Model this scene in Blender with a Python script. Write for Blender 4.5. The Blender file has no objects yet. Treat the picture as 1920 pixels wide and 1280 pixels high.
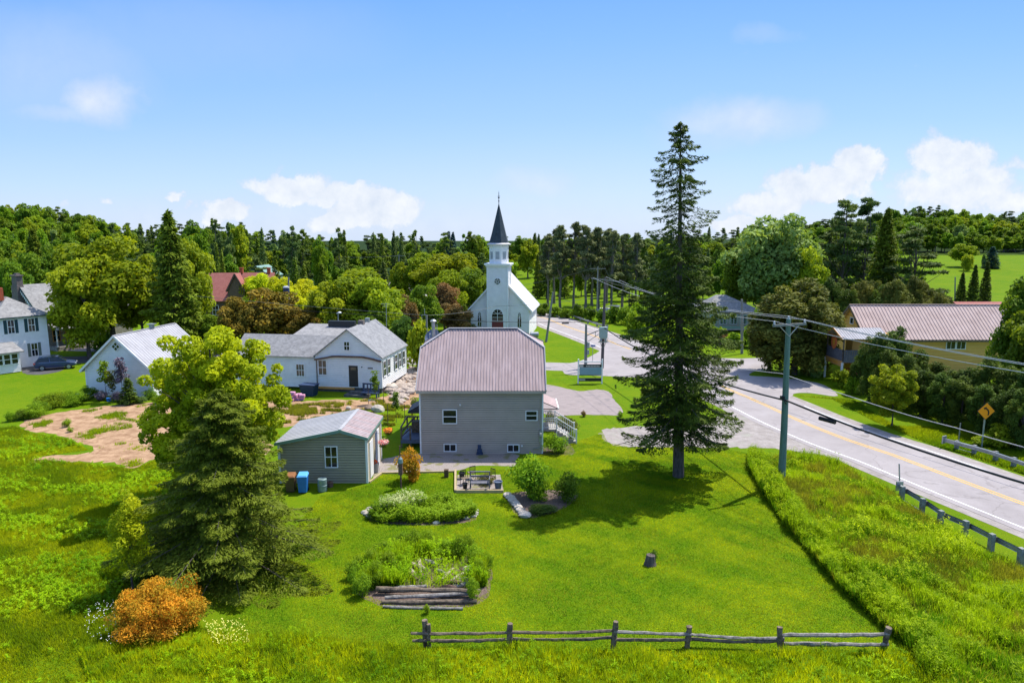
import bpy, bmesh, math, random
import numpy as np
from mathutils import Vector, Matrix
R = math.radians
scene = bpy.context.scene
COL = scene.collection
# ------------------------------------------------------------ camera
CAM_H = 16.5; PITCH = R(8.88); FPX = 1280.0
cam_d = bpy.data.cameras.new("Camera"); cam = bpy.data.objects.new("Camera", cam_d); COL.objects.link(cam)
cam_d.sensor_width = 36; cam_d.lens = 24; cam_d.clip_end = 6000; cam_d.clip_start = 0.2
cam.location = (0, 0, CAM_H); cam.rotation_euler = (R(90) - PITCH, 0, 0)
scene.camera = cam
scene.render.resolution_x = 1024; scene.render.resolution_y = 682
vs = scene.view_settings
vs.view_transform = 'Standard'; vs.look = 'None'; vs.exposure = 0.92; vs.gamma = 1; vs.use_curve_mapping = False
scene.cycles.max_bounces = 6; scene.cycles.transparent_max_bounces = 8
scene.cycles.diffuse_bounces = 3; scene.cycles.glossy_bounces = 2
CP, SP = math.cos(PITCH), math.sin(PITCH)
def ray(px, py):
    a = (px - 960) / FPX; b = (640 - py) / FPX
    return Vector((a, CP + b * SP, -SP + b * CP))
def G(px, py, z=0.0):
    d = ray(px, py); t = (z - CAM_H) / d.z
    return Vector((d.x * t, d.y * t, z))
def V(px, py, Y):
    d = ray(px, py); t = Y / d.y
    return Vector((d.x * t, Y, CAM_H + d.z * t))
# ------------------------------------------------------------ world and sun
SUN_EL = R(60.5); SUN_DIR = Vector((0.775 * math.cos(SUN_EL), 0.632 * math.cos(SUN_EL), math.sin(SUN_EL))).normalized()
wd = bpy.data.worlds.new("World"); scene.world = wd; wd.use_nodes = True
nt = wd.node_tree; N = nt.nodes; L = nt.links; N.clear()
def nn(tp, **kw):
    n = N.new(tp)
    for k, v in kw.items(): setattr(n, k, v)
    return n
def mth(op, a, b=None, c=None, clamp=False):
    n = nn('ShaderNodeMath', operation=op); n.use_clamp = clamp
    for i, v in enumerate((a, b, c)):
        if v is None: continue
        if isinstance(v, (int, float)): n.inputs[i].default_value = v
        else: L.new(v, n.inputs[i])
    return n.outputs[0]
sky = nn('ShaderNodeTexSky', sky_type='NISHITA', sun_disc=False)
sky.sun_elevation = SUN_EL; sky.sun_rotation = math.atan2(SUN_DIR.x, SUN_DIR.y)
sky.altitude = 200; sky.air_density = 1.0; sky.dust_density = 0.6; sky.ozone_density = 1.6
hs = nn('ShaderNodeHueSaturation'); hs.inputs['Saturation'].default_value = .88; hs.inputs['Value'].default_value = 1.12
hs.inputs['Hue'].default_value = 0.505
L.new(sky.outputs[0], hs.inputs['Color'])
tc = nn('ShaderNodeTexCoord'); sx = nn('ShaderNodeSeparateXYZ'); L.new(tc.outputs['Generated'], sx.inputs[0])
yy = mth('MAXIMUM', sx.outputs[1], 0.05)
U0 = mth('DIVIDE', sx.outputs[0], yy); W0 = mth('DIVIDE', sx.outputs[2], yy)
cmb = nn('ShaderNodeCombineXYZ'); L.new(U0, cmb.inputs[0]); L.new(W0, cmb.inputs[1])
nz1 = nn('ShaderNodeTexNoise'); nz1.inputs['Scale'].default_value = 9; nz1.inputs['Detail'].default_value = 8; nz1.inputs['Roughness'].default_value = .62
L.new(cmb.outputs[0], nz1.inputs['Vector'])
nz2 = nn('ShaderNodeTexNoise'); nz2.inputs['Scale'].default_value = 34; nz2.inputs['Detail'].default_value = 6; nz2.inputs['Roughness'].default_value = .6
L.new(cmb.outputs[0], nz2.inputs['Vector'])
s1 = nn('ShaderNodeSeparateColor'); L.new(nz1.outputs['Color'], s1.inputs[0])
s2 = nn('ShaderNodeSeparateColor'); L.new(nz2.outputs['Color'], s2.inputs[0])
def warp(base, s_a, s_b, ka, kb):
    return mth('ADD', base, mth('ADD', mth('MULTIPLY', mth('SUBTRACT', s_a, .5), ka), mth('MULTIPLY', mth('SUBTRACT', s_b, .5), kb)))
UW = warp(U0, s1.outputs[0], s2.outputs[0], .10, .035); WW = warp(W0, s1.outputs[1], s2.outputs[1], .07, .03)
# cumulus heaps by direction: photo position, radii, density
heaps = [(545,345,75,26,1.0),(640,362,70,24,.9),(715,388,85,38,1.2),(650,418,80,22,.95),(420,402,45,20,1.0),(333,360,20,12,.7),(355,388,22,12,.45),
         (1615,315,48,34,1.25),(1540,350,100,32,1.1),(1440,380,80,26,1.0),(1370,415,50,18,1.1),(1790,292,78,36,1.05),(1800,355,130,50,.8),(1860,320,60,30,.7),
         (1890,380,70,28,.75),(1915,300,25,16,.5),(1700,355,60,25,.35),(120,378,20,10,.4),(205,373,16,9,.45)]
wisps = [(190,185,65,42,.62),(120,210,90,18,.35),(1000,345,85,30,.4),(1400,225,120,34,.55),(1330,250,90,30,.25),(70,120,190,90,.28),(330,60,330,70,.15),(1430,65,50,14,.2),(1050,480,500,150,.25),(600,430,800,60,.4),(1500,430,600,60,.35)]
def heap_mask(lst, u, w, sharp):
    acc = None
    for px, py, rx, ry, s in lst:
        d = ray(px, py); u0 = d.x / d.y; w0 = d.z / d.y
        a = mth('MULTIPLY', mth('SUBTRACT', u, u0), FPX / rx * .95); b = mth('MULTIPLY', mth('SUBTRACT', w, w0), FPX / ry * .95)
        q = mth('ADD', mth('MULTIPLY', a, a), mth('MULTIPLY', b, b))
        m = mth('MULTIPLY', mth('POWER', mth('SUBTRACT', 1.0, mth('MULTIPLY', q, 1 / sharp), clamp=True), 1.3), s)
        acc = m if acc is None else mth('MAXIMUM', acc, m)
    return acc
mk = heap_mask(heaps, UW, WW, 1.5)
nz3 = nn('ShaderNodeTexNoise'); nz3.inputs['Scale'].default_value = 70; nz3.inputs['Detail'].default_value = 7; nz3.inputs['Roughness'].default_value = .6; L.new(cmb.outputs[0], nz3.inputs['Vector'])
dens = mth('ADD', mth('MULTIPLY', mk, 1.5), mth('ADD', mth('MULTIPLY', mth('SUBTRACT', s2.outputs[2], .5), .6), mth('MULTIPLY', mth('SUBTRACT', nz3.outputs['Fac'], .5), .9)))
msm = nn('ShaderNodeMapRange', interpolation_type='SMOOTHSTEP'); msm.inputs[1].default_value = .12; msm.inputs[2].default_value = .95; L.new(dens, msm.inputs[0]); dens = mth('MULTIPLY', msm.outputs[0], .95)
wm = mth('MULTIPLY', heap_mask(wisps, mth('ADD', U0, mth('MULTIPLY', mth('SUBTRACT', s1.outputs[0], .5), .12)), mth('ADD', W0, mth('MULTIPLY', mth('SUBTRACT', s1.outputs[2], .5), .05)), 1.9),
         mth('ADD', .7, mth('MULTIPLY', s1.outputs[1], .9)))
dens = mth('MAXIMUM', dens, wm, clamp=True)
mx = nn('ShaderNodeMix', data_type='RGBA'); L.new(dens, mx.inputs['Factor'])
rampf = mth('MULTIPLY', W0, 1 / .36, clamp=True)
cr = nn('ShaderNodeValToRGB'); L.new(rampf, cr.inputs[0]); els = cr.color_ramp.elements
els[0].position = 0; els[0].color = (.54, .69, .97, 1); els[1].position = 1; els[1].color = (.11, .36, .97, 1)
for p_, c_ in ((.18, (.45, .64, .97)), (.45, (.29, .53, .97)), (.75, (.18, .44, .97))): e_ = els.new(p_); e_.color = (*c_, 1)
rs = nn('ShaderNodeVectorMath', operation='SCALE'); L.new(cr.outputs[0], rs.inputs[0]); rs.inputs['Scale'].default_value = 3.6
sm = nn('ShaderNodeMix', data_type='RGBA'); sm.inputs['Factor'].default_value = .88; L.new(hs.outputs[0], sm.inputs[6]); L.new(rs.outputs[0], sm.inputs[7])
up_ = mth('MULTIPLY', mth('SUBTRACT', sx.outputs[2], .42), 4, clamp=True)
sm2 = nn('ShaderNodeMix', data_type='RGBA'); L.new(up_, sm2.inputs['Factor']); L.new(sm.outputs[2], sm2.inputs[6]); L.new(hs.outputs[0], sm2.inputs[7])
L.new(sm2.outputs[2], mx.inputs[6])
ccol = nn('ShaderNodeMix', data_type='RGBA'); L.new(mth('MULTIPLY', dens, mth('ADD', mth('MULTIPLY', s2.outputs[1], 1.5), -.05), clamp=True), ccol.inputs['Factor'])
ccol.inputs[6].default_value = (2.2, 2.55, 3.15, 1); ccol.inputs[7].default_value = (3.45, 3.55, 3.7, 1)
L.new(ccol.outputs[2], mx.inputs[7])
bg = nn('ShaderNodeBackground'); bg.inputs['Strength'].default_value = 0.15
out = nn('ShaderNodeOutputWorld'); L.new(mx.outputs[2], bg.inputs[0]); L.new(bg.outputs[0], out.inputs[0])
sun_d = bpy.data.lights.new("Sun", 'SUN'); sun_d.energy = 3.25; sun_d.angle = R(0.53); sun_d.color = (1.0, .95, .87)
sun = bpy.data.objects.new("Sun", sun_d); COL.objects.link(sun)
sun.rotation_euler = SUN_DIR.to_track_quat('Z', 'Y').to_euler()
# ------------------------------------------------------------ materials
def new_mat(name):
    m = bpy.data.materials.new(name); m.use_nodes = True; t = m.node_tree; t.nodes.clear(); return m, t
def pmat(name, col, rough=.7, var=.12, scale=3.0, bump=0.0, bscale=30.0, metal=0.0, spec=.4, col2=None, stretch=(1, 1, 1), detail=5, spots=None):
    """painted / wooden / stone surface: base colour broken up by two noises, optional bump"""
    m, t = new_mat(name); n = t.nodes; l = t.links
    o = n.new('ShaderNodeOutputMaterial'); b = n.new('ShaderNodeBsdfPrincipled'); l.new(b.outputs[0], o.inputs[0])
    b.inputs['Roughness'].default_value = rough; b.inputs['Metallic'].default_value = metal; b.inputs['Specular IOR Level'].default_value = spec
    c = n.new('ShaderNodeTexCoord'); mp = n.new('ShaderNodeMapping'); mp.inputs['Scale'].default_value = stretch; l.new(c.outputs['Object'], mp.inputs[0])
    z = n.new('ShaderNodeTexNoise'); z.inputs['Scale'].default_value = scale; z.inputs['Detail'].default_value = detail; z.inputs['Roughness'].default_value = .65
    l.new(mp.outputs[0], z.inputs['Vector'])
    rp = n.new('ShaderNodeMapRange'); rp.inputs[1].default_value = .3; rp.inputs[2].default_value = .7; l.new(z.outputs['Fac'], rp.inputs[0])
    mx = n.new('ShaderNodeMix'); mx.data_type = 'RGBA'; l.new(rp.outputs[0], mx.inputs['Factor'])
    lo = [x * (1 - var) for x in col]; hi = list(col2) if col2 else [min(1, x * (1 + var)) for x in col]
    mx.inputs[6].default_value = (*lo, 1); mx.inputs[7].default_value = (*hi, 1)
    cur = mx.outputs[2]
    if spots:
        sc, thr, sc_col = spots
        z2 = n.new('ShaderNodeTexNoise'); z2.inputs['Scale'].default_value = sc; z2.inputs['Detail'].default_value = 6; l.new(c.outputs['Object'], z2.inputs['Vector'])
        r2 = n.new('ShaderNodeMapRange'); r2.inputs[1].default_value = thr; r2.inputs[2].default_value = thr + .08; l.new(z2.outputs['Fac'], r2.inputs[0])
        m2 = n.new('ShaderNodeMix'); m2.data_type = 'RGBA'; l.new(r2.outputs[0], m2.inputs['Factor']); l.new(cur, m2.inputs[6]); m2.inputs[7].default_value = (*sc_col, 1); cur = m2.outputs[2]
    l.new(cur, b.inputs['Base Color'])
    if bump:
        z3 = n.new('ShaderNodeTexNoise'); z3.inputs['Scale'].default_value = bscale; z3.inputs['Detail'].default_value = 4; l.new(mp.outputs[0], z3.inputs['Vector'])
        bp = n.new('ShaderNodeBump'); bp.inputs['Strength'].default_value = bump; bp.inputs['Distance'].default_value = .03; l.new(z3.outputs['Fac'], bp.inputs['Height']); l.new(bp.outputs[0], b.inputs['Normal'])
    return m
GAIN = 1.36
def crackmat():
    m = M['asphalt']; t = m.node_tree; n = t.nodes; l = t.links; b = next(x for x in n if x.type == 'BSDF_PRINCIPLED'); src = b.inputs['Base Color'].links[0].from_socket
    c = n.new('ShaderNodeTexCoord'); nz = n.new('ShaderNodeTexNoise'); nz.inputs['Scale'].default_value = .5; nz.inputs['Detail'].default_value = 5; l.new(c.outputs['Object'], nz.inputs['Vector'])
    ad = n.new('ShaderNodeMix'); ad.data_type = 'RGBA'; ad.blend_type = 'LINEAR_LIGHT'; ad.inputs['Factor'].default_value = .9; l.new(c.outputs['Object'], ad.inputs[6]); l.new(nz.outputs['Color'], ad.inputs[7])
    v = n.new('ShaderNodeTexVoronoi'); v.feature = 'DISTANCE_TO_EDGE'; v.inputs['Scale'].default_value = .16; l.new(ad.outputs[2], v.inputs['Vector'])
    r = n.new('ShaderNodeMapRange'); r.inputs[1].default_value = .003; r.inputs[2].default_value = .010; r.inputs[3].default_value = .32; r.inputs[4].default_value = 0; l.new(v.outputs['Distance'], r.inputs[0])
    mx = n.new('ShaderNodeMix'); mx.data_type = 'RGBA'; l.new(r.outputs[0], mx.inputs['Factor']); l.new(src, mx.inputs[6]); mx.inputs[7].default_value = (.16, .14, .13, 1); l.new(mx.outputs[2], b.inputs['Base Color'])
def leafmat(name, c1, c2, trans=.35, tcol=None, rough=.55, bend=.35):
    c1 = tuple(min(.8, x * g) for x, g in zip(c1, (GAIN * 1.06, GAIN, GAIN * .9))); c2 = tuple(min(.8, x * g) for x, g in zip(c2, (GAIN * 1.06, GAIN, GAIN * .9)))
    m, t = new_mat(name); n = t.nodes; l = t.links
    o = n.new('ShaderNodeOutputMaterial'); at = n.new('ShaderNodeAttribute'); at.attribute_name = 'tone'
    oi = n.new('ShaderNodeObjectInfo')
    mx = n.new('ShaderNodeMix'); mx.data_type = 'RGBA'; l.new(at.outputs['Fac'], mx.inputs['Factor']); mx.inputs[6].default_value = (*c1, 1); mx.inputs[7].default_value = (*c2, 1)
    hv = n.new('ShaderNodeHueSaturation'); l.new(mx.outputs[2], hv.inputs['Color'])
    r1 = n.new('ShaderNodeMapRange'); l.new(oi.outputs['Random'], r1.inputs[0]); r1.inputs[3].default_value = .485; r1.inputs[4].default_value = .512; l.new(r1.outputs[0], hv.inputs['Hue'])
    ml = n.new('ShaderNodeMath'); ml.operation = 'MULTIPLY'; ml.inputs[1].default_value = 7.31; l.new(oi.outputs['Random'], ml.inputs[0])
    fr = n.new('ShaderNodeMath'); fr.operation = 'FRACT'; l.new(ml.outputs[0], fr.inputs[0])
    r2 = n.new('ShaderNodeMapRange'); l.new(fr.outputs[0], r2.inputs[0]); r2.inputs[3].default_value = .8; r2.inputs[4].default_value = 1.2; l.new(r2.outputs[0], hv.inputs['Value'])
    b = n.new('ShaderNodeBsdfPrincipled'); b.inputs['Roughness'].default_value = rough; b.inputs['Specular IOR Level'].default_value = .05; l.new(hv.outputs[0], b.inputs['Base Color'])
    tr = n.new('ShaderNodeBsdfTranslucent')
    ge = n.new('ShaderNodeNewGeometry'); vm = n.new('ShaderNodeVectorMath'); vm.operation = 'SCALE'; vm.inputs['Scale'].default_value = 1 - bend; l.new(ge.outputs['Normal'], vm.inputs[0])
    va = n.new('ShaderNodeVectorMath'); va.operation = 'ADD'; l.new(vm.outputs[0], va.inputs[0]); va.inputs[1].default_value = (0, 0, bend)
    vn = n.new('ShaderNodeVectorMath'); vn.operation = 'NORMALIZE'; l.new(va.outputs[0], vn.inputs[0]); l.new(vn.outputs[0], b.inputs['Normal'])
    tm = n.new('ShaderNodeMix'); tm.data_type = 'RGBA'; tm.blend_type = 'MULTIPLY'; tm.inputs['Factor'].default_value = 1; l.new(hv.outputs[0], tm.inputs[6]); tm.inputs[7].default_value = (*(tcol or (1.7, 1.6, .6)), 1)
    l.new(tm.outputs[2], tr.inputs[0])
    ms = n.new('ShaderNodeMixShader'); ms.inputs[0].default_value = trans; l.new(b.outputs[0], ms.inputs[1]); l.new(tr.outputs[0], ms.inputs[2]); l.new(ms.outputs[0], o.inputs[0])
    return m
def glassmat(name, col=(.012, .016, .018)):
    m, t = new_mat(name); n = t.nodes; l = t.links
    o = n.new('ShaderNodeOutputMaterial'); b = n.new('ShaderNodeBsdfPrincipled'); l.new(b.outputs[0], o.inputs[0])
    b.inputs['Base Color'].default_value = (*col, 1); b.inputs['Roughness'].default_value = .06; b.inputs['Specular IOR Level'].default_value = .6
    z = n.new('ShaderNodeTexNoise'); z.inputs['Scale'].default_value = 1.3; bp = n.new('ShaderNodeBump'); bp.inputs['Strength'].default_value = .05; l.new(z.outputs[0], bp.inputs['Height']); l.new(bp.outputs[0], b.inputs['Normal'])
    return m
def shinglemat(name, col, col2):
    m, t = new_mat(name); n = t.nodes; l = t.links
    o = n.new('ShaderNodeOutputMaterial'); b = n.new('ShaderNodeBsdfPrincipled'); l.new(b.outputs[0], o.inputs[0]); b.inputs['Roughness'].default_value = .9
    c = n.new('ShaderNodeTexCoord')
    z = n.new('ShaderNodeTexNoise'); z.inputs['Scale'].default_value = 1.1; z.inputs['Detail'].default_value = 7; z.inputs['Roughness'].default_value = .7; l.new(c.outputs['Object'], z.inputs['Vector'])
    v = n.new('ShaderNodeTexVoronoi'); v.inputs['Scale'].default_value = 4.5; l.new(c.outputs['Object'], v.inputs['Vector'])
    sc = n.new('ShaderNodeSeparateColor'); l.new(v.outputs['Color'], sc.inputs[0])
    md = n.new('ShaderNodeMath'); md.operation = 'MULTIPLY_ADD'; l.new(sc.outputs[0], md.inputs[0]); md.inputs[1].default_value = .35; l.new(z.outputs['Fac'], md.inputs[2])
    mr = n.new('ShaderNodeMapRange'); mr.inputs[1].default_value = .35; mr.inputs[2].default_value = 1.0; l.new(md.outputs[0], mr.inputs[0])
    mx = n.new('ShaderNodeMix'); mx.data_type = 'RGBA'; l.new(mr.outputs[0], mx.inputs['Factor']); mx.inputs[6].default_value = (*col, 1); mx.inputs[7].default_value = (*col2, 1); l.new(mx.outputs[2], b.inputs['Base Color'])
    return m
M = {}
M['white_siding'] = pmat('white_siding', (.84, .82, .785), .6, .07, 1.2, spots=(3.0, .66, (.6, .6, .56)))
M['white_paint'] = pmat('white_paint', (.8, .8, .79), .5, .05)
M['grey_siding'] = pmat('grey_siding', (.45, .375, .31), .6, .1, .6, stretch=(1, 1, 1.5), col2=(.52, .435, .36), spec=.2, detail=8)
M['sage_siding'] = pmat('sage_siding', (.38, .335, .235), .6, .08, .9)
M['yellow_siding'] = pmat('yellow_siding', (.74, .42, .10), .7, .08, 1)
M['roof_mauve'] = pmat('roof_mauve', (.35, .26, .25), .6, .12, .9, spec=.2, col2=(.46, .355, .345), stretch=(3, .6, .6))
M['roof_tan'] = pmat('roof_tan', (.47, .345, .30), .7, .1, .8, spec=.1, col2=(.55, .42, .37))
M['roof_silver'] = pmat('roof_silver', (.37, .36, .37), .75, .1, .8, spec=.15, col2=(.44, .43, .44))
M['roof_pale'] = pmat('roof_pale', (.37, .37, .38), .7, .12, .8, spec=.15)
M['shingle_grey'] = shinglemat('shingle_grey', (.16, .16, .165), (.30, .30, .30))
M['shingle_wing'] = shinglemat('shingle_wing', (.17, .165, .16), (.33, .32, .305))
M['shingle_red'] = shinglemat('shingle_red', (.28, .085, .065), (.38, .14, .11))
M['shingle_dark'] = shinglemat('shingle_dark', (.02, .035, .045), (.05, .07, .085))
M['shingle_light'] = shinglemat('shingle_light', (.5, .48, .47), (.66, .64, .62))
M['trim_green'] = pmat('trim_green', (.18, .30, .25), .5, .06)
M['shutter'] = pmat('shutter', (.012, .05, .06), .5, .1)
M['shutter_grey'] = pmat('shutter_grey', (.13, .16, .13), .5, .1)
M['black_paint'] = pmat('black_paint', (.02, .022, .024), .45, .2)
M['glass'] = glassmat('glass')
M['curtain_glass'] = glassmat('curtain_glass', (.09, .085, .07))
M['stone'] = pmat('stone', (.30, .27, .23), .9, .35, 4, bump=.6, bscale=6, spots=(5, .58, (.16, .14, .12)))
M['chimney_stone'] = pmat('chimney_stone', (.16, .13, .12), .9, .4, 5, bump=.8, bscale=6)
M['brick'] = pmat('brick', (.42, .09, .04), .85, .2, 6, bump=.4, bscale=20)
M['concrete'] = pmat('concrete', (.34, .33, .31), .9, .15, 2, bump=.2)
M['foundation'] = pmat('foundation', (.09, .09, .09), .9, .4, 2.5, bump=.6, bscale=4)
M['old_wood'] = pmat('old_wood', (.16, .14, .12), .9, .45, 6, bump=.9, bscale=9, stretch=(1, 1, 1), col2=(.36, .33, .29))
M['dark_wood'] = pmat('dark_wood', (.07, .052, .04), .85, .5, 5, bump=.7, bscale=10, col2=(.26, .195, .13))
M['pale_wood'] = pmat('pale_wood', (.42, .33, .18), .8, .15, 4, bump=.3)
M['grey_wood'] = pmat('grey_wood', (.13, .13, .15), .8, .25, 4, bump=.3)
M['orange_wood'] = pmat('orange_wood', (.60, .30, .09), .7, .1, 3)
M['red_wood'] = pmat('red_wood', (.30, .04, .03), .7, .2, 4)
M['bark'] = pmat('bark', (.075, .06, .05), .95, .45, 5, bump=1.0, bscale=12, stretch=(2, 2, .5), col2=(.16, .13, .11))
M['bark_pale'] = pmat('bark_pale', (.16, .14, .11), .95, .4, 5, bump=.8, bscale=12, col2=(.25, .22, .18))
M['pole_green'] = pmat('pole_green', (.12, .20, .16), .8, .22, 3, bump=.5, bscale=10, stretch=(3, 3, .4), spots=(1.2, .6, (.13, .16, .13)))
M['pole_brown'] = pmat('pole_brown', (.11, .09, .085), .9, .3, 4, bump=.5, stretch=(3, 3, .4))
M['pole_grey'] = pmat('pole_grey', (.22, .22, .20), .9, .2, 4, bump=.5, stretch=(3, 3, .4))
M['galv'] = pmat('galv', (.30, .33, .34), .42, .15, 2, metal=.55, col2=(.42, .44, .45))
M['post_grey'] = pmat('post_grey', (.19, .21, .19), .9, .25, 5, bump=.4, col2=(.30, .31, .28))
M['cable'] = pmat('cable', (.015, .015, .016), .6, .1)
M['wire_pale'] = pmat('wire_pale', (.45, .45, .44), .5, .1, metal=.3)
M['brown_wall'] = pmat('brown_wall', (.17, .11, .075), .85, .2, 2)
M['porcelain'] = pmat('porcelain', (.6, .6, .62), .3, .05)
M['transformer'] = pmat('transformer', (.32, .40, .37), .5, .1)
M['asphalt'] = pmat('asphalt', (.30, .27, .26), .92, .07, .35, bump=.25, bscale=60, col2=(.375, .34, .33), spec=.1, detail=9, spots=(.7, .62, (.25, .225, .215)))
crackmat()
M['asphalt_dark'] = pmat('asphalt_dark', (.06, .06, .065), .9, .2, .8, bump=.25, bscale=60, col2=(.11, .105, .10))
M['gravel'] = pmat('gravel', (.22, .185, .165), .95, .25, 14, bump=1, bscale=40, col2=(.44, .38, .34), detail=9, spots=(1.1, .55, (.20, .19, .08)))
M['gravel_lot'] = pmat('gravel_lot', (.26, .215, .20), .95, .2, 2.2, bump=.6, bscale=40, col2=(.36, .30, .28), stretch=(.5, 2.4, 1), detail=9, spots=(.6, .6, (.22, .19, .18)))
M['gravel_shoulder'] = pmat('gravel_shoulder', (.26, .225, .20), .95, .15, 1.4, bump=.6, bscale=40, col2=(.38, .34, .31), detail=9, spots=(.5, .6, (.30, .29, .24)))
M['paint_white'] = pmat('paint_white', (.72, .71, .70), .7, .12, 5)
M['paint_yellow'] = pmat('paint_yellow', (.68, .40, .06), .7, .12, 5)
M['dirt'] = pmat('dirt', (.30, .17, .09), .97, .3, 1.1, bump=1, bscale=7, col2=(.50, .33, .20), spec=.05, detail=9, spots=(1.3, .60, (.26, .15, .085)))
M['mulch'] = pmat('mulch', (.11, .065, .045), .95, .5, 12, bump=1, bscale=30, col2=(.22, .16, .13))
M['rock_pale'] = pmat('rock_pale', (.42, .36, .29), .9, .25, 2, bump=.7, bscale=8, col2=(.62, .56, .47))
M['rubble'] = pmat('rubble', (.36, .28, .22), .9, .2, 3, bump=.7, bscale=8, col2=(.52, .43, .35))
M['rock_brown'] = pmat('rock_brown', (.20, .13, .09), .9, .3, 2, bump=.7, bscale=8, col2=(.36, .27, .2))
M['plastic_blue'] = pmat('plastic_blue', (.02, .16, .50), .45, .12, 2)
M['plastic_lblue'] = pmat('plastic_lblue', (.12, .42, .80), .45, .1, 2)
M['plastic_brown'] = pmat('plastic_brown', (.28, .12, .05), .5, .1, 2)
M['plastic_brown_dark'] = pmat('plastic_brown_dark', (.09, .055, .03), .5, .1, 2)
M['barrel'] = pmat('barrel', (.22, .30, .30), .45, .2, 3, metal=.3)
M['navy'] = pmat('navy', (.012, .035, .075), .55, .2, 2)
M['steel_blue'] = pmat('steel_blue', (.03, .055, .12), .5, .2, 3)
M['pink'] = pmat('pink', (.60, .28, .40), .6, .12, 2)
M['purple_print'] = pmat('purple_print', (.20, .14, .33), .6, .15, 3)
M['orange_sign'] = pmat('orange_sign', (.95, .33, .01), .4, .03, 1)
M['sign_black'] = pmat('sign_black', (.015, .012, .012), .5, .1, 1)
M['sign_blue'] = pmat('sign_blue', (.03, .10, .33), .5, .1, 1)
M['screen'] = pmat('screen', (.20, .33, .40), .35, .06, 1)
M['car_blue'] = pmat('car_blue', (.025, .05, .12), .25, .1, 1, spec=.6)
M['rubber'] = pmat('rubber', (.02, .02, .02), .8, .1)
M['tail_red'] = pmat('tail_red', (.55, .12, .12), .25, .1)
M['door_red'] = pmat('door_red', (.17, .03, .035), .5, .1)
M['flower_red'] = pmat('flower_red', (.75, .06, .03), .6, .3, 9)
M['awning_dark'] = pmat('awning_dark', (.02, .025, .045), .5, .1)
M['slate_blue'] = pmat('slate_blue', (.10, .13, .20), .6, .2, 3)
M['rust'] = pmat('rust', (.13, .055, .035), .8, .3, 4, col2=(.20, .13, .10))
M['heart_orange'] = pmat('heart_orange', (.62, .16, .05), .6, .12, 3)
M['heart_centre'] = pmat('heart_centre', (.68, .30, .03), .6, .1, 3)
# foliage
M['lf_maple'] = leafmat('lf_maple', (.12, .19, .008), (.36, .42, .012), .4)
M['lf_green'] = leafmat('lf_green', (.035, .085, .007), (.14, .22, .016), .35)
M['lf_yellowgreen'] = leafmat('lf_yellowgreen', (.085, .14, .008), (.22, .28, .014), .38)
M['lf_lime'] = leafmat('lf_lime', (.18, .24, .01), (.42, .46, .015), .4)
M['lf_dark'] = leafmat('lf_dark', (.025, .06, .012), (.08, .14, .02), .28)
M['lf_silver'] = leafmat('lf_silver', (.05, .11, .02), (.20, .28, .085), .3)
M['lf_spruce'] = leafmat('lf_spruce', (.014, .034, .006), (.085, .12, .016), .12, tcol=(1.4, 1.5, .6))
M['lf_spruce2'] = leafmat('lf_spruce2', (.022, .05, .006), (.14, .20, .018), .16, tcol=(1.4, 1.5, .6))
M['lf_bluespruce_haze'] = leafmat('lf_bluespruce_haze', (.012, .04, .035), (.04, .09, .075), .1, tcol=(1.2, 1.5, .9))  # blue spruce needles; also the haze tint painted into skyline spruces
M['lf_pine'] = leafmat('lf_pine', (.026, .055, .016), (.10, .15, .035), .2)
M['lf_redpine'] = leafmat('lf_redpine', (.045, .07, .022), (.155, .175, .07), .12)
M['lf_cedar'] = leafmat('lf_cedar', (.035, .05, .010), (.14, .15, .028), .18)
M['lf_hedge'] = leafmat('lf_hedge', (.018, .042, .008), (.085, .13, .018), .22)
M['lf_brown'] = leafmat('lf_brown', (.055, .06, .010), (.22, .165, .022), .25, tcol=(1.5, 1.2, .6))
M['lf_orangetip'] = leafmat('lf_orangetip', (.07, .14, .010), (.50, .26, .02), .35)
M['lf_rust'] = leafmat('lf_rust', (.07, .06, .02), (.25, .16, .06), .25, tcol=(1.4, 1.1, .7))
M['lf_orange'] = leafmat('lf_orange', (.10, .13, .01), (.64, .25, .02), .35, tcol=(1.4, 1.2, .6))
M['lf_bush'] = leafmat('lf_bush', (.05, .12, .008), (.19, .29, .014), .35)
M['lf_plum'] = leafmat('lf_plum', (.05, .05, .07), (.16, .13, .17), .2, tcol=(1.2, 1, 1))
M['lf_cream'] = leafmat('lf_cream', (.30, .38, .12), (.62, .66, .34), .3, tcol=(1.1, 1.1, .6))
M['gr_lawn'] = leafmat('gr_lawn', (.065, .155, .003), (.24, .30, .006), .42, bend=.85)
M['gr_meadow'] = leafmat('gr_meadow', (.12, .215, .002), (.29, .37, .004), .5, bend=.85)
M['gr_weed'] = leafmat('gr_weed', (.06, .16, .003), (.24, .36, .007), .45, bend=.85)
M['gr_olive'] = leafmat('gr_olive', (.12, .15, .010), (.27, .29, .02), .35, bend=.85)
M['flower_white'] = leafmat('flower_white', (.7, .7, .6), (.85, .85, .8), .2, tcol=(1, 1, 1))
M['flower_yellow'] = leafmat('flower_yellow', (.55, .5, .1), (.8, .75, .2), .2, tcol=(1, 1, 1))
M['flower_orange'] = leafmat('flower_orange', (.7, .12, .03), (.9, .25, .03), .2, tcol=(1, 1, 1))
M['flower_pink'] = leafmat('flower_pink', (.7, .1, .12), (.9, .5, .45), .2, tcol=(1, 1, 1))

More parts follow.
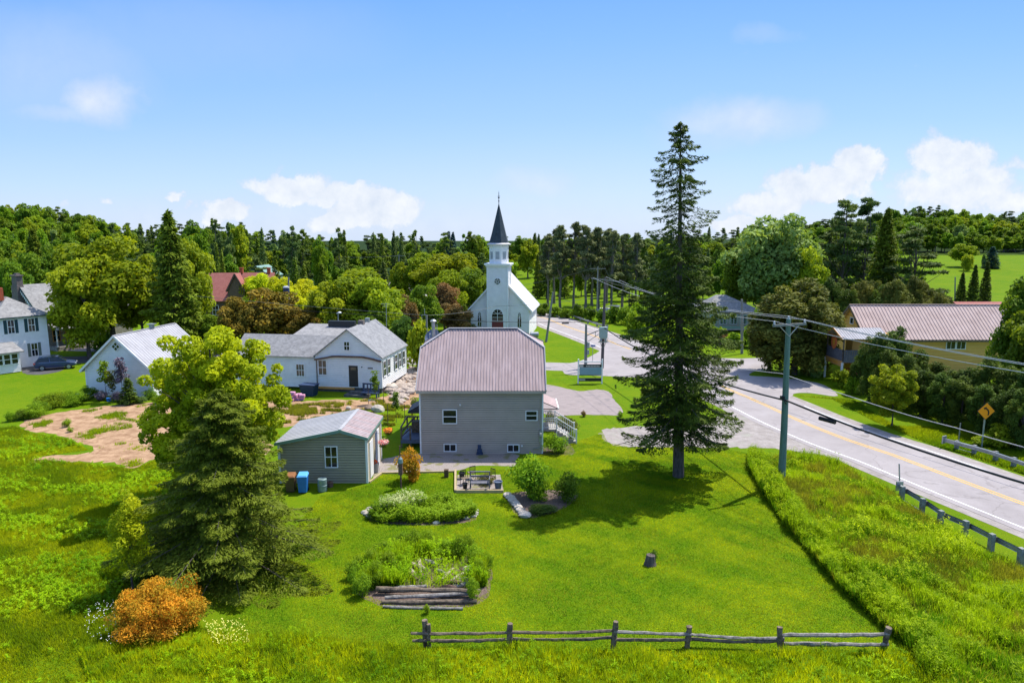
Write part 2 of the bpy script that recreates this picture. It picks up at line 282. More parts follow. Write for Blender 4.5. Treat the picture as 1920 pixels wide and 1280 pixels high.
def grassmat():
    m, t = new_mat('grass_ground'); n = t.nodes; l = t.links
    o = n.new('ShaderNodeOutputMaterial'); b = n.new('ShaderNodeBsdfPrincipled'); l.new(b.outputs[0], o.inputs[0]); b.inputs['Roughness'].default_value = .9; b.inputs['Specular IOR Level'].default_value = .04
    c = n.new('ShaderNodeTexCoord')
    def noise(s, d=6, r=.6):
        z = n.new('ShaderNodeTexNoise'); z.inputs['Scale'].default_value = s; z.inputs['Detail'].default_value = d; z.inputs['Roughness'].default_value = r; l.new(c.outputs['Object'], z.inputs['Vector']); return z.outputs['Fac']
    def rng(v, a, b_):
        r_ = n.new('ShaderNodeMapRange'); r_.inputs[1].default_value = a; r_.inputs[2].default_value = b_; l.new(v, r_.inputs[0]); return r_.outputs[0]
    def mix(f, a, b_):
        x = n.new('ShaderNodeMix'); x.data_type = 'RGBA'; l.new(f, x.inputs['Factor'])
        for i, v in ((6, a), (7, b_)):
            if isinstance(v, tuple): x.inputs[i].default_value = (*v, 1)
            else: l.new(v, x.inputs[i])
        return x.outputs[2]
    c1 = mix(rng(noise(.16, 8, .7), .38, .62), (.090, .185, .003), (.175, .235, .005))
    c2 = mix(rng(noise(1.7, 8, .7), .42, .75), c1, (.22, .25, .006))
    c3 = mix(rng(noise(14, 5, .7), .35, .7), c2, (.06, .15, .003))
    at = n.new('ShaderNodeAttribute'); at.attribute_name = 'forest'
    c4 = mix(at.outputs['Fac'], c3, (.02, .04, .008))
    l.new(c4, b.inputs['Base Color'])
    bp = n.new('ShaderNodeBump'); bp.inputs['Strength'].default_value = .8; bp.inputs['Distance'].default_value = .08; l.new(noise(9, 6, .7), bp.inputs['Height']); l.new(bp.outputs[0], b.inputs['Normal'])
    return m
M['grass'] = grassmat()
# ------------------------------------------------------------ object helpers
def tag(o, label=None, cat=None, group=None, kind=None):
    if label: o['label'] = label
    if cat: o['category'] = cat
    if group: o['group'] = group
    if kind: o['kind'] = kind
    return o
def empty(name, loc, rz=0, label=None, cat=None, group=None):
    o = bpy.data.objects.new(name, None); o.location = loc; o.rotation_euler = (0, 0, rz); o.empty_display_size = .3
    COL.objects.link(o); return tag(o, label, cat, group)
class MB:
    def __init__(s): s.v = []; s.f = []
    def add(s, vs, fs):
        k = len(s.v); s.v += [tuple(p) for p in vs]; s.f += [tuple(i + k for i in f) for f in fs]; return s
    def hexa(s, p): return s.add(p, [(0, 3, 2, 1), (4, 5, 6, 7), (0, 1, 5, 4), (1, 2, 6, 5), (2, 3, 7, 6), (3, 0, 4, 7)])
    def box(s, x0, y0, z0, x1, y1, z1):
        return s.hexa([(x0, y0, z0), (x1, y0, z0), (x1, y1, z0), (x0, y1, z0), (x0, y0, z1), (x1, y0, z1), (x1, y1, z1), (x0, y1, z1)])
    def beam(s, a, b, w, h, up=(0, 0, 1)):
        a = Vector(a); b = Vector(b); d = (b - a).normalized(); u = Vector(up); sd = d.cross(u)
        if sd.length < 1e-4: sd = d.cross(Vector((1, 0, 0)))
        sd.normalize(); u = sd.cross(d).normalized(); sd = sd * w / 2; u = u * h / 2
        return s.hexa([a - sd - u, a + sd - u, a + sd + u, a - sd + u, b - sd - u, b + sd - u, b + sd + u, b - sd + u])
    def tube(s, pts, rad, n=8, cap=True):
        pts = [Vector(p) for p in pts]
        if not isinstance(rad, (list, tuple)): rad = [rad] * len(pts)
        k0 = len(s.v)
        for i, p in enumerate(pts):
            d = (pts[min(i + 1, len(pts) - 1)] - pts[max(i - 1, 0)]).normalized()
            a = d.cross(Vector((0.13, 0.92, .37)));
            if a.length < .1: a = d.cross(Vector((1, 0, 0)))
            a.normalize(); b = d.cross(a)
            for j in range(n):
                t = 2 * math.pi * j / n; q = p + (a * math.cos(t) + b * math.sin(t)) * rad[i]; s.v.append(tuple(q))
        for i in range(len(pts) - 1):
            for j in range(n):
                s.f.append((k0 + i * n + j, k0 + i * n + (j + 1) % n, k0 + (i + 1) * n + (j + 1) % n, k0 + (i + 1) * n + j))
        if cap:
            s.f.append(tuple(k0 + j for j in range(n))[::-1]); s.f.append(tuple(k0 + (len(pts) - 1) * n + j for j in range(n)))
        return s
    def slab(s, poly, t, d=None):
        """thick plate: polygon plus its copy moved by t against its normal"""
        P = [Vector(p) for p in poly]; nrm = Vector((0, 0, 0))
        for i in range(len(P)): nrm += (P[i]).cross(P[(i + 1) % len(P)])
        nrm.normalize(); off = (Vector(d) if d is not None else nrm) * -t; n = len(P)
        return s.add(P + [p + off for p in P], [tuple(range(n)), tuple(range(2 * n - 1, n - 1, -1))] + [(i, n + i, n + (i + 1) % n, (i + 1) % n) for i in range(n)])
    def lathe(s, c, prof, n=12):
        k = len(s.v); c = Vector(c)
        for r, z in prof:
            for j in range(n):
                t = 2 * math.pi * j / n; s.v.append((c.x + r * math.cos(t), c.y + r * math.sin(t), c.z + z))
        for i in range(len(prof) - 1):
            for j in range(n): s.f.append((k + i * n + j, k + i * n + (j + 1) % n, k + (i + 1) * n + (j + 1) % n, k + (i + 1) * n + j))
        s.f.append(tuple(k + j for j in range(n))[::-1]); s.f.append(tuple(k + (len(prof) - 1) * n + j for j in range(n)))
        return s
    def build(s, name, mat, parent=None, smooth=False, bevel=0):
        me = bpy.data.meshes.new(name); me.from_pydata(s.v, [], s.f); me.update()
        if smooth: me.shade_smooth()
        if isinstance(mat, str): mat = M[mat]
        me.materials.append(mat)
        o = bpy.data.objects.new(name, me); COL.objects.link(o); o.parent = parent
        if bevel:
            b = o.modifiers.new('bevel', 'BEVEL'); b.width = bevel; b.segments = 2; b.limit_method = 'ANGLE'
        return o
def rock(mb, c, r, seed=0, sq=(1, 1, .7)):
    bm = bmesh.new(); bmesh.ops.create_icosphere(bm, subdivisions=2, radius=1)
    rg = np.random.RandomState(seed); ax = rg.normal(size=(7, 3)); ax /= np.linalg.norm(ax, axis=1)[:, None]; lim = rg.uniform(.6, .95, 7)
    vs_ = []
    for v in bm.verts:
        p = np.array(v.co) * (1 + .06 * rg.normal())
        for a, l_ in zip(ax, lim):
            d = p @ a
            if d > l_: p = p - a * (d - l_) * .85
        vs_.append((c[0] + p[0] * r * sq[0], c[1] + p[1] * r * sq[1], c[2] + p[2] * r * sq[2]))
    mb.add(vs_, [tuple(v.index for v in f.verts) for f in bm.faces]); bm.free(); return mb
def np_mesh(name, verts, nper, mat, tone=None, parent=None):
    """verts (F*nper,3) -> one mesh of F separate faces with nper corners"""
    nv = len(verts); nf = nv // nper
    me = bpy.data.meshes.new(name)
    me.vertices.add(nv); me.vertices.foreach_set('co', np.ascontiguousarray(verts, dtype=np.float32).ravel())
    me.loops.add(nv); me.loops.foreach_set('vertex_index', np.arange(nv, dtype=np.int32))
    me.polygons.add(nf); me.polygons.foreach_set('loop_start', np.arange(0, nv, nper, dtype=np.int32))
    try: me.polygons.foreach_set('loop_total', np.full(nf, nper, dtype=np.int32))
    except Exception: pass
    me.update(calc_edges=True)
    if tone is not None:
        a = me.attributes.new('tone', 'FLOAT', 'FACE'); a.data.foreach_set('value', np.ascontiguousarray(np.clip(tone, 0, 1), dtype=np.float32))
    me.materials.append(M[mat] if isinstance(mat, str) else mat)
    return me
def link_mesh(name, me, parent=None):
    o = bpy.data.objects.new(name, me); COL.objects.link(o); o.parent = parent; return o
def leaf_verts(c, nrm, size, aspect, rg, axis=None):
    n = len(c); nrm = nrm / (np.linalg.norm(nrm, axis=1)[:, None] + 1e-9)
    t = rg.normal(size=(n, 3)) if axis is None else axis + rg.normal(size=(n, 3)) * .25
    t = t - nrm * (t * nrm).sum(1)[:, None]; t /= (np.linalg.norm(t, axis=1)[:, None] + 1e-9)
    b = np.cross(nrm, t); s = np.asarray(size).reshape(-1, 1) * np.ones((n, 1))
    out = np.empty((n, 4, 3)); out[:, 0] = c + t * s; out[:, 1] = c + b * s * aspect; out[:, 2] = c - t * s; out[:, 3] = c - b * s * aspect
    return out.reshape(-1, 3)
# ------------------------------------------------------------ terrain
def sst(a, b, x):
    t = np.clip((np.asarray(x, dtype=float) - a) / (b - a), 0, 1); return t * t * (3 - 2 * t)
def terr(x, y):
    x = np.asarray(x, dtype=float); y = np.asarray(y, dtype=float)
    z = 9.5 * sst(325, 450, y) * sst(60, 230, x) * (1 - sst(480, 640, y)) + 5.0 * sst(175, 320, y) * sst(30, 120, x)
    z = z + 12 * sst(190, 360, y) * sst(100, 260, -x) * (1 - sst(420, 560, y)) + 2.0 * sst(190, 330, y)
    z = z - 5 * sst(420, 700, y)
    return z
def tz(x, y): return float(terr(x, y))
def axis_pts(a, b, near, far, k):
    o = [0.0]; s = near
    while o[-1] < b: o.append(o[-1] + s); s = min(far, s * k)
    m = [0.0]; s = near
    while m[-1] > a: m.append(m[-1] - s); s = min(far, s * k)
    return np.array(sorted(set(o + m)))
gx = axis_pts(-1500, 1500, 6, 45, 1.05); gy = axis_pts(-80, 2200, 5, 50, 1.03)
XX, YY = np.meshgrid(gx, gy); ZZ = terr(XX, YY)
gm = bpy.data.meshes.new('ground'); nxg, nyg = len(gx), len(gy)
faces = [(j * nxg + i, j * nxg + i + 1, (j + 1) * nxg + i + 1, (j + 1) * nxg + i) for j in range(nyg - 1) for i in range(nxg - 1)]
gm.from_pydata(np.stack([XX.ravel(), YY.ravel(), ZZ.ravel()], 1).tolist(), [], faces); gm.update(); gm.shade_smooth()
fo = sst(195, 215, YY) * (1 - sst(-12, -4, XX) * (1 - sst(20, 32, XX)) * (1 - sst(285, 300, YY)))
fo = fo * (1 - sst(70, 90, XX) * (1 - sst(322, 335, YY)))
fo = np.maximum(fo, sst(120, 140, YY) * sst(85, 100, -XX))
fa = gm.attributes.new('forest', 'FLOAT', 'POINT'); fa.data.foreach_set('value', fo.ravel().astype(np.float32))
gm.materials.append(M['grass'])
ground = bpy.data.objects.new('ground', gm); COL.objects.link(ground); tag(ground, kind='structure')
def catmull(pts, step=1.5, closed=False):
    P = [Vector(p) for p in pts]; n = len(P); o = []
    for i in range(n if closed else n - 1):
        if closed: a, b, c, d = P[(i - 1) % n], P[i], P[(i + 1) % n], P[(i + 2) % n]
        else: a, b, c, d = P[max(i - 1, 0)], P[i], P[i + 1], P[min(i + 2, n - 1)]
        m = max(1, int((c - b).length / step))
        for k in range(m):
            t = k / m
            o.append(.5 * ((2 * b) + (c - a) * t + (2 * a - 5 * b + 4 * c - d) * t * t + (3 * b - a - 3 * c + d) * t ** 3))
    if not closed: o.append(P[-1])
    return o
def struct(name, mb, mat): return tag(mb.build(name, mat), kind='structure')
def sheet(name, pts, z, mat, jit=.12, step=.5, px=True, kind=True):
    rg = random.Random(hash(name) % 1000 if False else len(pts) * 7 + int(z * 1e4))
    W = [G(*p) if px else Vector((p[0], p[1], 0)) for p in pts]
    c = catmull(W, step, True)
    mb = MB(); mb.add([(p.x + rg.uniform(-jit, jit), p.y + rg.uniform(-jit, jit) * 1.3, z) for p in c], [tuple(range(len(c)))])
    if (lambda vs_: sum(vs_[i][0] * vs_[(i + 1) % len(vs_)][1] - vs_[(i + 1) % len(vs_)][0] * vs_[i][1] for i in range(len(vs_))))(mb.v) < 0: mb.f = [f[::-1] for f in mb.f]
    bm = bmesh.new(); me = bpy.data.meshes.new(name); me.from_pydata(mb.v, [], mb.f); bm.from_mesh(me); bmesh.ops.triangulate(bm, faces=bm.faces[:]); bm.to_mesh(me); bm.free(); me.materials.append(M[mat])
    o = bpy.data.objects.new(name, me); COL.objects.link(o)
    if kind: tag(o, kind='structure')
    return o
road_px = [(1920, 945), (1793, 898), (1671, 852), (1590, 825), (1495, 787), (1383, 737), (1175, 652), (1059, 611), (1006, 593)]
rc = [G(*p) for p in road_px]
d0 = (rc[0] - rc[1]).normalized(); rc = [rc[0] + d0 * 34, rc[0] + d0 * 16] + rc + [Vector((-10, 163, 0)), Vector((-24, 196, 0)), Vector((-40, 235, 0))]
road_c = catmull(rc, 1.5)
def offs(c, d):
    o = []
    for i, p in enumerate(c):
        t = (c[min(i + 1, len(c) - 1)] - c[max(i - 1, 0)]); t.z = 0; t.normalize(); o.append(Vector((p.x - t.y * d, p.y + t.x * d, 0)))
    return o
def ribbon(name, c, d1, d2, z, mat, i0=0, i1=None, dash=None):
    a = offs(c, d1)[i0:i1]; b = offs(c, d2)[i0:i1]; mb = MB()
    def zz(p): return z + tz(p.x, p.y)
    mb.add([(p.x, p.y, zz(p)) for p in a] + [(p.x, p.y, zz(p)) for p in b], [(i, len(a) + i, len(a) + i + 1, i + 1) for i in range(len(a) - 1)])
    return mb.build(name, mat)
tag(ribbon('road_shoulder', road_c, 4.9, -4.9, .008, 'gravel_shoulder'), kind='structure')
tag(ribbon('road', road_c, 4.15, -4.15, .022, 'asphalt'), kind='structure')
iy = [i for i, p in enumerate(road_c)]
cross0 = min(range(len(road_c)), key=lambda i: (road_c[i] - Vector((18.5, 93, 0))).length); cross1 = min(range(len(road_c)), key=lambda i: (road_c[i] - Vector((22.5, 75, 0))).length)
lo, hi = min(cross0, cross1), max(cross0, cross1)
def linemark(name, d, w, i0, i1): return tag(ribbon(name, road_c, d + w / 2, d - w / 2, .028, 'paint_yellow' if 'yellow' in name else 'paint_white', i0, i1), kind='structure')
for a_, b_ in ((0, lo), (hi + 3, None)):
    linemark('yellow_road_line', .16, .13, a_, b_); linemark('yellow_road_line', -.16, .13, a_, b_)
linemark('white_road_line', 3.55, .13, 0, lo - 2); linemark('white_road_line', 3.55, .13, hi + 5, None)
linemark('white_road_line', -3.55, .13, 0, lo - 6); linemark('white_road_line', -3.55, .13, hi + 3, None)
side_c = catmull([(-130, 114, 0), (-95, 106.5, 0), (-66, 100, 0), (-30, 92.5, 0), (4, 85.3, 0), (13, 84.2, 0), (20, 84, 0)], 2)
tag(ribbon('side_street', side_c, 2.6, -2.6, .012, 'asphalt'), kind='structure')
sheet('intersection', [(1060, 701), (1060, 684), (1090, 676), (1118, 662), (1150, 645), (1230, 655), (1290, 668), (1380, 672), (1440, 672), (1442, 690), (1415, 696), (1405, 704), (1440, 706), (1500, 712), (1545, 722), (1570, 742), (1520, 737), (1492, 737), (1480, 745), (1440, 745), (1330, 735), (1250, 716), (1180, 707), (1110, 704)], .016, 'asphalt', .05)
sheet('gravel_shoulder', [(1128, 806), (1180, 800), (1300, 795), (1380, 772), (1430, 790), (1480, 815), (1560, 850), (1520, 852), (1470, 842), (1400, 839), (1180, 838), (1140, 830)], .006, 'gravel_shoulder', .25)
sheet('gravel_lot', [(1018, 724), (1050, 725), (1085, 733), (1120, 730), (1140, 734), (1152, 750), (1166, 776), (1100, 777), (1018, 774)], .010, 'gravel_lot', .1)
sheet('driveway', [(45, 700), (45, 682), (75, 672), (120, 669), (165, 668), (175, 676), (150, 681), (125, 683), (118, 694), (80, 702)], .010, 'asphalt_dark', .1)
sheet('gravel_path', [(690, 905), (700, 895), (700, 872), (712, 862), (735, 857), (790, 850), (960, 850), (966, 862), (962, 874), (900, 872), (852, 882), (760, 886), (716, 888)], .005, 'gravel', .08)
sheet('dirt_patch', [(40, 795), (70, 782), (120, 772), (190, 762), (270, 755), (330, 757), (420, 760), (470, 800), (500, 850), (300, 858), (250, 876), (200, 866), (140, 864), (90, 866), (55, 862), (100, 853), (175, 848), (180, 838), (140, 828), (100, 815), (60, 808)], .004, 'dirt', .25)
sheet('dirt_yard', [(480, 752), (560, 752), (640, 749), (700, 747), (735, 735), (745, 705), (765, 690), (790, 690), (790, 735), (775, 760), (760, 768), (725, 760), (700, 765), (680, 770), (640, 775), (560, 795), (500, 800), (440, 800)], .0045, 'dirt', .3)
sheet('garden_soil', [(660, 1100), (680, 1060), (730, 1035), (800, 1028), (870, 1030), (915, 1060), (920, 1100), (900, 1130), (800, 1140), (700, 1130)], .004, 'mulch', .1)
sheet('garden_soil', [(690, 970), (720, 950), (800, 940), (880, 948), (897, 965), (870, 980), (780, 984), (710, 980)], .004, 'mulch', .08)
sheet('garden_soil', [(948, 930), (985, 920), (1040, 918), (1085, 930), (1068, 945), (1040, 960), (1000, 970), (975, 970)], .004, 'mulch', .08)
sheet('garden_soil', [(1018, 848), (1018, 835), (1062, 830), (1076, 842), (1074, 852), (1018, 852)], .004, 'mulch', .04)
# ------------------------------------------------------------ building helpers
XV, YV, ZV = Vector((1, 0, 0)), Vector((0, 1, 0)), Vector((0, 0, 1))
def lapwall(mb, O, U, Nn, top, z0, row=.16, dep=.034):
    """clapboard wall: every course is a sloped board with a shadow lip under it; top is a polyline of (u, z)"""
    O, U, Nn = Vector(O), Vector(U), Vector(Nn)
    def span(z):
        us = []
        if top[0][1] >= z: us.append(top[0][0])
        if top[-1][1] >= z: us.append(top[-1][0])
        for (a, za), (b, zb) in zip(top, top[1:]):
            if (za - z) * (zb - z) < 0: us.append(a + (b - a) * (z - za) / (zb - za))
            elif zb == z and za != z: us.append(b)
        if not us: return None
        return min(us), max(us)
    zm = max(t[1] for t in top); z = z0; lows = sorted({t[1] for t in top})
    while z < zm - 1e-3:
        z2 = min(z + row, zm)
        for l_ in lows:
            if z + 1e-3 < l_ < z2 - 1e-3: z2 = l_; break
        a = span(z + 1e-4); b = span(z2 - 1e-4)
        if a and b:
            P = lambda u, zz, d: O + U * u + ZV * zz + Nn * d
            g_ = z2 - row * .26; c = span(g_) if z2 - z > row * .6 else None
            if c is None:
                p = [P(a[0], z, dep), P(a[1], z, dep), P(b[1], z2, 0), P(b[0], z2, 0), P(a[0], z, 0), P(a[1], z, 0)]
                mb.add(p, [(0, 1, 2, 3), (4, 5, 1, 0)])
            else:
                d_ = -.045
                p = [P(a[0], z, dep), P(a[1], z, dep), P(c[1], g_, dep * .6), P(c[0], g_, dep * .6), P(c[0], g_, d_), P(c[1], g_, d_), P(b[1], z2, d_), P(b[0], z2, d_), P(a[0], z, d_), P(a[1], z, d_)]
                mb.add(p, [(0, 1, 2, 3), (3, 2, 5, 4), (4, 5, 6, 7), (8, 9, 1, 0)])
        z = z2
    return mb
def panel(mb, O, U, Nn, u0, u1, z0, z1, d0, d1):
    O, U, Nn = Vector(O), Vector(U), Vector(Nn); P = lambda u, z, d: O + U * u + ZV * z + Nn * d
    return mb.hexa([P(u0, z0, d1), P(u1, z0, d1), P(u1, z0, d0), P(u0, z0, d0), P(u0, z1, d1), P(u1, z1, d1), P(u1, z1, d0), P(u0, z1, d0)])
def ribroof(mb, E0, E1, S, clip=None, rib=.3, rh=.035, thick=.07):
    E0, E1, S = Vector(E0), Vector(E1), Vector(S); Ux = (E1 - E0); Ln = Ux.length; Ux.normalize(); nr = Ux.cross(S).normalized()
    if nr.z < 0: nr = -nr
    clip = clip or (lambda t: 1)
    us = [0]; n = max(1, round(Ln / rib)); r = Ln / n; st = []
    for i in range(n):
        b = i * r; st += [(b, 0), (b + r * .70, 0), (b + r * .78, rh), (b + r * .92, rh)]
    st.append((Ln, 0))
    k = len(mb.v)
    for u, h in st:
        c_ = clip(u / Ln); mb.v.append(tuple(E0 + Ux * u + nr * h)); mb.v.append(tuple(E0 + Ux * u + S * c_ + nr * h))
    for i in range(len(st) - 1): mb.f.append((k + 2 * i, k + 2 * i + 2, k + 2 * i + 3, k + 2 * i + 1))
    k = len(mb.v)
    for u, h in st[::2] + [st[-1]]:
        c_ = clip(u / Ln); mb.v.append(tuple(E0 + Ux * u - nr * thick)); mb.v.append(tuple(E0 + Ux * u + S * c_ - nr * thick))
    m = len(st[::2]) + 1
    for i in range(m - 1): mb.f.append((k + 2 * i, k + 2 * i + 1, k + 2 * i + 3, k + 2 * i + 2))
    mb.add([E0, E1, E1 - nr * thick, E0 - nr * thick], [(0, 1, 2, 3)])
    return mb
def window(parent, face, u, z, w, h, nx=1, nz=2, fw=.07, frame='white_paint', pane='glass', shut=None, name='window', sw=.38, proud=.09, sill=True):
    O, U, Nn = face; f = MB()
    panel(f, O, U, Nn, u - fw, u + w + fw, z + h, z + h + fw, 0, proud); panel(f, O, U, Nn, u - fw, u + w + fw, z - fw, z, 0, proud + (.03 if sill else 0))
    panel(f, O, U, Nn, u - fw, u, z, z + h, 0, proud); panel(f, O, U, Nn, u + w, u + w + fw, z, z + h, 0, proud)
    for i in range(1, nx): panel(f, O, U, Nn, u + w * i / nx - .022, u + w * i / nx + .022, z, z + h, .006, proud - .012)
    for i in range(1, nz): panel(f, O, U, Nn, u, u + w, z + h * i / nz - .03, z + h * i / nz + .03, .004, proud - .008)
    fo_ = f.build(name, frame, parent)
    p = MB(); panel(p, O, U, Nn, u, u + w, z, z + h, -.02, .056); p.build('pane', pane, fo_)
    if shut:
        for a in (u - fw - sw - .01, u + w + fw + .01):
            s = MB(); panel(s, O, U, Nn, a, a + sw, z - .05, z + h + .05, 0, .045)
            for k in range(7): panel(s, O, U, Nn, a + .05, a + sw - .05, z + h * (k + .15) / 7, z + h * (k + .6) / 7, .045, .06)
            s.build('shutter', shut, parent)
    return fo_
def faces(W, Ld, z=0):
    return {'F': ((0, 0, z), (1, 0, 0), (0, -1, 0)), 'R': ((W, 0, z), (0, 1, 0), (1, 0, 0)), 'L': ((0, Ld, z), (0, -1, 0), (-1, 0, 0)), 'B': ((W, Ld, z), (-1, 0, 0), (0, 1, 0))}
def corner_trim(mb, W, Ld, z0, z1, t=.09, which='FRBL'):
    for x, y in ((0, 0), (W, 0), (W, Ld), (0, Ld)):
        sx_ = -1 if x == 0 else 1; sy_ = -1 if y == 0 else 1
        mb.box(min(x - sx_ * t, x + sx_ * .032), min(y - sy_ * t, y + sy_ * .032), z0, max(x - sx_ * t, x + sx_ * .032), max(y - sy_ * t, y + sy_ * .032), z1)
def gable(root, W, Ld, ze, zr, wall='white_siding', roof='shingle_grey', z0=0, ov=.3, apex=.5, metal=False, row=.16, over_f=.3, trim='white_paint', name='wall', wallmode='lap', zeL=None, fascia=None):
    """gable house: front gable at local y=0, ridge along local y, lapped boards outside, roof plates with eaves"""
    zeL = ze if zeL is None else zeL
    F = faces(W, Ld); mb = MB(); ax = W * apex
    tops = [(0, zeL), (ax, zr), (W, ze)]
    lapwall(mb, *F['F'], tops, z0, row); lapwall(mb, *F['B'], [(0, ze), (W - ax, zr), (W, zeL)], z0, row)
    lapwall(mb, *F['R'], [(0, ze), (Ld, ze)], z0, row); lapwall(mb, *F['L'], [(0, zeL), (Ld, zeL)], z0, row)
    mb.build(name, wall, root)
    if trim:
        for x, y, zt in ((0, 0, zeL), (W, 0, ze), (W, Ld, ze), (0, Ld, zeL)):
            sx_ = -1 if x == 0 else 1; sy_ = -1 if y == 0 else 1; t = MB()
            t.box(min(x - sx_ * .1, x + sx_ * .05), min(y - sy_ * .1, y + sy_ * .05), z0, max(x - sx_ * .1, x + sx_ * .05), max(y - sy_ * .1, y + sy_ * .05), zt)
            t.build('corner_board', trim, root)
    r = MB(); sl = (zr - ze) / (W - ax); slL = (zr - zeL) / ax
    y0, y1 = -over_f, Ld + over_f
    if metal:
        ribroof(r, (W + ov, y0, ze - ov * sl + .05), (W + ov, y1, ze - ov * sl + .05), (-(W + ov - ax), 0, (W + ov - ax) * sl), rib=.42)
        ribroof(r, (-ov, y0, zeL - ov * slL + .05), (-ov, y1, zeL - ov * slL + .05), ((ax + ov), 0, (ax + ov) * slL), rib=.42)
        r.beam((ax, y0, zr + .07), (ax, y1, zr + .07), .22, .05)
    else:
        r.slab([(ax, y0, zr + .05), (W + ov, y0, ze - ov * sl + .05), (W + ov, y1, ze - ov * sl + .05), (ax, y1, zr + .05)][::-1], .1, (0, 0, 1))
        r.slab([(-ov, y0, zeL - ov * slL + .05), (ax, y0, zr + .051), (ax, y1, zr + .051), (-ov, y1, zeL - ov * slL + .05)][::-1], .1, (0, 0, 1))
    r.build('roof', roof, root)
    if fascia:
        f = MB(); dz = .14
        for yy_ in (y0 - .03, y1 + .03):
            f.beam((-ov, yy_, zeL - ov * slL - .03), (ax, yy_, zr - .03), .05, .2); f.beam((ax, yy_, zr - .03), (W + ov, yy_, ze - ov * sl - .03), .05, .2)
        f.box(W + ov, y0, ze - ov * sl - .13, W + ov + .03, y1, ze - ov * sl + .03); f.box(-ov - .03, y0, zeL - ov * slL - .13, -ov, y1, zeL - ov * slL + .03)
        f.build('fascia', fascia, root)
    return F
# ------------------------------------------------------------ grey house in the middle
hx0, hx1, hy = -6.96, 2.32, 50.2
h = empty('house', (hx0, hy, 0), 0, 'grey lap-sided house with ribbed mauve metal roof and clipped ridge ends, centre of the lawn', 'house')
W_, Ld_ = hx1 - hx0, 8.8; ze_, zr_ = 5.25, 8.95
F = faces(W_, Ld_); mb = MB(); md = Ld_ / 2; zc_ = ze_ + (zr_ - ze_) * .66; cy = md * .66
lapwall(mb, *F['F'], [(0, ze_), (W_, ze_)], 0, .172, .04); lapwall(mb, *F['B'], [(0, ze_), (W_, ze_)], 0, .172, .04)
for k in 'RL': lapwall(mb, *F[k], [(0, ze_), (cy, zc_), (Ld_ - cy, zc_), (Ld_, ze_)], 0, .172, .04)
mb.build('wall', 'grey_siding', h)
t = MB()
for x in (-.05, W_ - .06):
    for y in (-.05, Ld_ - .06): t = MB(); t.box(x, y, 0, x + .11, y + .11, ze_); t.build('corner_board', 'white_paint', h)
r = MB(); ex = .24; eo = .38; sl = (zr_ - ze_) / md; Ln_ = W_ + 2 * ex; xr0 = 2.1; hipf = .68
cl = lambda t_: min(1, hipf + (1 - hipf) * min(t_ * Ln_, (1 - t_) * Ln_) / xr0)
ribroof(r, (-ex, -eo, ze_ - eo * sl + .06), (W_ + ex, -eo, ze_ - eo * sl + .06), (0, md + eo, (md + eo) * sl), cl, rib=.23, rh=.045)
ribroof(r, (W_ + ex, Ld_ + eo, ze_ - eo * sl + .06), (-ex, Ld_ + eo, ze_ - eo * sl + .06), (0, -(md + eo), (md + eo) * sl), cl, rib=.23, rh=.045)
zt = ze_ - eo * sl + .06 + (md + eo) * sl; zk = ze_ - eo * sl + .06 + (md + eo) * sl * hipf; yk = -eo + (md + eo) * hipf
for xe, xr in ((-ex, -ex + xr0), (W_ + ex, W_ + ex - xr0)):
    r.slab([(xe, yk, zk), (xr, md, zt), (xe, Ld_ - yk, zk)], .05, (0, 0, 1))
r.build('roof', 'roof_mauve', h)
t = MB()
for xe, xr in ((-ex, -ex + xr0), (W_ + ex, W_ + ex - xr0)):
    t.beam((xe, yk, zk + .03), (xr, md, zt + .03), .2, .05); t.beam((xe, Ld_ - yk, zk + .03), (xr, md, zt + .03), .2, .05)
    t.beam((xe, -eo, ze_ - eo * sl + .05), (xe, yk, zk + .02), .06, .2); t.beam((xe, Ld_ + eo, ze_ - eo * sl + .05), (xe, Ld_ - yk, zk + .02), .06, .2)
t.beam((-ex + xr0, md, zt + .05), (W_ + ex - xr0, md, zt + .05), .25, .05)
t.build('ridge_cap', 'roof_silver', h)
t = MB(); t.box(-ex, -eo - .03, ze_ - eo * sl - .16, W_ + ex, -eo, ze_ - eo * sl + .04); t.box(-ex, -eo, ze_ - eo * sl - .1, W_ + ex, -.03, ze_ - eo * sl - .07); t.build('soffit', 'grey_siding', h)
def hwin(px0, px1, py0, py1, **k):
    a = V(px0, py1, hy); b = V(px1, py0, hy); return window(h, F['F'], a.x - hx0 + .07, a.z + .07, b.x - a.x - .14, b.z - a.z - .14, **k)
hwin(830, 857, 767, 794); hwin(985, 1008, 769, 788); hwin(832, 856, 831, 846, nx=2, nz=1); hwin(951, 974, 832, 847, nx=2, nz=1)
t = MB(); t.box(4.35, -.16, .42, 4.6, -.03, .72); t.box(4.25, -.35, .0, 4.75, -.03, .12); t.tube([(4.47, -.1, .42), (4.47, -.22, .25), (4.47, -.22, .1)], .05); t.box(4.3, -.2, .14, 4.68, -.04, .38); t.build('vent', 'steel_blue', h)
t = MB(); t.lathe((3.05, -.05, 3.83), [(.06, -.06), (.075, 0), (.06, .06)], 10); t.build('vent', 'white_paint', h)
t = MB(); t.lathe((7.72, -.05, .62), [(.06, -.06), (.075, 0), (.06, .06)], 10); t.build('vent', 'white_paint', h)
t = MB(); t.box(9.0, -.2, 1.35, 9.24, -.035, 1.85); t.lathe((9.12, -.26, 1.5), [(.001, .2), (.1, .17), (.11, 0), (.1, -.05)], 12); t.box(9.03, -.18, .95, 9.22, -.035, 1.3); t.build('electric_meter', 'galv', h)
t = MB(); t.tube([(9.13, -.1, .98), (9.13, -.1, .62), (9.0, -.1, .48), (8.55, -.1, .42)], .035); t.tube([(9.13, -.1, 1.85), (9.13, -.1, 5.0)], .03); t.build('conduit', 'galv', h)
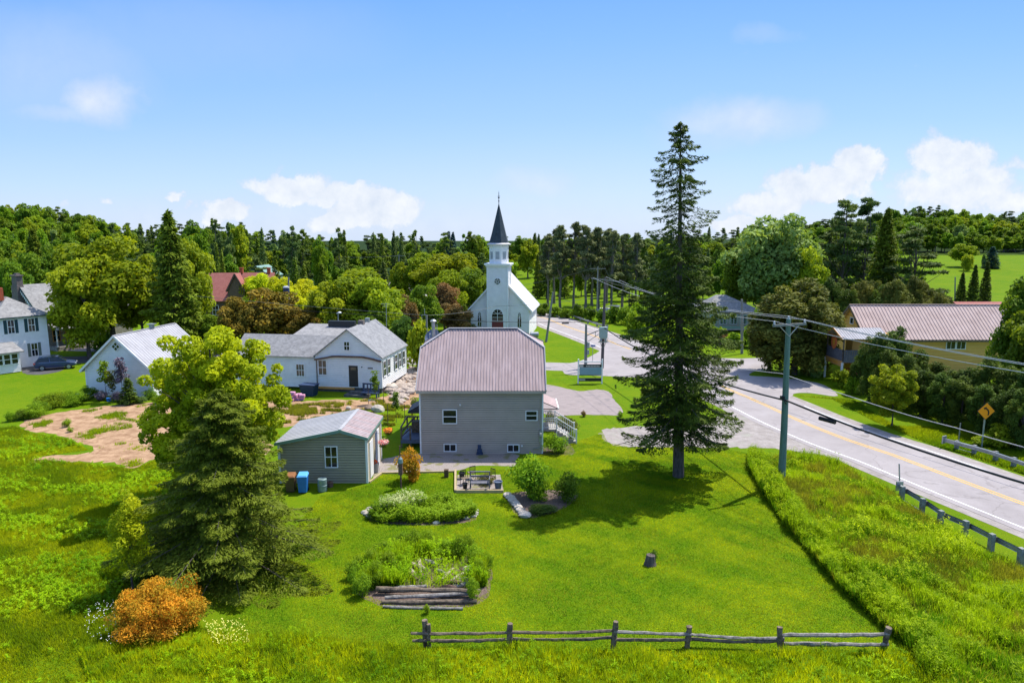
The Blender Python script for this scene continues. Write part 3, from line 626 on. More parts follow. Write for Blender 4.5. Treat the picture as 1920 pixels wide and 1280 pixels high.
t = MB(); t.slab([(9.6, 2.4, 3.35), (9.27, 2.4, 3.75), (9.27, 5.2, 3.75), (10.6, 5.2, 3.0), (10.6, 2.4, 3.0)][::-1], .06, (0, 0, 1)) if False else t.slab([(W_ + .02, 2.2, 3.55), (10.55, 2.2, 3.02), (10.55, 5.2, 3.02), (W_ + .02, 5.2, 3.55)], .08, (0, 0, 1))
t.box(W_ + .02, 2.2, 2.86, 10.5, 2.26, 2.94); t.box(10.5, 2.2, 2.86, 10.56, 5.2, 3.0); t.build('porch_roof', 'roof_mauve', h)
t = MB(); t.tube([(10.62, 2.1, 2.98), (10.62, 5.3, 2.98)], .06); t.build('gutter', 'white_paint', h)
t = MB(); t.slab([(-.02, 2.0, 3.45), (-.02, 4.4, 3.45), (-1.25, 4.4, 2.75), (-1.25, 2.0, 2.75)][::-1], .05, (0, 0, 1)); t.slab([(-.02, 2.0, 3.42), (-1.25, 2.0, 2.73), (-1.25, 2.0, 2.62), (-.02, 2.0, 2.62)], .03); t.build('awning', 'awning_dark', h)
dk = MB(); dk.box(-1.75, 1.4, .55, -.03, 4.6, .7); dk.box(-1.75, 1.36, .38, -.03, 1.4, .62); 
dko = dk.build('deck', 'slate_blue', h)
t = MB()
for x, y in ((-1.7, 1.45), (-1.7, 4.5), (-.85, 4.5), (-1.0, 1.45)): t.box(x - .06, y - .06, .0, x + .06, y + .06, 1.72)
t.beam((-1.75, 4.5, 1.68), (-.03, 4.5, 1.68), .09, .1); t.beam((-1.7, 1.45, 1.3), (-1.0, 4.5, 1.72), .09, .1); t.beam((-1.7, 1.45, .9), (-1.0, 4.5, 1.1), .06, .08); t.beam((-1.7, 1.45, 1.68), (-1.7, 4.5, 1.68), .09, .1)
t.beam((-1.7, 4.5, .9), (-.03, 4.5, .9), .06, .08); t.box(-1.15, 3.2, .7, -.15, 3.9, 1.6); t.build('railing', 'dark_wood', dko)
st = MB(); st.box(W_ + .03, 2.4, 1.05, 10.5, 4.6, 1.2)
for k in range(6): st.box(10.5 + k * .27, 2.6, .0 + .0, 10.5 + (k + 1) * .27, 4.4, 1.03 - k * .17)
sto = st.build('front_steps', 'concrete', h)
for yy_ in (2.45, 4.55):
    t = MB()
    t.beam((W_ + .05, yy_, 2.12), (10.5, yy_, 2.12), .07, .07); t.beam((W_ + .05, yy_, 1.35), (10.5, yy_, 1.35), .05, .05)
    t.beam((10.5, yy_, 2.12), (12.1, yy_, 1.1), .07, .07); t.beam((10.5, yy_, 1.35), (12.1, yy_, .35), .05, .05)
    for k in range(8): t.box(W_ + .12 + k * .155, yy_ - .015, 1.35, W_ + .15 + k * .155, yy_ + .015, 2.1)
    for k in range(10): xk = 10.6 + k * .155; t.box(xk, yy_ - .015, 1.35 - .1 - k * .098 , xk + .03, yy_ + .015, 2.06 - k * .098)
    for xk, zb, zt_ in ((10.5, 0, 2.2), (12.1, 0, 1.2)): t.box(xk - .05, yy_ - .05, zb, xk + .05, yy_ + .05, zt_)
    t.build('railing', 'white_paint', sto)
t = MB(); t.tube([(.25, Ld_ - 1.2, 5.5), (.25, Ld_ - 1.2, 9.15)], .16, 12); t.lathe((.25, Ld_ - 1.2, 9.15), [(.26, 0), (.28, .1), (.1, .22)], 12); t.tube([(.55, Ld_ - 1.2, 5.5), (.55, Ld_ - 1.2, 8.95)], .03); t.build('chimney_pipe', 'galv', h)
# ------------------------------------------------------------ sage shed
sx0, sy0 = -15.6, 43.95
s = empty('shed', (sx0, sy0, 0), 0, 'sage green lap-sided shed with low two-tone metal roof beside the gravel path', 'shed')
W2 = -9.7 - sx0; F2 = faces(W2, 4.8)
gable(s, W2, 4.8, 3.22, 3.72, 'sage_siding', 'roof_pale', ov=.14, apex=(-11.37 - sx0) / W2, metal=True, row=.18, over_f=.32, trim='white_paint', zeL=2.85, fascia='trim_green')
a = V(610, 876, sy0); b = V(633, 836, sy0)
window(s, F2['F'], a.x - sx0 + .07, a.z + .07, b.x - a.x - .14, b.z - a.z - .12, nx=2, nz=2)
t = MB(); panel(t, *F2['F'], a.x - sx0 + .1, a.x - sx0 + .62, a.z + .1, a.z + .42, .026, .032); t.build('window_fan', 'plastic_blue', s)
t = MB(); panel(t, *F2['R'], .75, 1.75, .05, 2.6, 0, .06); t.build('door', 'white_paint', s)
t = MB(); panel(t, *F2['R'], 2.65, 3.1, .05, 2.7, 0, .05); t.build('door', 'slate_blue', s)
t = MB(); panel(t, *F2['R'], 3.15, 3.75, .0, 2.75, 0, .1); t.build('door_trim', 'white_paint', s)
t = MB(); sl2 = .5 / (-9.7 + 11.37)
xa = -11.37 - sx0
ribroof(t, (W2 + .16, -.34, 3.22 - .16 * sl2 + .075), (W2 + .16, 5.14, 3.22 - .16 * sl2 + .075), (-(W2 + .16 - xa) + .08, 0, (W2 + .08 - xa) * sl2), rib=.3, rh=.03, thick=.02); t.build('roof_panel', 'roof_mauve', s)
# ------------------------------------------------------------ white garage
TH = R(13)
g = empty('garage', G(165, 740), -R(8), 'white clapboard garage with diamond gable window and silver metal roof, left of the yellow-green maple', 'garage')
Fg = gable(g, 7.5, 9.5, 2.95, 6.3, 'white_siding', 'roof_silver', metal=True, ov=.45, over_f=.3, fascia='white_paint')
t = MB(); c_ = Vector((3.75, -.06, 5.2)); rr = .52
t.slab([c_ + Vector((0, 0, rr)), c_ + Vector((-rr, 0, 0)), c_ + Vector((0, 0, -rr)), c_ + Vector((rr, 0, 0))][::-1], .05, (0, 1, 0)); dw = t.build('window', 'white_paint', g)
t = MB(); q = .2
for dx, dz in ((0, .24), (0, -.24), (.24, 0), (-.24, 0)):
    c2 = c_ + Vector((dx, -.055, dz)); t.slab([c2 + Vector((0, 0, q)), c2 + Vector((-q, 0, 0)), c2 + Vector((0, 0, -q)), c2 + Vector((q, 0, 0))][::-1], .01, (0, -1, 0))
t.build('pane', 'glass', dw)
t = MB(); t.box(3.55, 5.5, 6.3, 3.95, 5.9, 6.75); t.box(3.4, 5.35, 6.75, 4.1, 6.05, 6.82); t.build('roof_vent', 'galv', g)
# ------------------------------------------------------------ white farmhouse with wing
fl = G(595, 733); fh = empty('farmhouse', fl, -R(9), 'old white clapboard farmhouse with long left wing, black front door and grey shingle roof', 'house')
Wf, Lf = 7.25, 8.2; Ff = gable(fh, Wf, Lf, 3.95, 6.75, 'white_siding', 'shingle_grey', z0=.55, ov=.2, over_f=.25, row=.19)
t = MB(); t.box(.08, .08, 0, Wf - .08, Lf - .08, .6); t.build('foundation', 'foundation', fh)
t = MB(); t.box(0, -.06, .3, 4.2, -.0, .55); t.build('sill_beam', 'orange_wood', fh)
def fwin(u, z, w, h_, **k): return window(fh, Ff['F'], u, z, w, h_, **k)
fwin(.3, 1.85, .85, 1.5, nx=2, nz=2, pane='curtain_glass'); fwin(3.25, 4.55, .55, .85, nx=2, nz=2)
t = MB(); panel(t, *Ff['F'], 3.55, 4.75, .62, 3.0, 0, .05); dr = t.build('door_frame', 'white_paint', fh)
t = MB(); panel(t, *Ff['F'], 3.65, 4.65, .64, 2.9, .04, .075); dd = t.build('door', 'black_paint', dr)
t = MB(); panel(t, *Ff['F'], 3.88, 4.45, 2.4, 2.72, .06, .085); t.build('pane', 'curtain_glass', dr)
t = MB(); pts = [(-.1, -.14, 3.45), (.9, -.14, 3.62), (1.8, -.14, 3.82), (2.6, -.14, 3.86), (5.2, -.14, 3.86), (6.1, -.14, 3.72), (Wf, -.14, 3.45)]
for p, q_ in zip(pts, pts[1:]): t.beam(p, q_, .22, .16)
t.build('porch_ledger', 'rust', fh)
t = MB(); t.tube([(.08, -.1, .5), (.08, -.1, 3.5)], .05); t.build('downspout', 'dark_wood', fh)
t = MB(); t.box(5.75, -.06, 2.62, 6.3, -.03, 2.74); t.build('house_number', 'curtain_glass', fh)
t = MB(); t.box(5.05, -.09, 2.72, 5.15, -.03, 2.84); t.build('door_lamp', 'black_paint', fh)
for u, w in ((.35, .8), (1.65, .8), (4.0, .9), (5.4, .8), (6.8, .8)):
    window(fh, Ff['R'], u + .1, 1.75, w - .1, 1.55, nx=1, nz=2, shut='shutter', sw=.22)
t = MB(); t.box(3.2, 4.0, 6.7, 3.8, 4.6, 7.15); t.build('chimney', 'chimney_stone', fh)
t = MB(); t.box(3.3, 5.9, 6.7, 3.75, 6.3, 7.2); t.build('chimney', 'galv', fh)
wl = MB(); Lw = 9.5
lapwall(wl, (-Lw, .25, 0), XV, -YV, [(0, 3.75), (Lw, 3.75)], .35, .14); lapwall(wl, (-Lw, 5.5, 0), -YV, -XV, [(0, 3.75), (2.6, 5.55), (5.2, 3.75)], .35, .14); wl.build('wing_wall', 'white_siding', fh)
t = MB(); t.slab([(-Lw - .2, 0, 3.68), (.9, 0, 3.68), (.9 + 2, 2.9, 5.6), (-Lw - .2, 2.9, 5.6)], .1, (0, 0, 1)); t.slab([(-Lw - .2, 2.9, 5.6), (2.2, 2.9, 5.6), (.9, 5.8, 3.68), (-Lw - .2, 5.8, 3.68)], .1, (0, 0, 1)); t.build('wing_roof', 'shingle_wing', fh)
t = MB(); t.slab([(-4.5, 3.6, 5.35), (1.8, 3.6, 5.35), (1.8, 8.2, 6.15), (-4.5, 8.2, 6.15)], .12, (0, 0, 1)); t.build('back_roof', 'shingle_wing', fh)
t = MB(); t.box(-1.6, 7.0, 6.0, 1.6, 7.6, 6.65); t.build('parapet', 'black_paint', fh)
window(fh, ((-Lw, .25, 0), XV, -YV), Lw - 2.35, 1.55, .85, 1.25, nx=3, nz=2, pane='curtain_glass', fw=.1)
t = MB(); t.beam((-Lw - .1, .19, 3.66), (0, .19, 3.66), .05, .22); t.build('wing_fascia', 'white_paint', fh)
# ------------------------------------------------------------ left white two-storey house
PH = R(36); lh = empty('white_house', G(4, 694), R(90) - PH, 'two-storey white house with dark teal shutters and grey hip roof at the left edge', 'house')
# local x runs along the visible wall, local -y faces the lawn
Wl, Dl = 5.3, 7.0; Fl = faces(Wl, Dl); mb = MB()
for k, ln in (('F', Wl), ('R', Dl), ('L', Dl), ('B', Wl)): lapwall(mb, *Fl[k], [(0, 6.5), (ln, 6.5)], 0, .15)
mb.build('wall', 'white_siding', lh)
for x, y in ((0, 0), (Wl, 0), (Wl, Dl), (0, Dl)): t = MB(); t.box(x - .05, y - .05, 0, x + .05, y + .05, 6.5); t.build('corner_board', 'white_paint', lh)
t = MB(); e = .45; ap = [(Wl / 2 - .3, 3.2, 8.75), (Wl / 2 - .3, 3.8, 8.75)]
c4 = [(-e, -e, 6.45), (Wl + e, -e, 6.45), (Wl + e, Dl + e, 6.45), (-e, Dl + e, 6.45)]
t.add(c4 + ap, [(0, 1, 4), (1, 2, 5, 4), (2, 3, 5), (3, 0, 4, 5)]); t.build('roof', 'shingle_wing', lh)
t = MB(); t.box(-e, -e, 6.3, Wl + e, Dl + e, 6.44); t.build('eave', 'shutter', lh)
for u in (1.0, 3.2): window(lh, Fl['F'], u + .1, 4.45, .65, 1.6, nx=2, nz=2, shut='shutter', sw=.36)
window(lh, Fl['F'], 3.35, 1.3, .65, 1.6, nx=2, nz=2, shut='shutter_grey', sw=.34)
window(lh, Fl['L'], 2.0, 4.45, .7, 1.6, nx=2, nz=2, shut='shutter', sw=.36)
t = MB(); t.box(1.35, 2.9, 8.3, 1.95, 3.5, 9.9); t.build('chimney', 'brick', lh)
pw = MB(); Wp = 2.6; FP = ((-1.6, -3.1, 0), XV, -YV)
lapwall(pw, (-1.6, -3.1, 0), XV, -YV, [(0, 2.6), (Wp, 2.6)], .1, .15); lapwall(pw, (-1.6 + Wp, -3.1, 0), YV, XV, [(0, 2.6), (3.1, 2.6)], .1, .15); lapwall(pw, (-1.6, 0, 0), -YV, -XV, [(0, 2.6), (3.1, 2.6)], .1, .15); pw.build('porch_wall', 'white_siding', lh)
t = MB(); t.slab([(-2.0, -3.5, 2.6), (Wp - 1.2, -3.5, 2.6), (Wp - 1.2, .0, 3.4), (-2.0, .0, 3.4)], .14, (0, 0, 1)); t.build('porch_roof', 'shingle_wing', lh)
for k in range(3): window(lh, ((-1.6, -3.1, 0), XV, -YV), .2 + k * .78, 1.15, .6, 1.15, nx=1, nz=2)
# ------------------------------------------------------------ stone house behind the left tree
sh = empty('stone_house', G(26, 648), -R(30), 'stone house with big rough chimney and scalloped gable trim behind the left trees', 'house')
Fs = gable(sh, 9.0, 13, 5.4, 9.3, 'stone', 'shingle_wing', ov=.5, over_f=.5, row=3, trim=None, fascia='shutter')
t = MB(); t.box(3.2, -.9, 0, 4.9, .0, 9.2); t.box(3.35, -.8, 9.2, 4.75, .0, 10.6); t.box(3.2, -.95, 10.6, 4.9, .1, 10.75); t.box(3.7, -.6, 10.75, 4.4, -.1, 11.0); t.build('chimney', 'chimney_stone', sh)
t = MB()
for k in range(14):
    f_ = k / 14; t.box(4.5 + 4.6 * f_, -.56, 9.0 - 3.9 * f_ - .55, 4.62 + 4.6 * f_ + .1, -.5, 9.0 - 3.9 * f_ - .2); t.box(4.4 - 4.6 * f_, -.56, 9.0 - 3.9 * f_ - .55, 4.5 - 4.6 * f_ + .1, -.5, 9.0 - 3.9 * f_ - .2)
t.build('gable_trim', 'white_paint', sh)
window(sh, Fs['F'], 5.9, 4.8, .7, .9, frame='shutter')
t = MB(); t.slab([(9.0, .5, 3.9), (11.3, .5, 3.1), (11.3, 9, 3.1), (9.0, 9, 3.9)], .12, (0, 0, 1)); t.build('porch_roof', 'shingle_wing', sh)
for y in (.6, 3, 5.5, 8.8): t = MB(); t.box(11.05, y, .6, 11.2, y + .15, 3.1); t.build('porch_post', 'white_paint', sh)
t = MB(); t.box(9, .5, 0, 11.3, 9, .6); t.build('porch_base', 'stone', sh)
for u in (1.2, 2.9, 4.6, 6.6): window(sh, Fs['R'], u, 1.2, .9, 1.6, nx=2, nz=2, frame='orange_wood')
# ------------------------------------------------------------ red-roofed house
rh_ = empty('red_roof_house', G(378, 606), R(8), 'brown house with a long faded red shingle roof and pointed dormer behind the rust-leaved trees', 'house')
# ridge runs left-right: build with local axes turned
rw = MB(); Lr, Dr = 12.5, 8.0; Fr = faces(Lr, Dr)
lapwall(rw, *Fr['F'], [(0, 4.7), (Lr, 4.7)], 0, .3); lapwall(rw, *Fr['L'], [(0, 4.7), (Dr / 2, 9.2), (Dr, 4.7)], 0, .3); lapwall(rw, *Fr['R'], [(0, 4.7), (Dr / 2, 9.2), (Dr, 4.7)], 0, .3); lapwall(rw, *Fr['B'], [(0, 4.7), (Lr, 4.7)], 0, .3)
rw.build('wall', 'brown_wall', rh_)
t = MB(); slr = 4.5 / (Dr / 2)
t.slab([(-.5, -.5, 4.7 - .5 * slr + .05), (Lr + .5, -.5, 4.7 - .5 * slr + .05), (Lr + .5, Dr / 2, 9.25), (-.5, Dr / 2, 9.25)], .12, (0, 0, 1)); t.slab([(-.5, Dr / 2, 9.25), (Lr + .5, Dr / 2, 9.25), (Lr + .5, Dr + .5, 4.7 - .5 * slr + .05), (-.5, Dr + .5, 4.7 - .5 * slr + .05)], .12, (0, 0, 1))
for x0_ in (6.7,):
    t.slab([(x0_ - 1.7, -.9, 6.0), (x0_, -.9, 9.3), (x0_, 3.4, 9.3), (x0_ - 1.7, 1.6, 6.0)][::-1], .1, (0, 0, 1)); t.slab([(x0_, -.9, 9.3), (x0_ + 1.7, -.9, 6.0), (x0_ + 1.7, 1.6, 6.0), (x0_, 3.4, 9.3)][::-1], .1, (0, 0, 1))
t.build('roof', 'shingle_red', rh_)
t = MB(); t.add([(5.2, -.6, 4.6), (8.2, -.6, 4.6), (8.2, -.6, 6.1), (6.7, -.6, 9.0), (5.2, -.6, 6.1)], [(0, 1, 2, 3, 4)]); t.box(5.2, -.58, 0, 8.2, 2, 6); t.build('dormer', 'brown_wall', rh_)
t = MB(); t.beam((5.0, -.95, 6.0), (6.7, -.95, 9.25), .08, .25); t.beam((8.4, -.95, 6.0), (6.7, -.95, 9.25), .08, .25); t.build('bargeboard', 'rust', rh_)
window(rh_, Fr['F'], 2.2, 1.6, 1.0, 1.7, nx=2, nz=2); window(rh_, Fr['F'], 10, 1.6, 1.0, 1.7, nx=2, nz=2)
for x in (6.5, 11.6): t = MB(); t.box(x, 3.7, 9.1, x + .6, 4.3, 10.1); t.box(x - .08, 3.62, 10.1, x + .68, 4.38, 10.2); t.build('chimney', 'brick', rh_)
# ------------------------------------------------------------ church
TC = R(8); ch = empty('church', Vector((-6.75, 111.5, 0)), -TC, 'white wooden church with tall square tower, arched doorway and dark pointed spire', 'church')
Wc, Lc = 9.6, 11.5
Fc = gable(ch, Wc, Lc, 4.8, 10.0, 'white_siding', 'shingle_light', ov=.55, over_f=.35, row=.2, fascia='white_paint')
tx0, tx1, ty0, ty1 = 2.95, 6.25, -1.0, 2.2; tw = MB()
lapwall(tw, (tx0, ty0, 0), XV, -YV, [(0, 11.7), (tx1 - tx0, 11.7)], 0, .2); lapwall(tw, (tx1, ty0, 0), YV, XV, [(0, 11.7), (3.2, 11.7)], 0, .2); lapwall(tw, (tx0, ty1, 0), -YV, -XV, [(0, 11.7), (3.2, 11.7)], 0, .2); lapwall(tw, (tx1, ty1, 0), -XV, YV, [(0, 11.7), (3.3, 11.7)], 0, .2)
two = tw.build('tower', 'white_siding', ch)
t = MB(); corner = [(tx0, ty0), (tx1, ty0), (tx1, ty1), (tx0, ty1)]
for x, y in corner: t.box(x - .1, y - .1, 0, x + .1, y + .1, 11.7)
t.box(tx0 - .45, ty0 - .45, 11.7, tx1 + .45, ty1 + .45, 11.95); t.box(tx0 - .25, ty0 - .25, 11.45, tx1 + .25, ty1 + .25, 11.7); t.box(tx0 - .05, ty0 - .06, 3.95, tx1 + .05, ty0, 4.05); t.build('cornice', 'white_paint', two)
cxm, cym = (tx0 + tx1) / 2, (ty0 + ty1) / 2
def ngon(r_, z, n=8, ph=math.pi / 8): return [(cxm + r_ * math.cos(ph + 2 * math.pi * k / n), cym + r_ * math.sin(ph + 2 * math.pi * k / n), z) for k in range(n)]
t = MB(); k0 = ngon(1.58, 11.95) + ngon(1.58, 14.9); t.add(k0, [(i, (i + 1) % 8, 8 + (i + 1) % 8, 8 + i) for i in range(8)])
for zz_, rr_ in ((12.45, 1.62), (14.0, 1.62), (14.55, 1.66)): k0 = ngon(rr_, zz_) + ngon(rr_, zz_ + .1); t.add(k0, [(i, (i + 1) % 8, 8 + (i + 1) % 8, 8 + i) for i in range(8)] + [tuple(range(8))[::-1], tuple(range(8, 16))])
bel = t.build('belfry', 'white_siding', ch)
for k in range(8):
    an = math.pi / 8 + 2 * math.pi * (k + .5) / 8; c_ = Vector((cxm + math.cos(an) * 1.47, cym + math.sin(an) * 1.47, 0)); u_ = Vector((-math.sin(an), math.cos(an), 0)); n_ = Vector((math.cos(an), math.sin(an), 0))
    t = MB()
    for j in range(8): panel(t, c_, u_, n_, -.32, .32, 12.65 + j * .15, 12.65 + j * .15 + .1, -.02, .035)
    t.build('louvre', 'galv', bel)
t = MB(); k0 = ngon(1.98, 14.88) + ngon(2.0, 15.0) + ngon(1.3, 15.35); t.add(k0, [(8 * r_ + i, 8 * r_ + (i + 1) % 8, 8 * r_ + 8 + (i + 1) % 8, 8 * r_ + 8 + i) for r_ in range(2) for i in range(8)] + [tuple(range(8))[::-1], tuple(range(16, 24))]); t.build('belfry_eave', 'shingle_light', ch)
t = MB(); k0 = ngon(1.62, 15.2) + ngon(1.18, 16.7) + ngon(.06, 21.3); t.add(k0, [(8 * r_ + i, 8 * r_ + (i + 1) % 8, 8 * r_ + 8 + (i + 1) % 8, 8 * r_ + 8 + i) for r_ in range(2) for i in range(8)] + [tuple(range(16, 24))]); t.build('spire', 'shingle_dark', ch)
t = MB(); t.lathe((cxm, cym, 21.2), [(.05, 0), (.05, .5), (.14, .6), (.05, .72), (.05, 1.0), (.17, 1.12), (.05, 1.26), (.04, 1.9), (.005, 2.2)], 8); t.beam((cxm - .22, cym, 22.55), (cxm + .22, cym, 22.55), .06, .06); t.build('finial', 'black_paint', ch)
def arch(parent, cx_, y_, z0_, w_, h_, name, frame='white_paint', pane='glass', tracery=True):
    def prof(k):
        hw = w_ / 2 * k; sp = h_ * .55; pts_ = [(-hw, 0), (hw, 0), (hw, sp)]
        for j in range(1, 6): a_ = j / 6; pts_.append((hw * (1 - a_) ** .75, sp + (h_ * (1 + (k - 1) * .4) - sp) * math.sin(a_ * math.pi / 2) ** .8))
        pts_.append((0, h_ * (1 + (k - 1) * .4)))
        for j in range(5, 0, -1): a_ = j / 6; pts_.append((-hw * (1 - a_) ** .75, sp + (h_ * (1 + (k - 1) * .4) - sp) * math.sin(a_ * math.pi / 2) ** .8))
        pts_.append((-hw, sp)); return pts_
    t_ = MB(); t_.slab([(cx_ + x, y_ - .05, z0_ - .05 + z) for x, z in prof(1.28)], .05, (0, -1, 0)); fr_ = t_.build(name, frame, parent)
    t_ = MB(); t_.slab([(cx_ + x, y_ - .085, z0_ + z) for x, z in prof(1.0)], .03, (0, -1, 0)); t_.build('pane', pane, fr_)
    if tracery:
        t_ = MB(); t_.box(cx_ - .035, y_ - .11, z0_, cx_ + .035, y_ - .086, z0_ + h_ * .97)
        for zz in (.3, .6): t_.box(cx_ - w_ / 2, y_ - .108, z0_ + h_ * zz, cx_ + w_ / 2, y_ - .087, z0_ + h_ * zz + .05)
        t_.beam((cx_, y_ - .1, z0_ + h_ * .6), (cx_ - w_ * .33, y_ - .1, z0_ + h_ * .82), .02, .05); t_.beam((cx_, y_ - .1, z0_ + h_ * .6), (cx_ + w_ * .33, y_ - .1, z0_ + h_ * .82), .02, .05); t_.build('tracery', 'white_paint', fr_)
for cx_ in (1.45, 8.05): arch(ch, cx_, 0, 1.65, .58, 2.35, 'window')
arch(ch, cxm, ty0, 2.72, 1.8, 1.85, 'window')
t = MB(); t.box(cxm - .95, ty0 - .08, 0, cxm + .95, ty0 - .03, 2.62); dr = t.build('door', 'door_red', ch)
t = MB(); t.box(cxm - 1.14, ty0 - .1, 0, cxm - .95, ty0 - .02, 2.66); t.box(cxm + .95, ty0 - .1, 0, cxm + 1.14, ty0 - .02, 2.66); t.build('door_frame', 'white_paint', ch)
t = MB(); rw_ = .52
for k in range(24):
    a1, a2 = 2 * math.pi * k / 24, 2 * math.pi * (k + 1) / 24
    t.beam((cxm + rw_ * math.cos(a1), ty0 - .06, 9.1 + rw_ * math.sin(a1)), (cxm + rw_ * math.cos(a2), ty0 - .06, 9.1 + rw_ * math.sin(a2)), .08, .12, (0, 1, 0))
for k in range(5):
    a1, a2 = math.pi / 2 + 4 * math.pi * k / 5, math.pi / 2 + 4 * math.pi * (k + 1) / 5; t.beam((cxm + .5 * math.cos(a1), ty0 - .09, 9.1 + .5 * math.sin(a1)), (cxm + .5 * math.cos(a2), ty0 - .09, 9.1 + .5 * math.sin(a2)), .045, .03, (0, 1, 0))
rz_ = t.build('window', 'white_paint', ch)
t = MB(); t.add([(cxm + .5 * math.cos(2 * math.pi * k / 20), ty0 - .055, 9.1 + .5 * math.sin(2 * math.pi * k / 20)) for k in range(20)], [tuple(range(20))]); t.build('pane', 'glass', rz_)
# ------------------------------------------------------------ yellow building with balcony, right
yb = empty('yellow_building', Vector((42.3, 80.2, 0)), 0, 'long yellow building under a pinkish ribbed metal roof behind the cedar hedge', 'building')
Ly, Dy = 20.5, 8.0; Fy = faces(Ly, Dy); mb = MB()
lapwall(mb, *Fy['F'], [(0, 4.6), (Ly, 4.6)], 0, .4, .01); lapwall(mb, *Fy['L'], [(0, 4.6), (4, 7.85), (8, 4.6)], 0, .4, .01); lapwall(mb, *Fy['R'], [(0, 4.6), (4, 7.85), (8, 4.6)], 0, .4, .01); lapwall(mb, *Fy['B'], [(0, 4.6), (Ly, 4.6)], 0, .4, .01)
mb.build('wall', 'yellow_siding', yb)
r = MB(); sly = 3.25 / 4
ribroof(r, (-.5, -.5, 4.6 - .5 * sly + .06), (Ly + .5, -.5, 4.6 - .5 * sly + .06), (0, 4.5, 4.5 * sly), rib=.42, rh=.06); ribroof(r, (Ly + .5, 8.5, 4.6 - .5 * sly + .06), (-.5, 8.5, 4.6 - .5 * sly + .06), (0, -4.5, 4.5 * sly), rib=.42, rh=.06); r.beam((-.5, 4, 7.97), (Ly + .5, 4, 7.97), .25, .06)
r.build('roof', 'roof_tan', yb)
t = MB(); t.beam((-.53, -.5, 4.14), (-.53, 4, 7.8), .06, .28); t.beam((-.53, 8.5, 4.14), (-.53, 4, 7.8), .06, .28); t.box(-.5, -.56, 4.0, Ly + .5, -.5, 4.2); t.build('fascia', 'dark_wood', yb)
for u in (9.4, 10.6): window(yb, Fy['F'], u, 3.1, 1.0, 1.2, nx=2, nz=1, frame='trim_green' if u > 20 else 'white_paint')
window(yb, Fy['F'], 18.3, 3.0, 1.0, 1.3, nx=1, nz=2); window(yb, Fy['L'], 3.6, 5.6, .7, .7, nx=1, nz=1); window(yb, Fy['L'], 6.4, 3.0, .8, 1.2, nx=1, nz=2)
# balcony hung on the left gable: local x negative
bx0, by0, by1 = -5.6, -5.6, -1.6
t = MB(); t.box(bx0, by0, 2.45, 1.5, by1, 2.65); t.box(-1.5, by1, 2.45, 2.5, 0, 2.62); dk = t.build('balcony_floor', 'grey_wood', yb)
for x, y in ((bx0, by0), (bx0, by1), (-2.4, by0), (.9, by0)): t = MB(); t.box(x - .09, y - .09, 0, x + .09, y + .09, 2.45); t.build('balcony_post', 'white_paint', yb)
t = MB(); bd = 0
for k in range(26): t.box(bx0 + .05 + k * .255, by0, 2.65, bx0 + .27 + k * .255, by0 + .03, 3.75)
for k in range(15): t.box(bx0, by0 + .05 + k * .26, 2.65, bx0 + .03, by0 + .27 + k * .26, 3.75)
t.box(bx0 - .03, by0 - .03, 3.75, 1.0, by0 + .1, 3.85); t.box(bx0 - .03, by0 - .03, 3.752, bx0 + .1, by1, 3.852); t.build('railing', 'grey_wood', yb)
for x, y in ((bx0 + .06, by0 + .06), (bx0 + .06, by1 - .06), (-2.4, by0 + .06), (.9, by0 + .06)): t = MB(); t.box(x - .06, y - .06, 2.65, x + .06, y + .06, 5.3); t.build('balcony_post', 'dark_wood', yb)
t = MB(); ym = (by0 + by1) / 2
ribroof(t, (bx0 - .3, by0 - .3, 5.15), (-.6, by0 - .3, 5.15), (0, 2.3, .95), rib=.3); ribroof(t, (-.6, by1 + .3, 5.15), (bx0 - .3, by1 + .3, 5.15), (0, -2.3, .95), rib=.3); t.build('balcony_roof', 'roof_silver', yb)
t = MB(); t.beam((bx0 - .05, by0, 5.2), (bx0 - .05, by1, 5.2), .1, .28); t.beam((bx0 - .33, by0 - .3, 5.12), (bx0 - .33, ym, 6.05), .05, .18); t.beam((bx0 - .33, by1 + .3, 5.12), (bx0 - .33, ym, 6.05), .05, .18); t.box(bx0, by0 - .03, 5.0, 1.0, by0 + .06, 5.2); t.build('balcony_beam', 'orange_wood', yb)
t = MB(); t.box(bx0 - .06, by0, 2.0, bx0 - .01, by1, 2.62); bn = t.build('name_board', 'orange_wood', yb)
t = MB()
for k, wd_ in enumerate((.42, .3, .3, .26, .3)): y0_ = by1 - .95 - k * .45; t.box(bx0 - .075, y0_ - wd_, 2.16 + (.02 * (k % 2)), bx0 - .06, y0_, 2.46)
t.build('faded_lettering', 'heart_centre', bn)
t = MB(); t.slab([(bx0 - .14, ym + y, 4.62 + z) for y, z in ((0, -.95), (.42, -.72), (.68, -.25), (.66, .22), (.42, .45), (.1, .42), (-.1, .42), (-.42, .45), (-.66, .22), (-.68, -.25), (-.42, -.72))][::-1], .05, (-1, 0, 0)); ps = t.build('hanging_plaque', 'heart_orange', yb)
t = MB(); t.slab([(bx0 - .165, ym + y, 4.55 + z) for y, z in ((0, -.5), (.24, -.2), (.22, .3), (-.22, .3), (-.24, -.2))][::-1], .02, (-1, 0, 0)); t.build('plaque_centre', 'heart_centre', ps)
t = MB(); t.beam((-5.4, -4.8, .1), (-3.8, -3.0, 1.25), .06, .1); t.beam((-3.8, -3.0, 1.3), (.5, -3.0, 1.3), .06, .12); t.beam((-3.8, -3.0, .7), (.5, -3.0, .7), .06, .08)
for k in range(15): t.box(-3.8 + k * .3, -3.02, .1, -3.74 + k * .3, -2.98, 1.25)
t.build('stair_railing', 'red_wood', yb)
t = MB(); t.box(-1.2, -1.58, 2.65, -.3, -1.5, 4.6); t.box(.2, -1.58, 3.2, .9, -1.5, 4.4); t.build('balcony_door', 'white_paint', yb)
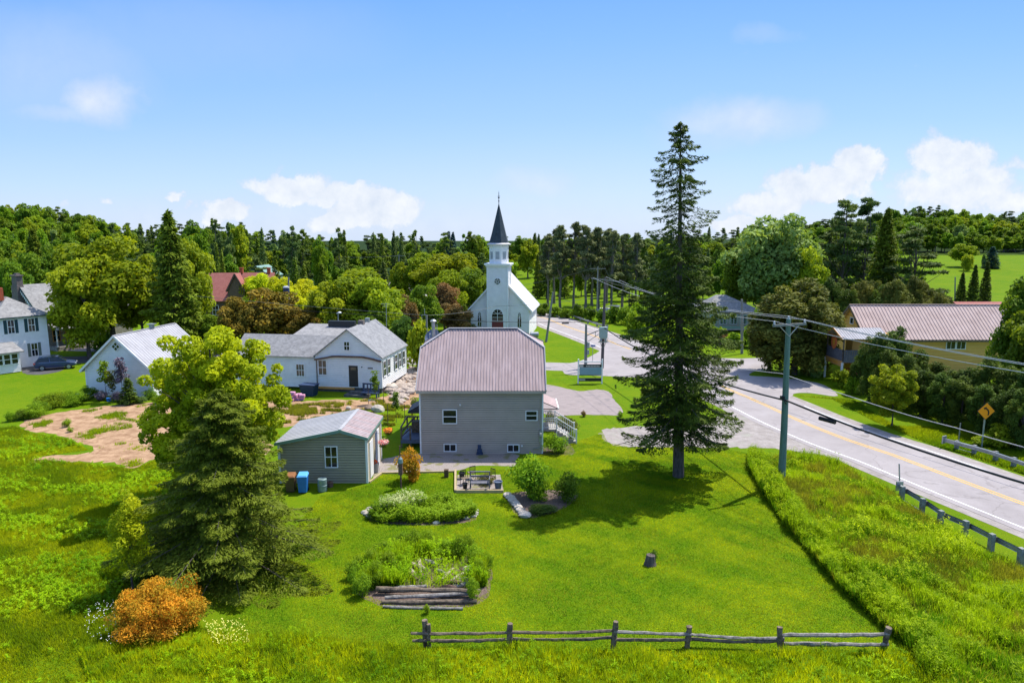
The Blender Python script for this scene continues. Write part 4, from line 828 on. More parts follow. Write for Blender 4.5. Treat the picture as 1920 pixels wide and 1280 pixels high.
t = MB(); t.box(-2.6, -1.6, 0, 2.4, 0, 5.0); t.build('porch_room', 'yellow_siding', yb)
# ------------------------------------------------------------ hip-roofed house with lattice terrace
vh = empty('terrace_house', Vector((34, 118, 0)), 0, 'low house with grey hip roof and pale green lattice terrace behind the tall spruce', 'house')
t = MB(); t.box(0, 0, 0, 9.2, 8, 3.4); t.build('wall', 'sage_siding', vh)
t = MB(); e = .5; c4 = [(-e, -e, 3.35), (9.2 + e, -e, 3.35), (9.2 + e, 8 + e, 3.35), (-e, 8 + e, 3.35), (2.5, 4, 5.9), (4.2, 4, 5.9)]; t.add(c4, [(0, 1, 5, 4), (1, 2, 5), (2, 3, 4, 5), (3, 0, 4)]); t.box(-e, -e, 3.2, 9.2 + e, 8 + e, 3.349); t.build('roof', 'shingle_wing', vh)
t = MB()
for k in range(19): t.box(k * .5, -2.02, .9, k * .5 + .07, -1.98, 2.9)
for k in range(6): t.box(-.2, -2.03, .95 + k * .38, 9.3, -1.99, 1.02 + k * .38)
t.box(-.2, -2.05, .6, 9.3, -1.95, .95); t.build('lattice', 'trim_green', vh)
t = MB(); t.box(-.3, -2.1, .35, 9.4, 0, .6); t.build('terrace', 'concrete', vh)
for k in range(5): window(vh, ((0, 0, 0), XV, -YV), .5 + k * 1.75, 1.2, 1.1, 1.5, nx=2, nz=1)
# far buildings
o_ = V(455, 512, 175); fb = empty('far_building', (o_.x, 175, 0), 0, 'pale blue-green building mostly hidden by conifers beyond the red roof', 'building')
gable(fb, 7, 9, 6.2, 8.6, 'trim_green', 'trim_green', ov=.3, row=.3)
o_ = V(1828, 578, 118); fb2 = empty('red_roof_shed', (o_.x - 2, 118, 0), 0, 'small building with salmon red roof peeking over the yellow building ridge', 'building')
t = MB(); t.box(0, 0, 0, 8, 5, 3.75); t.build('wall', 'stone', fb2)
t = MB(); t.slab([(-.3, -.3, 3.75), (8.3, -.3, 3.75), (8.3, 2.5, 4.8), (-.3, 2.5, 4.8)], .1, (0, 0, 1)); t.slab([(-.3, 2.5, 4.8), (8.3, 2.5, 4.8), (8.3, 5.3, 3.75), (-.3, 5.3, 3.75)], .1, (0, 0, 1)); t.build('roof', 'shingle_red', fb2)
# ------------------------------------------------------------ poles and wires
def at(o, x, y, z=0): return Vector((o.x + x, o.y + y, o.z + z))
P1 = G(1465, 905); u1 = Vector((.93, .36, 0)).normalized()
pl = empty('utility_pole', P1, 0, 'tall green-treated wooden utility pole with crossarm standing in the weeds by the lawn corner', 'utility pole', 'utility poles')
t = MB(); t.tube([(0, 0, 0), (-.05, 0, 4), (-.14, 0, 8), (-.2, 0, 11.1)], [.25, .22, .185, .15], 14); t.build('pole', 'pole_green', pl)
t = MB(); a_ = Vector((-.2, -.2, 10.75)) - u1 * 1.35; b_ = Vector((-.2, -.2, 10.75)) + u1 * 1.35; t.beam(a_, b_, .11, .15); t.build('crossarm', 'pole_grey', pl)
t = MB(); t.beam(a_ + u1 * .55 + ZV * -.05, (-.18, -.2, 10.0), .04, .04); t.beam(b_ - u1 * .55 + ZV * -.05, (-.18, -.2, 10.0), .04, .04); t.build('brace', 'galv', pl)
t = MB(); arm_tips = []
for q in (a_ + u1 * .1, Vector((-.2, 0, 11.0)), b_ - u1 * .1):
    t.lathe(q + ZV * .05, [(.03, 0), (.08, .06), (.05, .1), (.08, .15), (.06, .24), (.01, .26)], 8); arm_tips.append(P1 + q + ZV * .28)
t.build('insulator', 'porcelain', pl)
t = MB(); t.box(-.42, -.18, 5.75, -.1, .1, 6.0); t.tube([(-.3, -.3, 6.0), (-.3, -.42, 5.7), (-.12, -.3, 5.5)], .03); t.build('cable_bracket', 'cable', pl)
P0 = Vector((32.5, 16.5, 0))
pl0 = empty('utility_pole', P0, 0, 'next wooden utility pole along the guardrail, outside the right edge', 'utility pole', 'utility poles')
t = MB(); t.tube([(0, 0, 0), (0, 0, 11)], [.25, .16], 12); t.build('pole', 'pole_green', pl0); t = MB(); t.beam((-1.2, -.5, 10.7), (1.2, .5, 10.7), .11, .15); t.build('crossarm', 'pole_grey', pl0)
P2 = G(1129, 690)
p2 = empty('utility_pole', P2, 0, 'dark wooden utility pole with grey transformer box, street lamp and crossarm behind the message sign', 'utility pole', 'utility poles')
zt2 = V(1132, 520, P2.y).z
t = MB(); t.tube([(0, 0, 0), (.08, 0, 6), (.15, 0, zt2)], [.2, .17, .13], 10); t.build('pole', 'pole_brown', p2)
t = MB(); t.beam((-1.6, -.3, zt2 - .1), (1.9, -.6, zt2 - .5), .12, .14); t.build('crossarm', 'pole_grey', p2)
t = MB(); z_ = V(1129, 632, P2.y).z; t.box(-.5, -.75, z_, .5, -.2, z_ + 1.35); t.box(-.42, -.65, z_ - .12, .42, -.3, z_); t.build('transformer_box', 'transformer', p2, bevel=.04)
t = MB(); t.beam((-.65, -.5, z_ - .55), (.65, -.5, z_ - .55), .06, .08); t.beam((-.6, -.5, z_), (-.45, -.5, z_ - .55), .05, .05); t.beam((.6, -.5, z_), (.45, -.5, z_ - .55), .05, .05); t.beam((.4, -.4, z_ - .5), (.1, -.1, z_ - 1.4), .05, .05); t.beam((-.4, -.4, z_ - .5), (-.05, -.1, z_ - 1.4), .05, .05)
for x in (-.3, .3): t.lathe((x, -.5, z_ - .5), [(.12, 0), (.14, .2), (.1, .38)], 8)
t.build('transformer_bracket', 'galv', p2)
zl_ = V(1140, 573, P2.y).z
t = MB(); t.tube([(.12, 0, zl_ - .7), (.4, -.1, zl_ - .1), (.9, -.2, zl_ + .05), (1.5, -.3, zl_)], .05); t.build('lamp_arm', 'galv', p2); t = MB(); t.tube([(1.4, -.3, zl_), (1.95, -.4, zl_ - .02)], [.08, .13]); t.build('lamp_head', 'galv', p2)
def simple_pole(px, pyb, pyt, label, pxt=None, r=.13, mat='pole_grey', arm=0, cat='utility pole', name='utility_pole', group='utility poles', Y=None):
    b = G(px, pyb) if Y is None else Vector((V(px, pyb, Y).x, Y, tz(V(px, pyb, Y).x, Y)))
    tp = V(pxt if pxt is not None else px, pyt, b.y)
    o = empty(name, b, 0, label, cat, group); t = MB(); d = tp - b; t.tube([(0, 0, 0), (d.x * .5, 0, d.z * .5), (d.x, 0, d.z)], [r * 1.25, r * 1.1, r * .85], 8); t.build('pole', mat, o)
    if arm: t = MB(); t.beam((d.x - arm, 0, d.z - .4), (d.x + arm, -.1, d.z - .4), .1, .12); t.build('crossarm', 'pole_grey', o)
    return o, b, tp
p3, b3, t3 = simple_pole(1098, 690, 608, 'short wooden service pole with meter boxes left of the transformer pole', pxt=1099, r=.16)
t = MB(); zb = V(1098, 652, b3.y).z; t.box(.12, -.3, zb, .42, 0, zb + .7); t.box(.1, -.3, zb - .8, .38, 0, zb - .25); t.build('meter_box', 'galv', p3)
t = MB(); x2_ = P2.x - b3.x; zz_ = t3.z - 1.2; t.beam((0, -.1, zz_ - .2), (x2_, -.1, zz_ + .7), .07, .1); t.beam((0, -.1, zz_ - 1.1), (x2_ * .75, -.1, zz_ + .0), .05, .06); t.beam((x2_ * .55, -.1, zz_ - .35), (x2_ * .55, -.1, zz_ + .3), .05, .06); t.build('guy_frame', 'pole_grey', p3)
p4, b4, t4 = simple_pole(1024, 641, 547, 'leaning wooden pole on the grass strip right of the church', pxt=1037, r=.15)
p5, b5, t5 = simple_pole(1119, 605, 500, 'thin pale pole with crossarm in front of the pine grove', pxt=1121, r=.13, arm=1.6, Y=140)
p6, b6, t6 = simple_pole(1391, 663, 561, 'bare grey wooden pole in front of the lattice terrace house', r=.16, pxt=1391)
p7, b7, t7 = simple_pole(748, 545, 477, 'distant T-shaped utility pole above the side road, between the church and red roof', r=.14, arm=1.8, Y=190)
p8, b8, t8 = simple_pole(1791, 560, 519, 'short weathered pole standing at the edge of the sunny hillside field', r=.16, Y=170)
p9, b9, t9 = simple_pole(800, 700, 591, 'wooden pole with metal bracket behind the grey house roof', r=.14, Y=82)
t = MB(); zt9 = t9.z; t.beam((-.45, 0, zt9 - .6), (-.45, 0, zt9 + .05), .05, .05); t.beam((-.45, 0, zt9 + .05), (.2, 0, zt9 + .05), .05, .05); t.tube([(-.1, 0, zt9), (-.1, 0, zt9 + .8)], .03); t.build('bracket', 'galv', p9)
pt, bt, tt = simple_pole(541, 600, 520, 'pole carrying a blue and white transformer can behind the rust-leaved trees', r=.14, Y=98)
t = MB(); zt_ = V(541, 552, 98).z; t.lathe((0, -.35, zt_), [(.3, 0), (.42, .05), (.42, 1.0), (.36, 1.1), (.1, 1.15)], 12); t.build('transformer', 'steel_blue', pt); t = MB(); t.lathe((0, -.35, zt_ + .95), [(.44, 0), (.44, .2), (.2, .28)], 12); t.build('transformer_lid', 'porcelain', pt)
# lamp post and antenna behind the farmhouse
lp, bl, tl = simple_pole(634, 660, 587, 'slim pale street lamp post behind the farmhouse wing', r=.07, Y=84, cat='street lamp', name='street_lamp', group=None, mat='galv')
t = MB(); t.tube([(0, 0, tl.z - .05), (.3, -.1, tl.z + .08)], .05); t.lathe((.4, -.1, tl.z), [(.22, 0), (.25, .1), (.12, .2)], 10); t.build('lamp_head', 'porcelain', lp)
an, ba, ta = simple_pole(724, 620, 568, 'thin television aerial mast rising over the farmhouse ridge', r=.035, Y=79, cat='aerial', name='aerial_mast', group=None, mat='galv')
t = MB(); t.beam((-.5, 0, ta.z - .1), (.5, 0, ta.z - .1), .04, .04); t.beam((-.3, 0, ta.z - .35), (.3, 0, ta.z - .35), .04, .04); t.build('aerial', 'galv', an)
def wire(name, pts, label, mat='wire_pale', r=.016, sag=0, group='overhead wires'):
    P = [Vector(p) for p in pts]; o = []
    for a, b in zip(P, P[1:]):
        for k in range(14):
            f = k / 14; q = a.lerp(b, f); q.z -= sag * 4 * f * (1 - f); o.append(q)
    o.append(P[-1]); t = MB(); t.tube(o, r, 5); w = t.build(name, mat); return tag(w, label, 'wire', group)
top2 = [P2 + Vector((-1.4, -.3, zt2)), P2 + Vector((.2, -.4, zt2 + .1)), P2 + Vector((1.8, -.6, zt2 - .3))]
for k, q in enumerate(arm_tips):
    p0t = P0 + Vector((-1.1 + 1.1 * k, -.45 + .45 * k, 10.95))
    wire('power_wire', [top2[k], q, p0t], ['pale power wire on the left end of the green pole crossarm', 'pale power wire over the top of the green pole', 'pale power wire on the right end of the green pole crossarm'][k], r=.02, sag=.75, mat='wire_pale')
c0 = P1 + Vector((-.12, -.32, 5.75))
wire('telephone_cable', [P2 + Vector((0, -.2, 5.2)), c0, P0 + Vector((0, -.2, 5.6))], 'thick black cable sagging across the road past the green pole', 'cable', r=.065, sag=.95)
tb = MB(); q = c0.lerp(P0 + Vector((0, -.2, 5.6)), .10); q.z -= .95 * 4 * .10 * .9 + .2; dq = (P0 - P1).normalized()
tb.tube([q - dq * .55, q + dq * .55], .13, 10); tb.tube([q + dq * .4 + ZV * .2, q + dq * .4], .03, 6); tag(tb.build('splice_case', 'cable'), 'black cylindrical splice case hanging from the thick cable right of the green pole', 'splice case')
lowp = [P2 + Vector((.2, -.2, 3.6)), V(1300, 688, 78), V(1380, 690, 72), V(1465, 700, 66), V(1600, 745, 57), V(1700, 777, 52), V(1790, 801, 48.5), V(1920, 838, 44), Vector((46, 30, 2.6))]
wire('telephone_cable', lowp, 'thin pale cable running low along the far side of the road', 'wire_pale', r=.03, sag=.02)
wire('power_wire', [t4, P2 + Vector((0, 0, 7.0))], 'dark wire between the leaning pole and the transformer pole', 'cable', r=.02, sag=.5)
wire('telephone_cable', [Vector((-40, 92, 7.2)), V(900, 602, 84), V(1060, 603, 86), P2 + Vector((0, 0, 6.0))], 'dark cable passing in front of the church door', 'cable', r=.035, sag=.12)
tb = MB(); q = V(1060, 604, 86); tb.tube([q + Vector((-.45, -.03, -.12)), q + Vector((.45, .0, -.1))], .1, 8); tag(tb.build('splice_case', 'cable'), 'small dark splice case on the cable right of the church', 'splice case')
wire('power_wire', [Vector((-60, 97, 9.5)), t9, V(930, 574, 97), P2 + Vector((0, 0, 9.0))], 'thin pale wire crossing the church front at eave height', 'pole_grey', r=.02, sag=.25)
wire('power_wire', [V(930, 540, 150), t5 + Vector((-1.4, 0, -.4))], 'thin wire reaching left from the pole by the pine grove', 'pole_grey', r=.02, sag=.6)
wire('power_wire', [t7 + Vector((-1.6, 0, -.4)), V(560, 474, 200)], 'thin wire leading left from the distant T-shaped pole', 'pole_grey', r=.025, sag=.8)
wire('power_wire', [top2[1] + Vector((0, 0, -.6)), t6 + Vector((0, 0, -.3)), V(1560, 585, 88)], 'wire from the transformer pole to the bare pole by the terrace house', 'pole_grey', r=.02, sag=.6)
# ------------------------------------------------------------ signs
sb = empty('message_sign', G(1106, 719), 0, 'white-framed roadside message board with pale blue face and dark name strip on the grass island', 'sign')
D_ = G(1106, 719).y; zz = lambda y: V(1106, y, D_).z; sc = D_ / FPX * 1.01; hwid = 23.5 * sc
t = MB()
for x in (-hwid, hwid - .12): t.box(x, -.08, 0, x + .14, .08, zz(673))
t.box(-hwid, -.05, zz(678) - .05, hwid, .05, zz(678) + .05); t.build('frame', 'white_paint', sb)
t = MB(); t.box(-hwid + .14, -.06, zz(688), hwid - .12, .06, zz(683)); t.build('name_strip', 'black_paint', sb)
t = MB(); t.box(-hwid + .16, -.09, zz(688) + .03, -hwid + .62, -.062, zz(683.5)); t.build('emblem', 'wire_pale', sb)
t = MB()
for k in range(9): t.box(-.45 + k * .17, -.075, zz(687) , -.45 + k * .17 + .11, -.062, zz(684.6))
t.build('faded_lettering', 'wire_pale', sb)
t = MB(); t.box(-hwid + .2, -.07, zz(702.5), hwid - .14, .05, zz(688.5)); t.build('board', 'screen', sb)
t = MB(); t.box(-hwid + .14, -.05, zz(703.5), hwid - .12, .04, zz(702.7)); t.box(-hwid + .14, -.05, zz(714.5), hwid - .12, .04, zz(708.5)); t.build('lower_strip', 'black_paint', sb)
t = MB(); t.box(-hwid + .2, -.07, zz(712.8), -hwid + .85, -.051, zz(710)); t.build('small_plate', 'wire_pale', sb)
o_ = G(1111, 678); ss = empty('street_sign', o_, 0, 'blue street name sign on a thin post by the message board', 'sign'); t = MB(); zq = V(1111, 650, o_.y).z; t.tube([(0, 0, 0), (0, 0, zq)], .035, 6); t.build('post', 'galv', ss); t = MB(); t.box(-.3, -.03, zq, .34, .0, zq + .26); t.build('sign_plate', 'sign_blue', ss)
t = MB()
for k in range(5): t.box(-.22 + k * .1, -.036, zq + .09, -.22 + k * .1 + .06, -.031, zq + .17)
t.build('faded_lettering', 'wire_pale', ss)
# curve warning sign
Yc = 51.5; c_ = V(1848, 770, Yc); cs = empty('road_sign', Vector((c_.x, Yc, 0)), 0, 'orange diamond sign with a black left-curving arrow behind the far guardrail', 'sign')
t = MB(); t.box(-.05, -.03, 0, .05, .03, c_.z + .3); t.build('post', 'galv', cs)
hd = .70 * Yc / 51.5; 
t = MB(); t.slab([(0, -.06, c_.z + hd), (-hd, -.06, c_.z), (0, -.06, c_.z - hd), (hd, -.06, c_.z)][::-1], .02, (0, 1, 0)); pl_ = t.build('sign_plate', 'sign_black', cs)
t = MB(); hb = hd * .94; t.slab([(0, -.075, c_.z + hb), (-hb, -.075, c_.z), (0, -.075, c_.z - hb), (hb, -.075, c_.z)][::-1], .01, (0, 1, 0)); t.build('sign_face', 'orange_sign', pl_)
t = MB(); ar = [(.16, -.32), (.19, -.12), (.13, .06), (.0, .19), (-.06, .23)]
L_ = []; R_ = []
for i, (x, z) in enumerate(ar):
    x0, z0_ = ar[max(i - 1, 0)]; x1, z1_ = ar[min(i + 1, 4)]; d = Vector((x1 - x0, z1_ - z0_)).normalized(); L_.append((x - d.y * .055, -.1, c_.z + z + d.x * .055)); R_.append((x + d.y * .055, -.1, c_.z + z - d.x * .055))
n_ = len(ar); t.add(L_ + R_, [(i, n_ + i, n_ + i + 1, i + 1) for i in range(n_ - 1)]); t.add([(-.25, -.101, c_.z + .27), (.02, -.101, c_.z + .34), (-.14, -.101, c_.z + .10)], [(0, 2, 1)]); t.build('arrow', 'sign_black', pl_)
# thin marker posts
def marker(px, pyb, pyt, label, pxt, dx=0):
    b = G(px, pyb); tp = V(pxt, pyt, b.y); t = MB(); t.beam(b, tp, .07, .05, (0, 1, 0)); return tag(t.build('marker_post', 'galv'), label, 'marker post', 'marker posts')
marker(1687, 916, 869, 'thin grey marker post at the near guardrail end', 1686); marker(1797, 829, 793, 'thin grey marker post at the far guardrail end', 1801)
# ------------------------------------------------------------ guardrails
def guardrail(name, pts, label, side, first_block=True, post_h=.95, toward=1):
    root = empty(name, pts[0], 0, label, 'guardrail', 'guardrails'); o = pts[0]
    P = [p - o for p in pts]
    dirs = [(P[min(i + 1, len(P) - 1)] - P[max(i - 1, 0)]).normalized() for i in range(len(P))]
    prof = [(-.155, 0), (-.12, .05), (-.05, .05), (-.03, 0), (.03, 0), (.05, .05), (.12, .05), (.155, 0)]
    v = []; f = []
    for i, p in enumerate(P):
        d = dirs[i]; nrm = Vector((-d.y, d.x, 0)) * side
        for z, w in prof: v.append(tuple(p + nrm * (.30 + w) + ZV * (.62 + z)))
        for z, w in prof: v.append(tuple(p + nrm * (.285 + w) + ZV * (.62 + z)))
    m = len(prof)
    for i in range(len(P) - 1):
        for j in range(m - 1):
            a = i * 2 * m + j; f.append((a, a + 1, a + 2 * m + 1, a + 2 * m)); a += m; f.append((a, a + 2 * m, a + 2 * m + 1, a + 1))
    t = MB(); t.add(v, f); t.build('rail', 'galv', root)
    for i, p in enumerate(P):
        d = dirs[i]; nrm = Vector((-d.y, d.x, 0)) * side
        t = MB(); a = p; t.beam(a, a + ZV * post_h, .24, .24, d); t.build('post', 'post_grey', root)
        t = MB(); t.beam(p + nrm * .12 + ZV * .63, p + nrm * .275 + ZV * .63, .16, .3); t.build('block', 'pole_brown', root)
    d = dirs[0]; nrm = Vector((-d.y, d.x, 0)) * side
    t = MB(); t.beam(P[0] - d * .8 + nrm * .32 + ZV * .35, P[0] - d * .8 + nrm * .32 + ZV * .95, .45, .08, d); t.beam(P[0] - d * .8 + nrm * .32 + ZV * .62, P[0] + nrm * .32 + ZV * .62, .04, .3); t.build('end_plate', 'galv', root)
    t = MB(); t.beam(P[0] - d * .1 + ZV * .1, P[1] + ZV * .12, .06, .06); t.build('strut', 'galv', root)
    return root
gp = [G(1690, 938), G(1728, 962), G(1762, 986), G(1808, 1006), G(1857, 1032), G(1912, 1060)]
d_ = (gp[-1] - gp[-2]); gp += [gp[-1] + d_, gp[-1] + d_ * 2]
guardrail('guardrail', gp, 'near guardrail on square grey posts along the weedy bank at right', 1 if True else -1)
gp2 = [G(1793, 843), G(1826, 852), G(1866, 864), G(1900, 876)]; d_ = (gp2[-1] - gp2[-2]); gp2 += [gp2[-1] + d_ * k for k in (1, 2, 3)]
guardrail('guardrail', gp2, 'far guardrail on the opposite side of the road below the orange sign', -1, post_h=.75)
o_ = offs(road_c, -5.3); i1_ = min(range(len(road_c)), key=lambda i: (road_c[i] - Vector((3, 142, 0))).length); 
i0_ = min(range(len(road_c)), key=lambda i: (road_c[i] - Vector((11, 118, 0))).length); sgn = 1 if i1_ > i0_ else -1
guardrail('guardrail', [o_[i] for i in range(i0_, min(i1_ + 18, len(o_)), 3)], 'distant guardrail along the curve right of the church', 1, post_h=.7)
# ------------------------------------------------------------ split rail fence
fp = [G(797, 1212), G(955, 1219), G(1150, 1216), G(1288, 1212), G(1463, 1219), G(1655, 1224)]
rf = empty('split_rail_fence', fp[0], 0, 'weathered split rail fence with six leaning posts along the bottom lawn edge', 'fence'); o = fp[0]
hts = [1.15, 1.18, 1.2, .9, 1.02, 1.12]; lean = [(.0, .05), (.02, 0), (.08, 0), (.06, 0), (-.08, 0), (.14, 0)]
rg = random.Random(5)
for i, p in enumerate(fp):
    a = p - o; t = MB(); n_ = 6; top = a + Vector((lean[i][0], lean[i][1], hts[i]))
    pts_ = [a.lerp(top, k / n_) + Vector((rg.uniform(-.015, .015), rg.uniform(-.015, .015), 0)) for k in range(n_ + 1)]
    t.tube(pts_, [.115 * rg.uniform(.88, 1.1) for _ in pts_], 7); t.build('post', 'dark_wood', rf)
    if i == 0: t = MB(); t.tube([q + Vector((.17, -.12, -.1)) for q in pts_], [.085] * len(pts_), 7); t.build('post', 'dark_wood', rf)
ends = [((-.55, .62), (.0, .80)), ((.0, .78), (.0, .80)), ((0, .82), (0, .60)), ((0, .56), (0, .52)), ((0, .72), (0, .86))]
lows = [((-.5, .30), (0, .52)), ((.0, .50), (0, .5)), ((0, .46), (0, .36)), ((0, .34), (0, .42)), ((.1, .36), (0, .42))]
for lv, arr in ((0, ends), (1, lows)):
    for i, ((xa, za), (xb, zb)) in enumerate(arr):
        a = fp[i] - o + Vector((xa, 0, za)); b = fp[i + 1] - o + Vector((xb, 0, zb)); dd_ = (b - a).normalized()
        if i == 0 and lv == 0: b = b + dd_ * .65 + ZV * .03
        b = b + dd_ * .15; sg = (-.13, -.05, .0, .1, -.02)[i] if lv == 0 else (0, -.07, .0, -.06, .02)[i]
        off_ = Vector((0, -.06 if i % 2 == 0 else .05, 0)); pts_ = []
        for k in range(13):
            f = k / 12; q = a.lerp(b, f) + off_; q.z += -4 * f * (1 - f) * (.09 if i in (1, 3) else .02) + rg.uniform(-.018, .018); q.y += rg.uniform(-.012, .012); pts_.append(q)
        t = MB(); t.tube(pts_, [(.062 if lv == 0 else .068) * rg.uniform(.75, 1.15) * (1.3 if i == 4 else 1) for _ in pts_], 6); t.build('rail', 'old_wood' if (i == 4 or (lv == 0 and i in (2, 3))) else 'dark_wood', rf)
# ------------------------------------------------------------ garden things
rg = random.Random(9)
def log(px0, py0, px1, py1, r, z, label, mat='old_wood'):
    a = G(px0, py0); b = G(px1, py1); a.z = b.z = z; pts_ = []
    for k in range(10): f = k / 9; q = a.lerp(b, f); q.z += rg.uniform(-.02, .02); q.y += rg.uniform(-.02, .02) + .05 * math.sin(f * 3 + r * 40); pts_.append(q)
    t = MB(); t.tube(pts_, [r * rg.uniform(.75, 1.1) for _ in pts_], 8); return tag(t.build('log', mat), label, 'log', 'weathered logs stacked in front of the round garden bed')
log(706, 1112, 900, 1119, .12, .27, 'dark weathered log lying topmost on the garden bed stack', 'dark_wood'); log(722, 1125, 880, 1119, .1, .17, 'pale grey log in the middle of the garden bed stack'); log(716, 1130, 894, 1131, .1, .09, 'dark split log near the base of the garden bed stack', 'dark_wood'); log(718, 1139, 868, 1142, .07, .06, 'thin pale pole lying in grass at the foot of the garden bed stack')
log(713, 1108, 800, 1105, .1, .16, 'short log behind the garden bed stack, left half', 'old_wood')
for k, (px, py, ex_, ey_) in enumerate([(786, 1052, 789, 1078), (798, 1056, 822, 1066), (765, 1075, 782, 1095), (845, 1096, 872, 1078), (850, 1102, 884, 1086), (838, 1098, 868, 1100), (830, 1090, 850, 1070), (860, 1092, 884, 1096), (800, 1060, 832, 1056), (772, 1062, 800, 1072), (818, 1072, 838, 1084), (842, 1088, 874, 1070), (780, 1088, 770, 1070), (855, 1106, 888, 1098), (828, 1104, 856, 1110)]):
    a = G(px, py); b = G(ex_, ey_); a.z = .1 + .06 * (k % 2); b.z = .14 + .05 * (k % 3); t = MB(); t.tube([a, a.lerp(b, .5) + Vector((0, 0, .05)), b], [.09, .10, .06], 7)
    tag(t.build('branch', ['rubble', 'old_wood', 'rust'][k % 3]), 'loose bleached branch lying in the round garden bed', 'branch', 'branches in the round garden bed')
t = MB(); rock(t, tuple(G(880, 1075) + Vector((0, 0, .15))), .38, 3, (1.1, .8, .6)); tag(t.build('rock', 'rock_pale'), 'grey rock at the right side of the round garden bed', 'rock')
sp_ = G(1219, 1058); sk = empty('tree_stump', sp_, 0, 'short cut tree stump with ivy alone on the open lawn', 'tree stump')
t = MB(); pts_ = []; t.tube([(0, 0, 0), (.0, 0, .2), (.02, 0, .52)], [.33, .27, .22], 11); t.build('trunk', 'bark', sk); t = MB(); t.lathe((.02, 0, .34), [(.20, 0), (.19, .035)], 11); t.build('cut_face', 'rock_brown', sk)
t = MB()
for k in range(34):
    f = k / 34; x = [0, 40, 100, 160, 205][0]
    ang = math.pi * 2 * f; px = 790 + 103 * math.cos(ang); py = 962 + 20 * math.sin(ang)
    if px > 868 or px < 712 or (k % 7 == 0 and py > 960): rock(t, tuple(G(px + rg.uniform(-3, 3), py) + Vector((0, 0, .06))), rg.uniform(.13, .24), k, (1.3, .8, .6))
tag(t.build('stone_edging', 'rock_pale'), kind='stuff', label='pale stones edging the low flower bed', cat='edging')
t = MB()
for k in range(9): f = k / 8; rock(t, tuple(G(952 + 32 * f ** .9, 930 + 38 * f) + Vector((0, 0, .1))), .33 if k < 8 else .42, 40 + k, (1.0, 1.0, .45))
tag(t.build('stone_edging', 'rock_pale'), kind='stuff', label='line of flat pale stones beside the shrub bed', cat='edging')
# birdhouse
o_ = G(752, 915); bh = empty('birdhouse', o_, 0, 'brown birdhouse with pale blue cap on a post by the orange-tipped shrub', 'birdhouse')
t = MB(); t.beam((0, 0, 0), (0, 0, 1.0), .09, .09, (1, 0, 0)); t.build('post', 'rust', bh); t = MB(); t.box(-.13, -.13, .95, .13, .13, 1.75); t.build('box', 'rust', bh)
t = MB(); t.lathe((0, 0, 1.72), [(.17, 0), (.18, .05), (.15, .3), (.05, .42)], 10); t.build('cap', 'barrel', bh); t = MB(); t.tube([(-.02, 0, 1.6), (-.02, 0, 2.9)], .035); t.build('pole', 'rust', bh)
# small brown post box
o_ = G(837, 894); t = MB(); t.box(-.14, -.14, 0, .14, .14, .5); t.box(-.15, -.15, .5, .15, .15, .54); t2 = t.build('garden_bollard', 'plastic_brown_dark'); t2.location = o_; tag(t2, 'short dark brown square bollard light on the lawn edge', 'bollard')
# edging timbers
t = MB(); t.beam(G(716, 888) + Vector((0, 0, .05)), G(853, 885) + Vector((0, 0, .05)), .1, .14); t.beam(G(716, 888) + Vector((0, 0, .05)), G(693, 905) + Vector((0, 0, .05)), .1, .14); tag(t.build('garden_edging', 'pale_wood'), 'pale timber edging between lawn and gravel path', 'edging')
# patio
t = MB(); a = G(854, 923); b = G(944, 923); c = G(853, 884); 
sheet('patio', [(855, 921), (944, 921), (938, 890), (858, 890)], .012, 'gravel', .02, 3)
t.beam(a + ZV * .09, b + ZV * .09, .14, .2); t.beam(a + ZV * .09, G(854, 884) + ZV * .09, .14, .2); tag(t.build('patio_edging', 'pale_wood'), 'pale timber border of the small gravel sitting area', 'edging')
def bistro_chair(px, py, rz, label):
    o = G(px, py); o.z = .012; r = empty('garden_chair', o, rz, label, 'chair', 'dark metal garden chairs')
    for x in (-.2, .2):
        for y, hh in ((-.2, .45), (.2, .95)): t = MB(); t.tube([(x, y, 0), (x, y * (.95), hh)], .018, 6); t.build('leg', 'black_paint', r)
    t = MB(); t.box(-.23, -.22, .43, .23, .22, .46); t.build('seat', 'dark_wood', r); t = MB()
    t.beam((-.2, .2, .93), (.2, .2, .93), .03, .05); t.beam((-.2, .2, .62), (.2, .2, .62), .03, .03)
    for k in range(5): t.beam((-.14 + k * .07, .2, .62), (-.14 + k * .07, .2, .93), .015, .015)
    t.build('backrest', 'black_paint', r); return r
bistro_chair(871, 908, .6, 'dark metal garden chair at the left of the small sitting area'); bistro_chair(884, 897, 3.6, 'dark metal garden chair behind, in the left corner of the sitting area'); bistro_chair(921, 905, -.7, 'dark metal garden chair right of the grey wooden bench')
o_ = G(900, 918); gt = empty('garden_bench', Vector((o_.x, o_.y, .012)), 0, 'grey wooden bench in the middle of the small sitting area', 'bench')
for x in (-.62, .62):
    for y in (-.3, .35): t = MB(); t.beam((x, y, 0), (x, y, .8 if y < 0 else 1.1), .06, .06, (1, 0, 0)); t.build('leg', 'grey_wood', gt)
t = MB(); t.box(-.65, -.3, .5, .65, .3, .56); t.build('seat', 'grey_wood', gt); t = MB(); t.box(-.66, .3, 1.08, .66, .4, 1.14); t.box(-.66, -.35, .78, -.6, .35, .84); t.box(.6, -.35, .78, .66, .35, .84); t.build('arm_rail', 'grey_wood', gt); t = MB(); t.beam((-.6, .35, .8), (.6, .35, .8), .04, .1); t.build('backrest', 'grey_wood', gt)
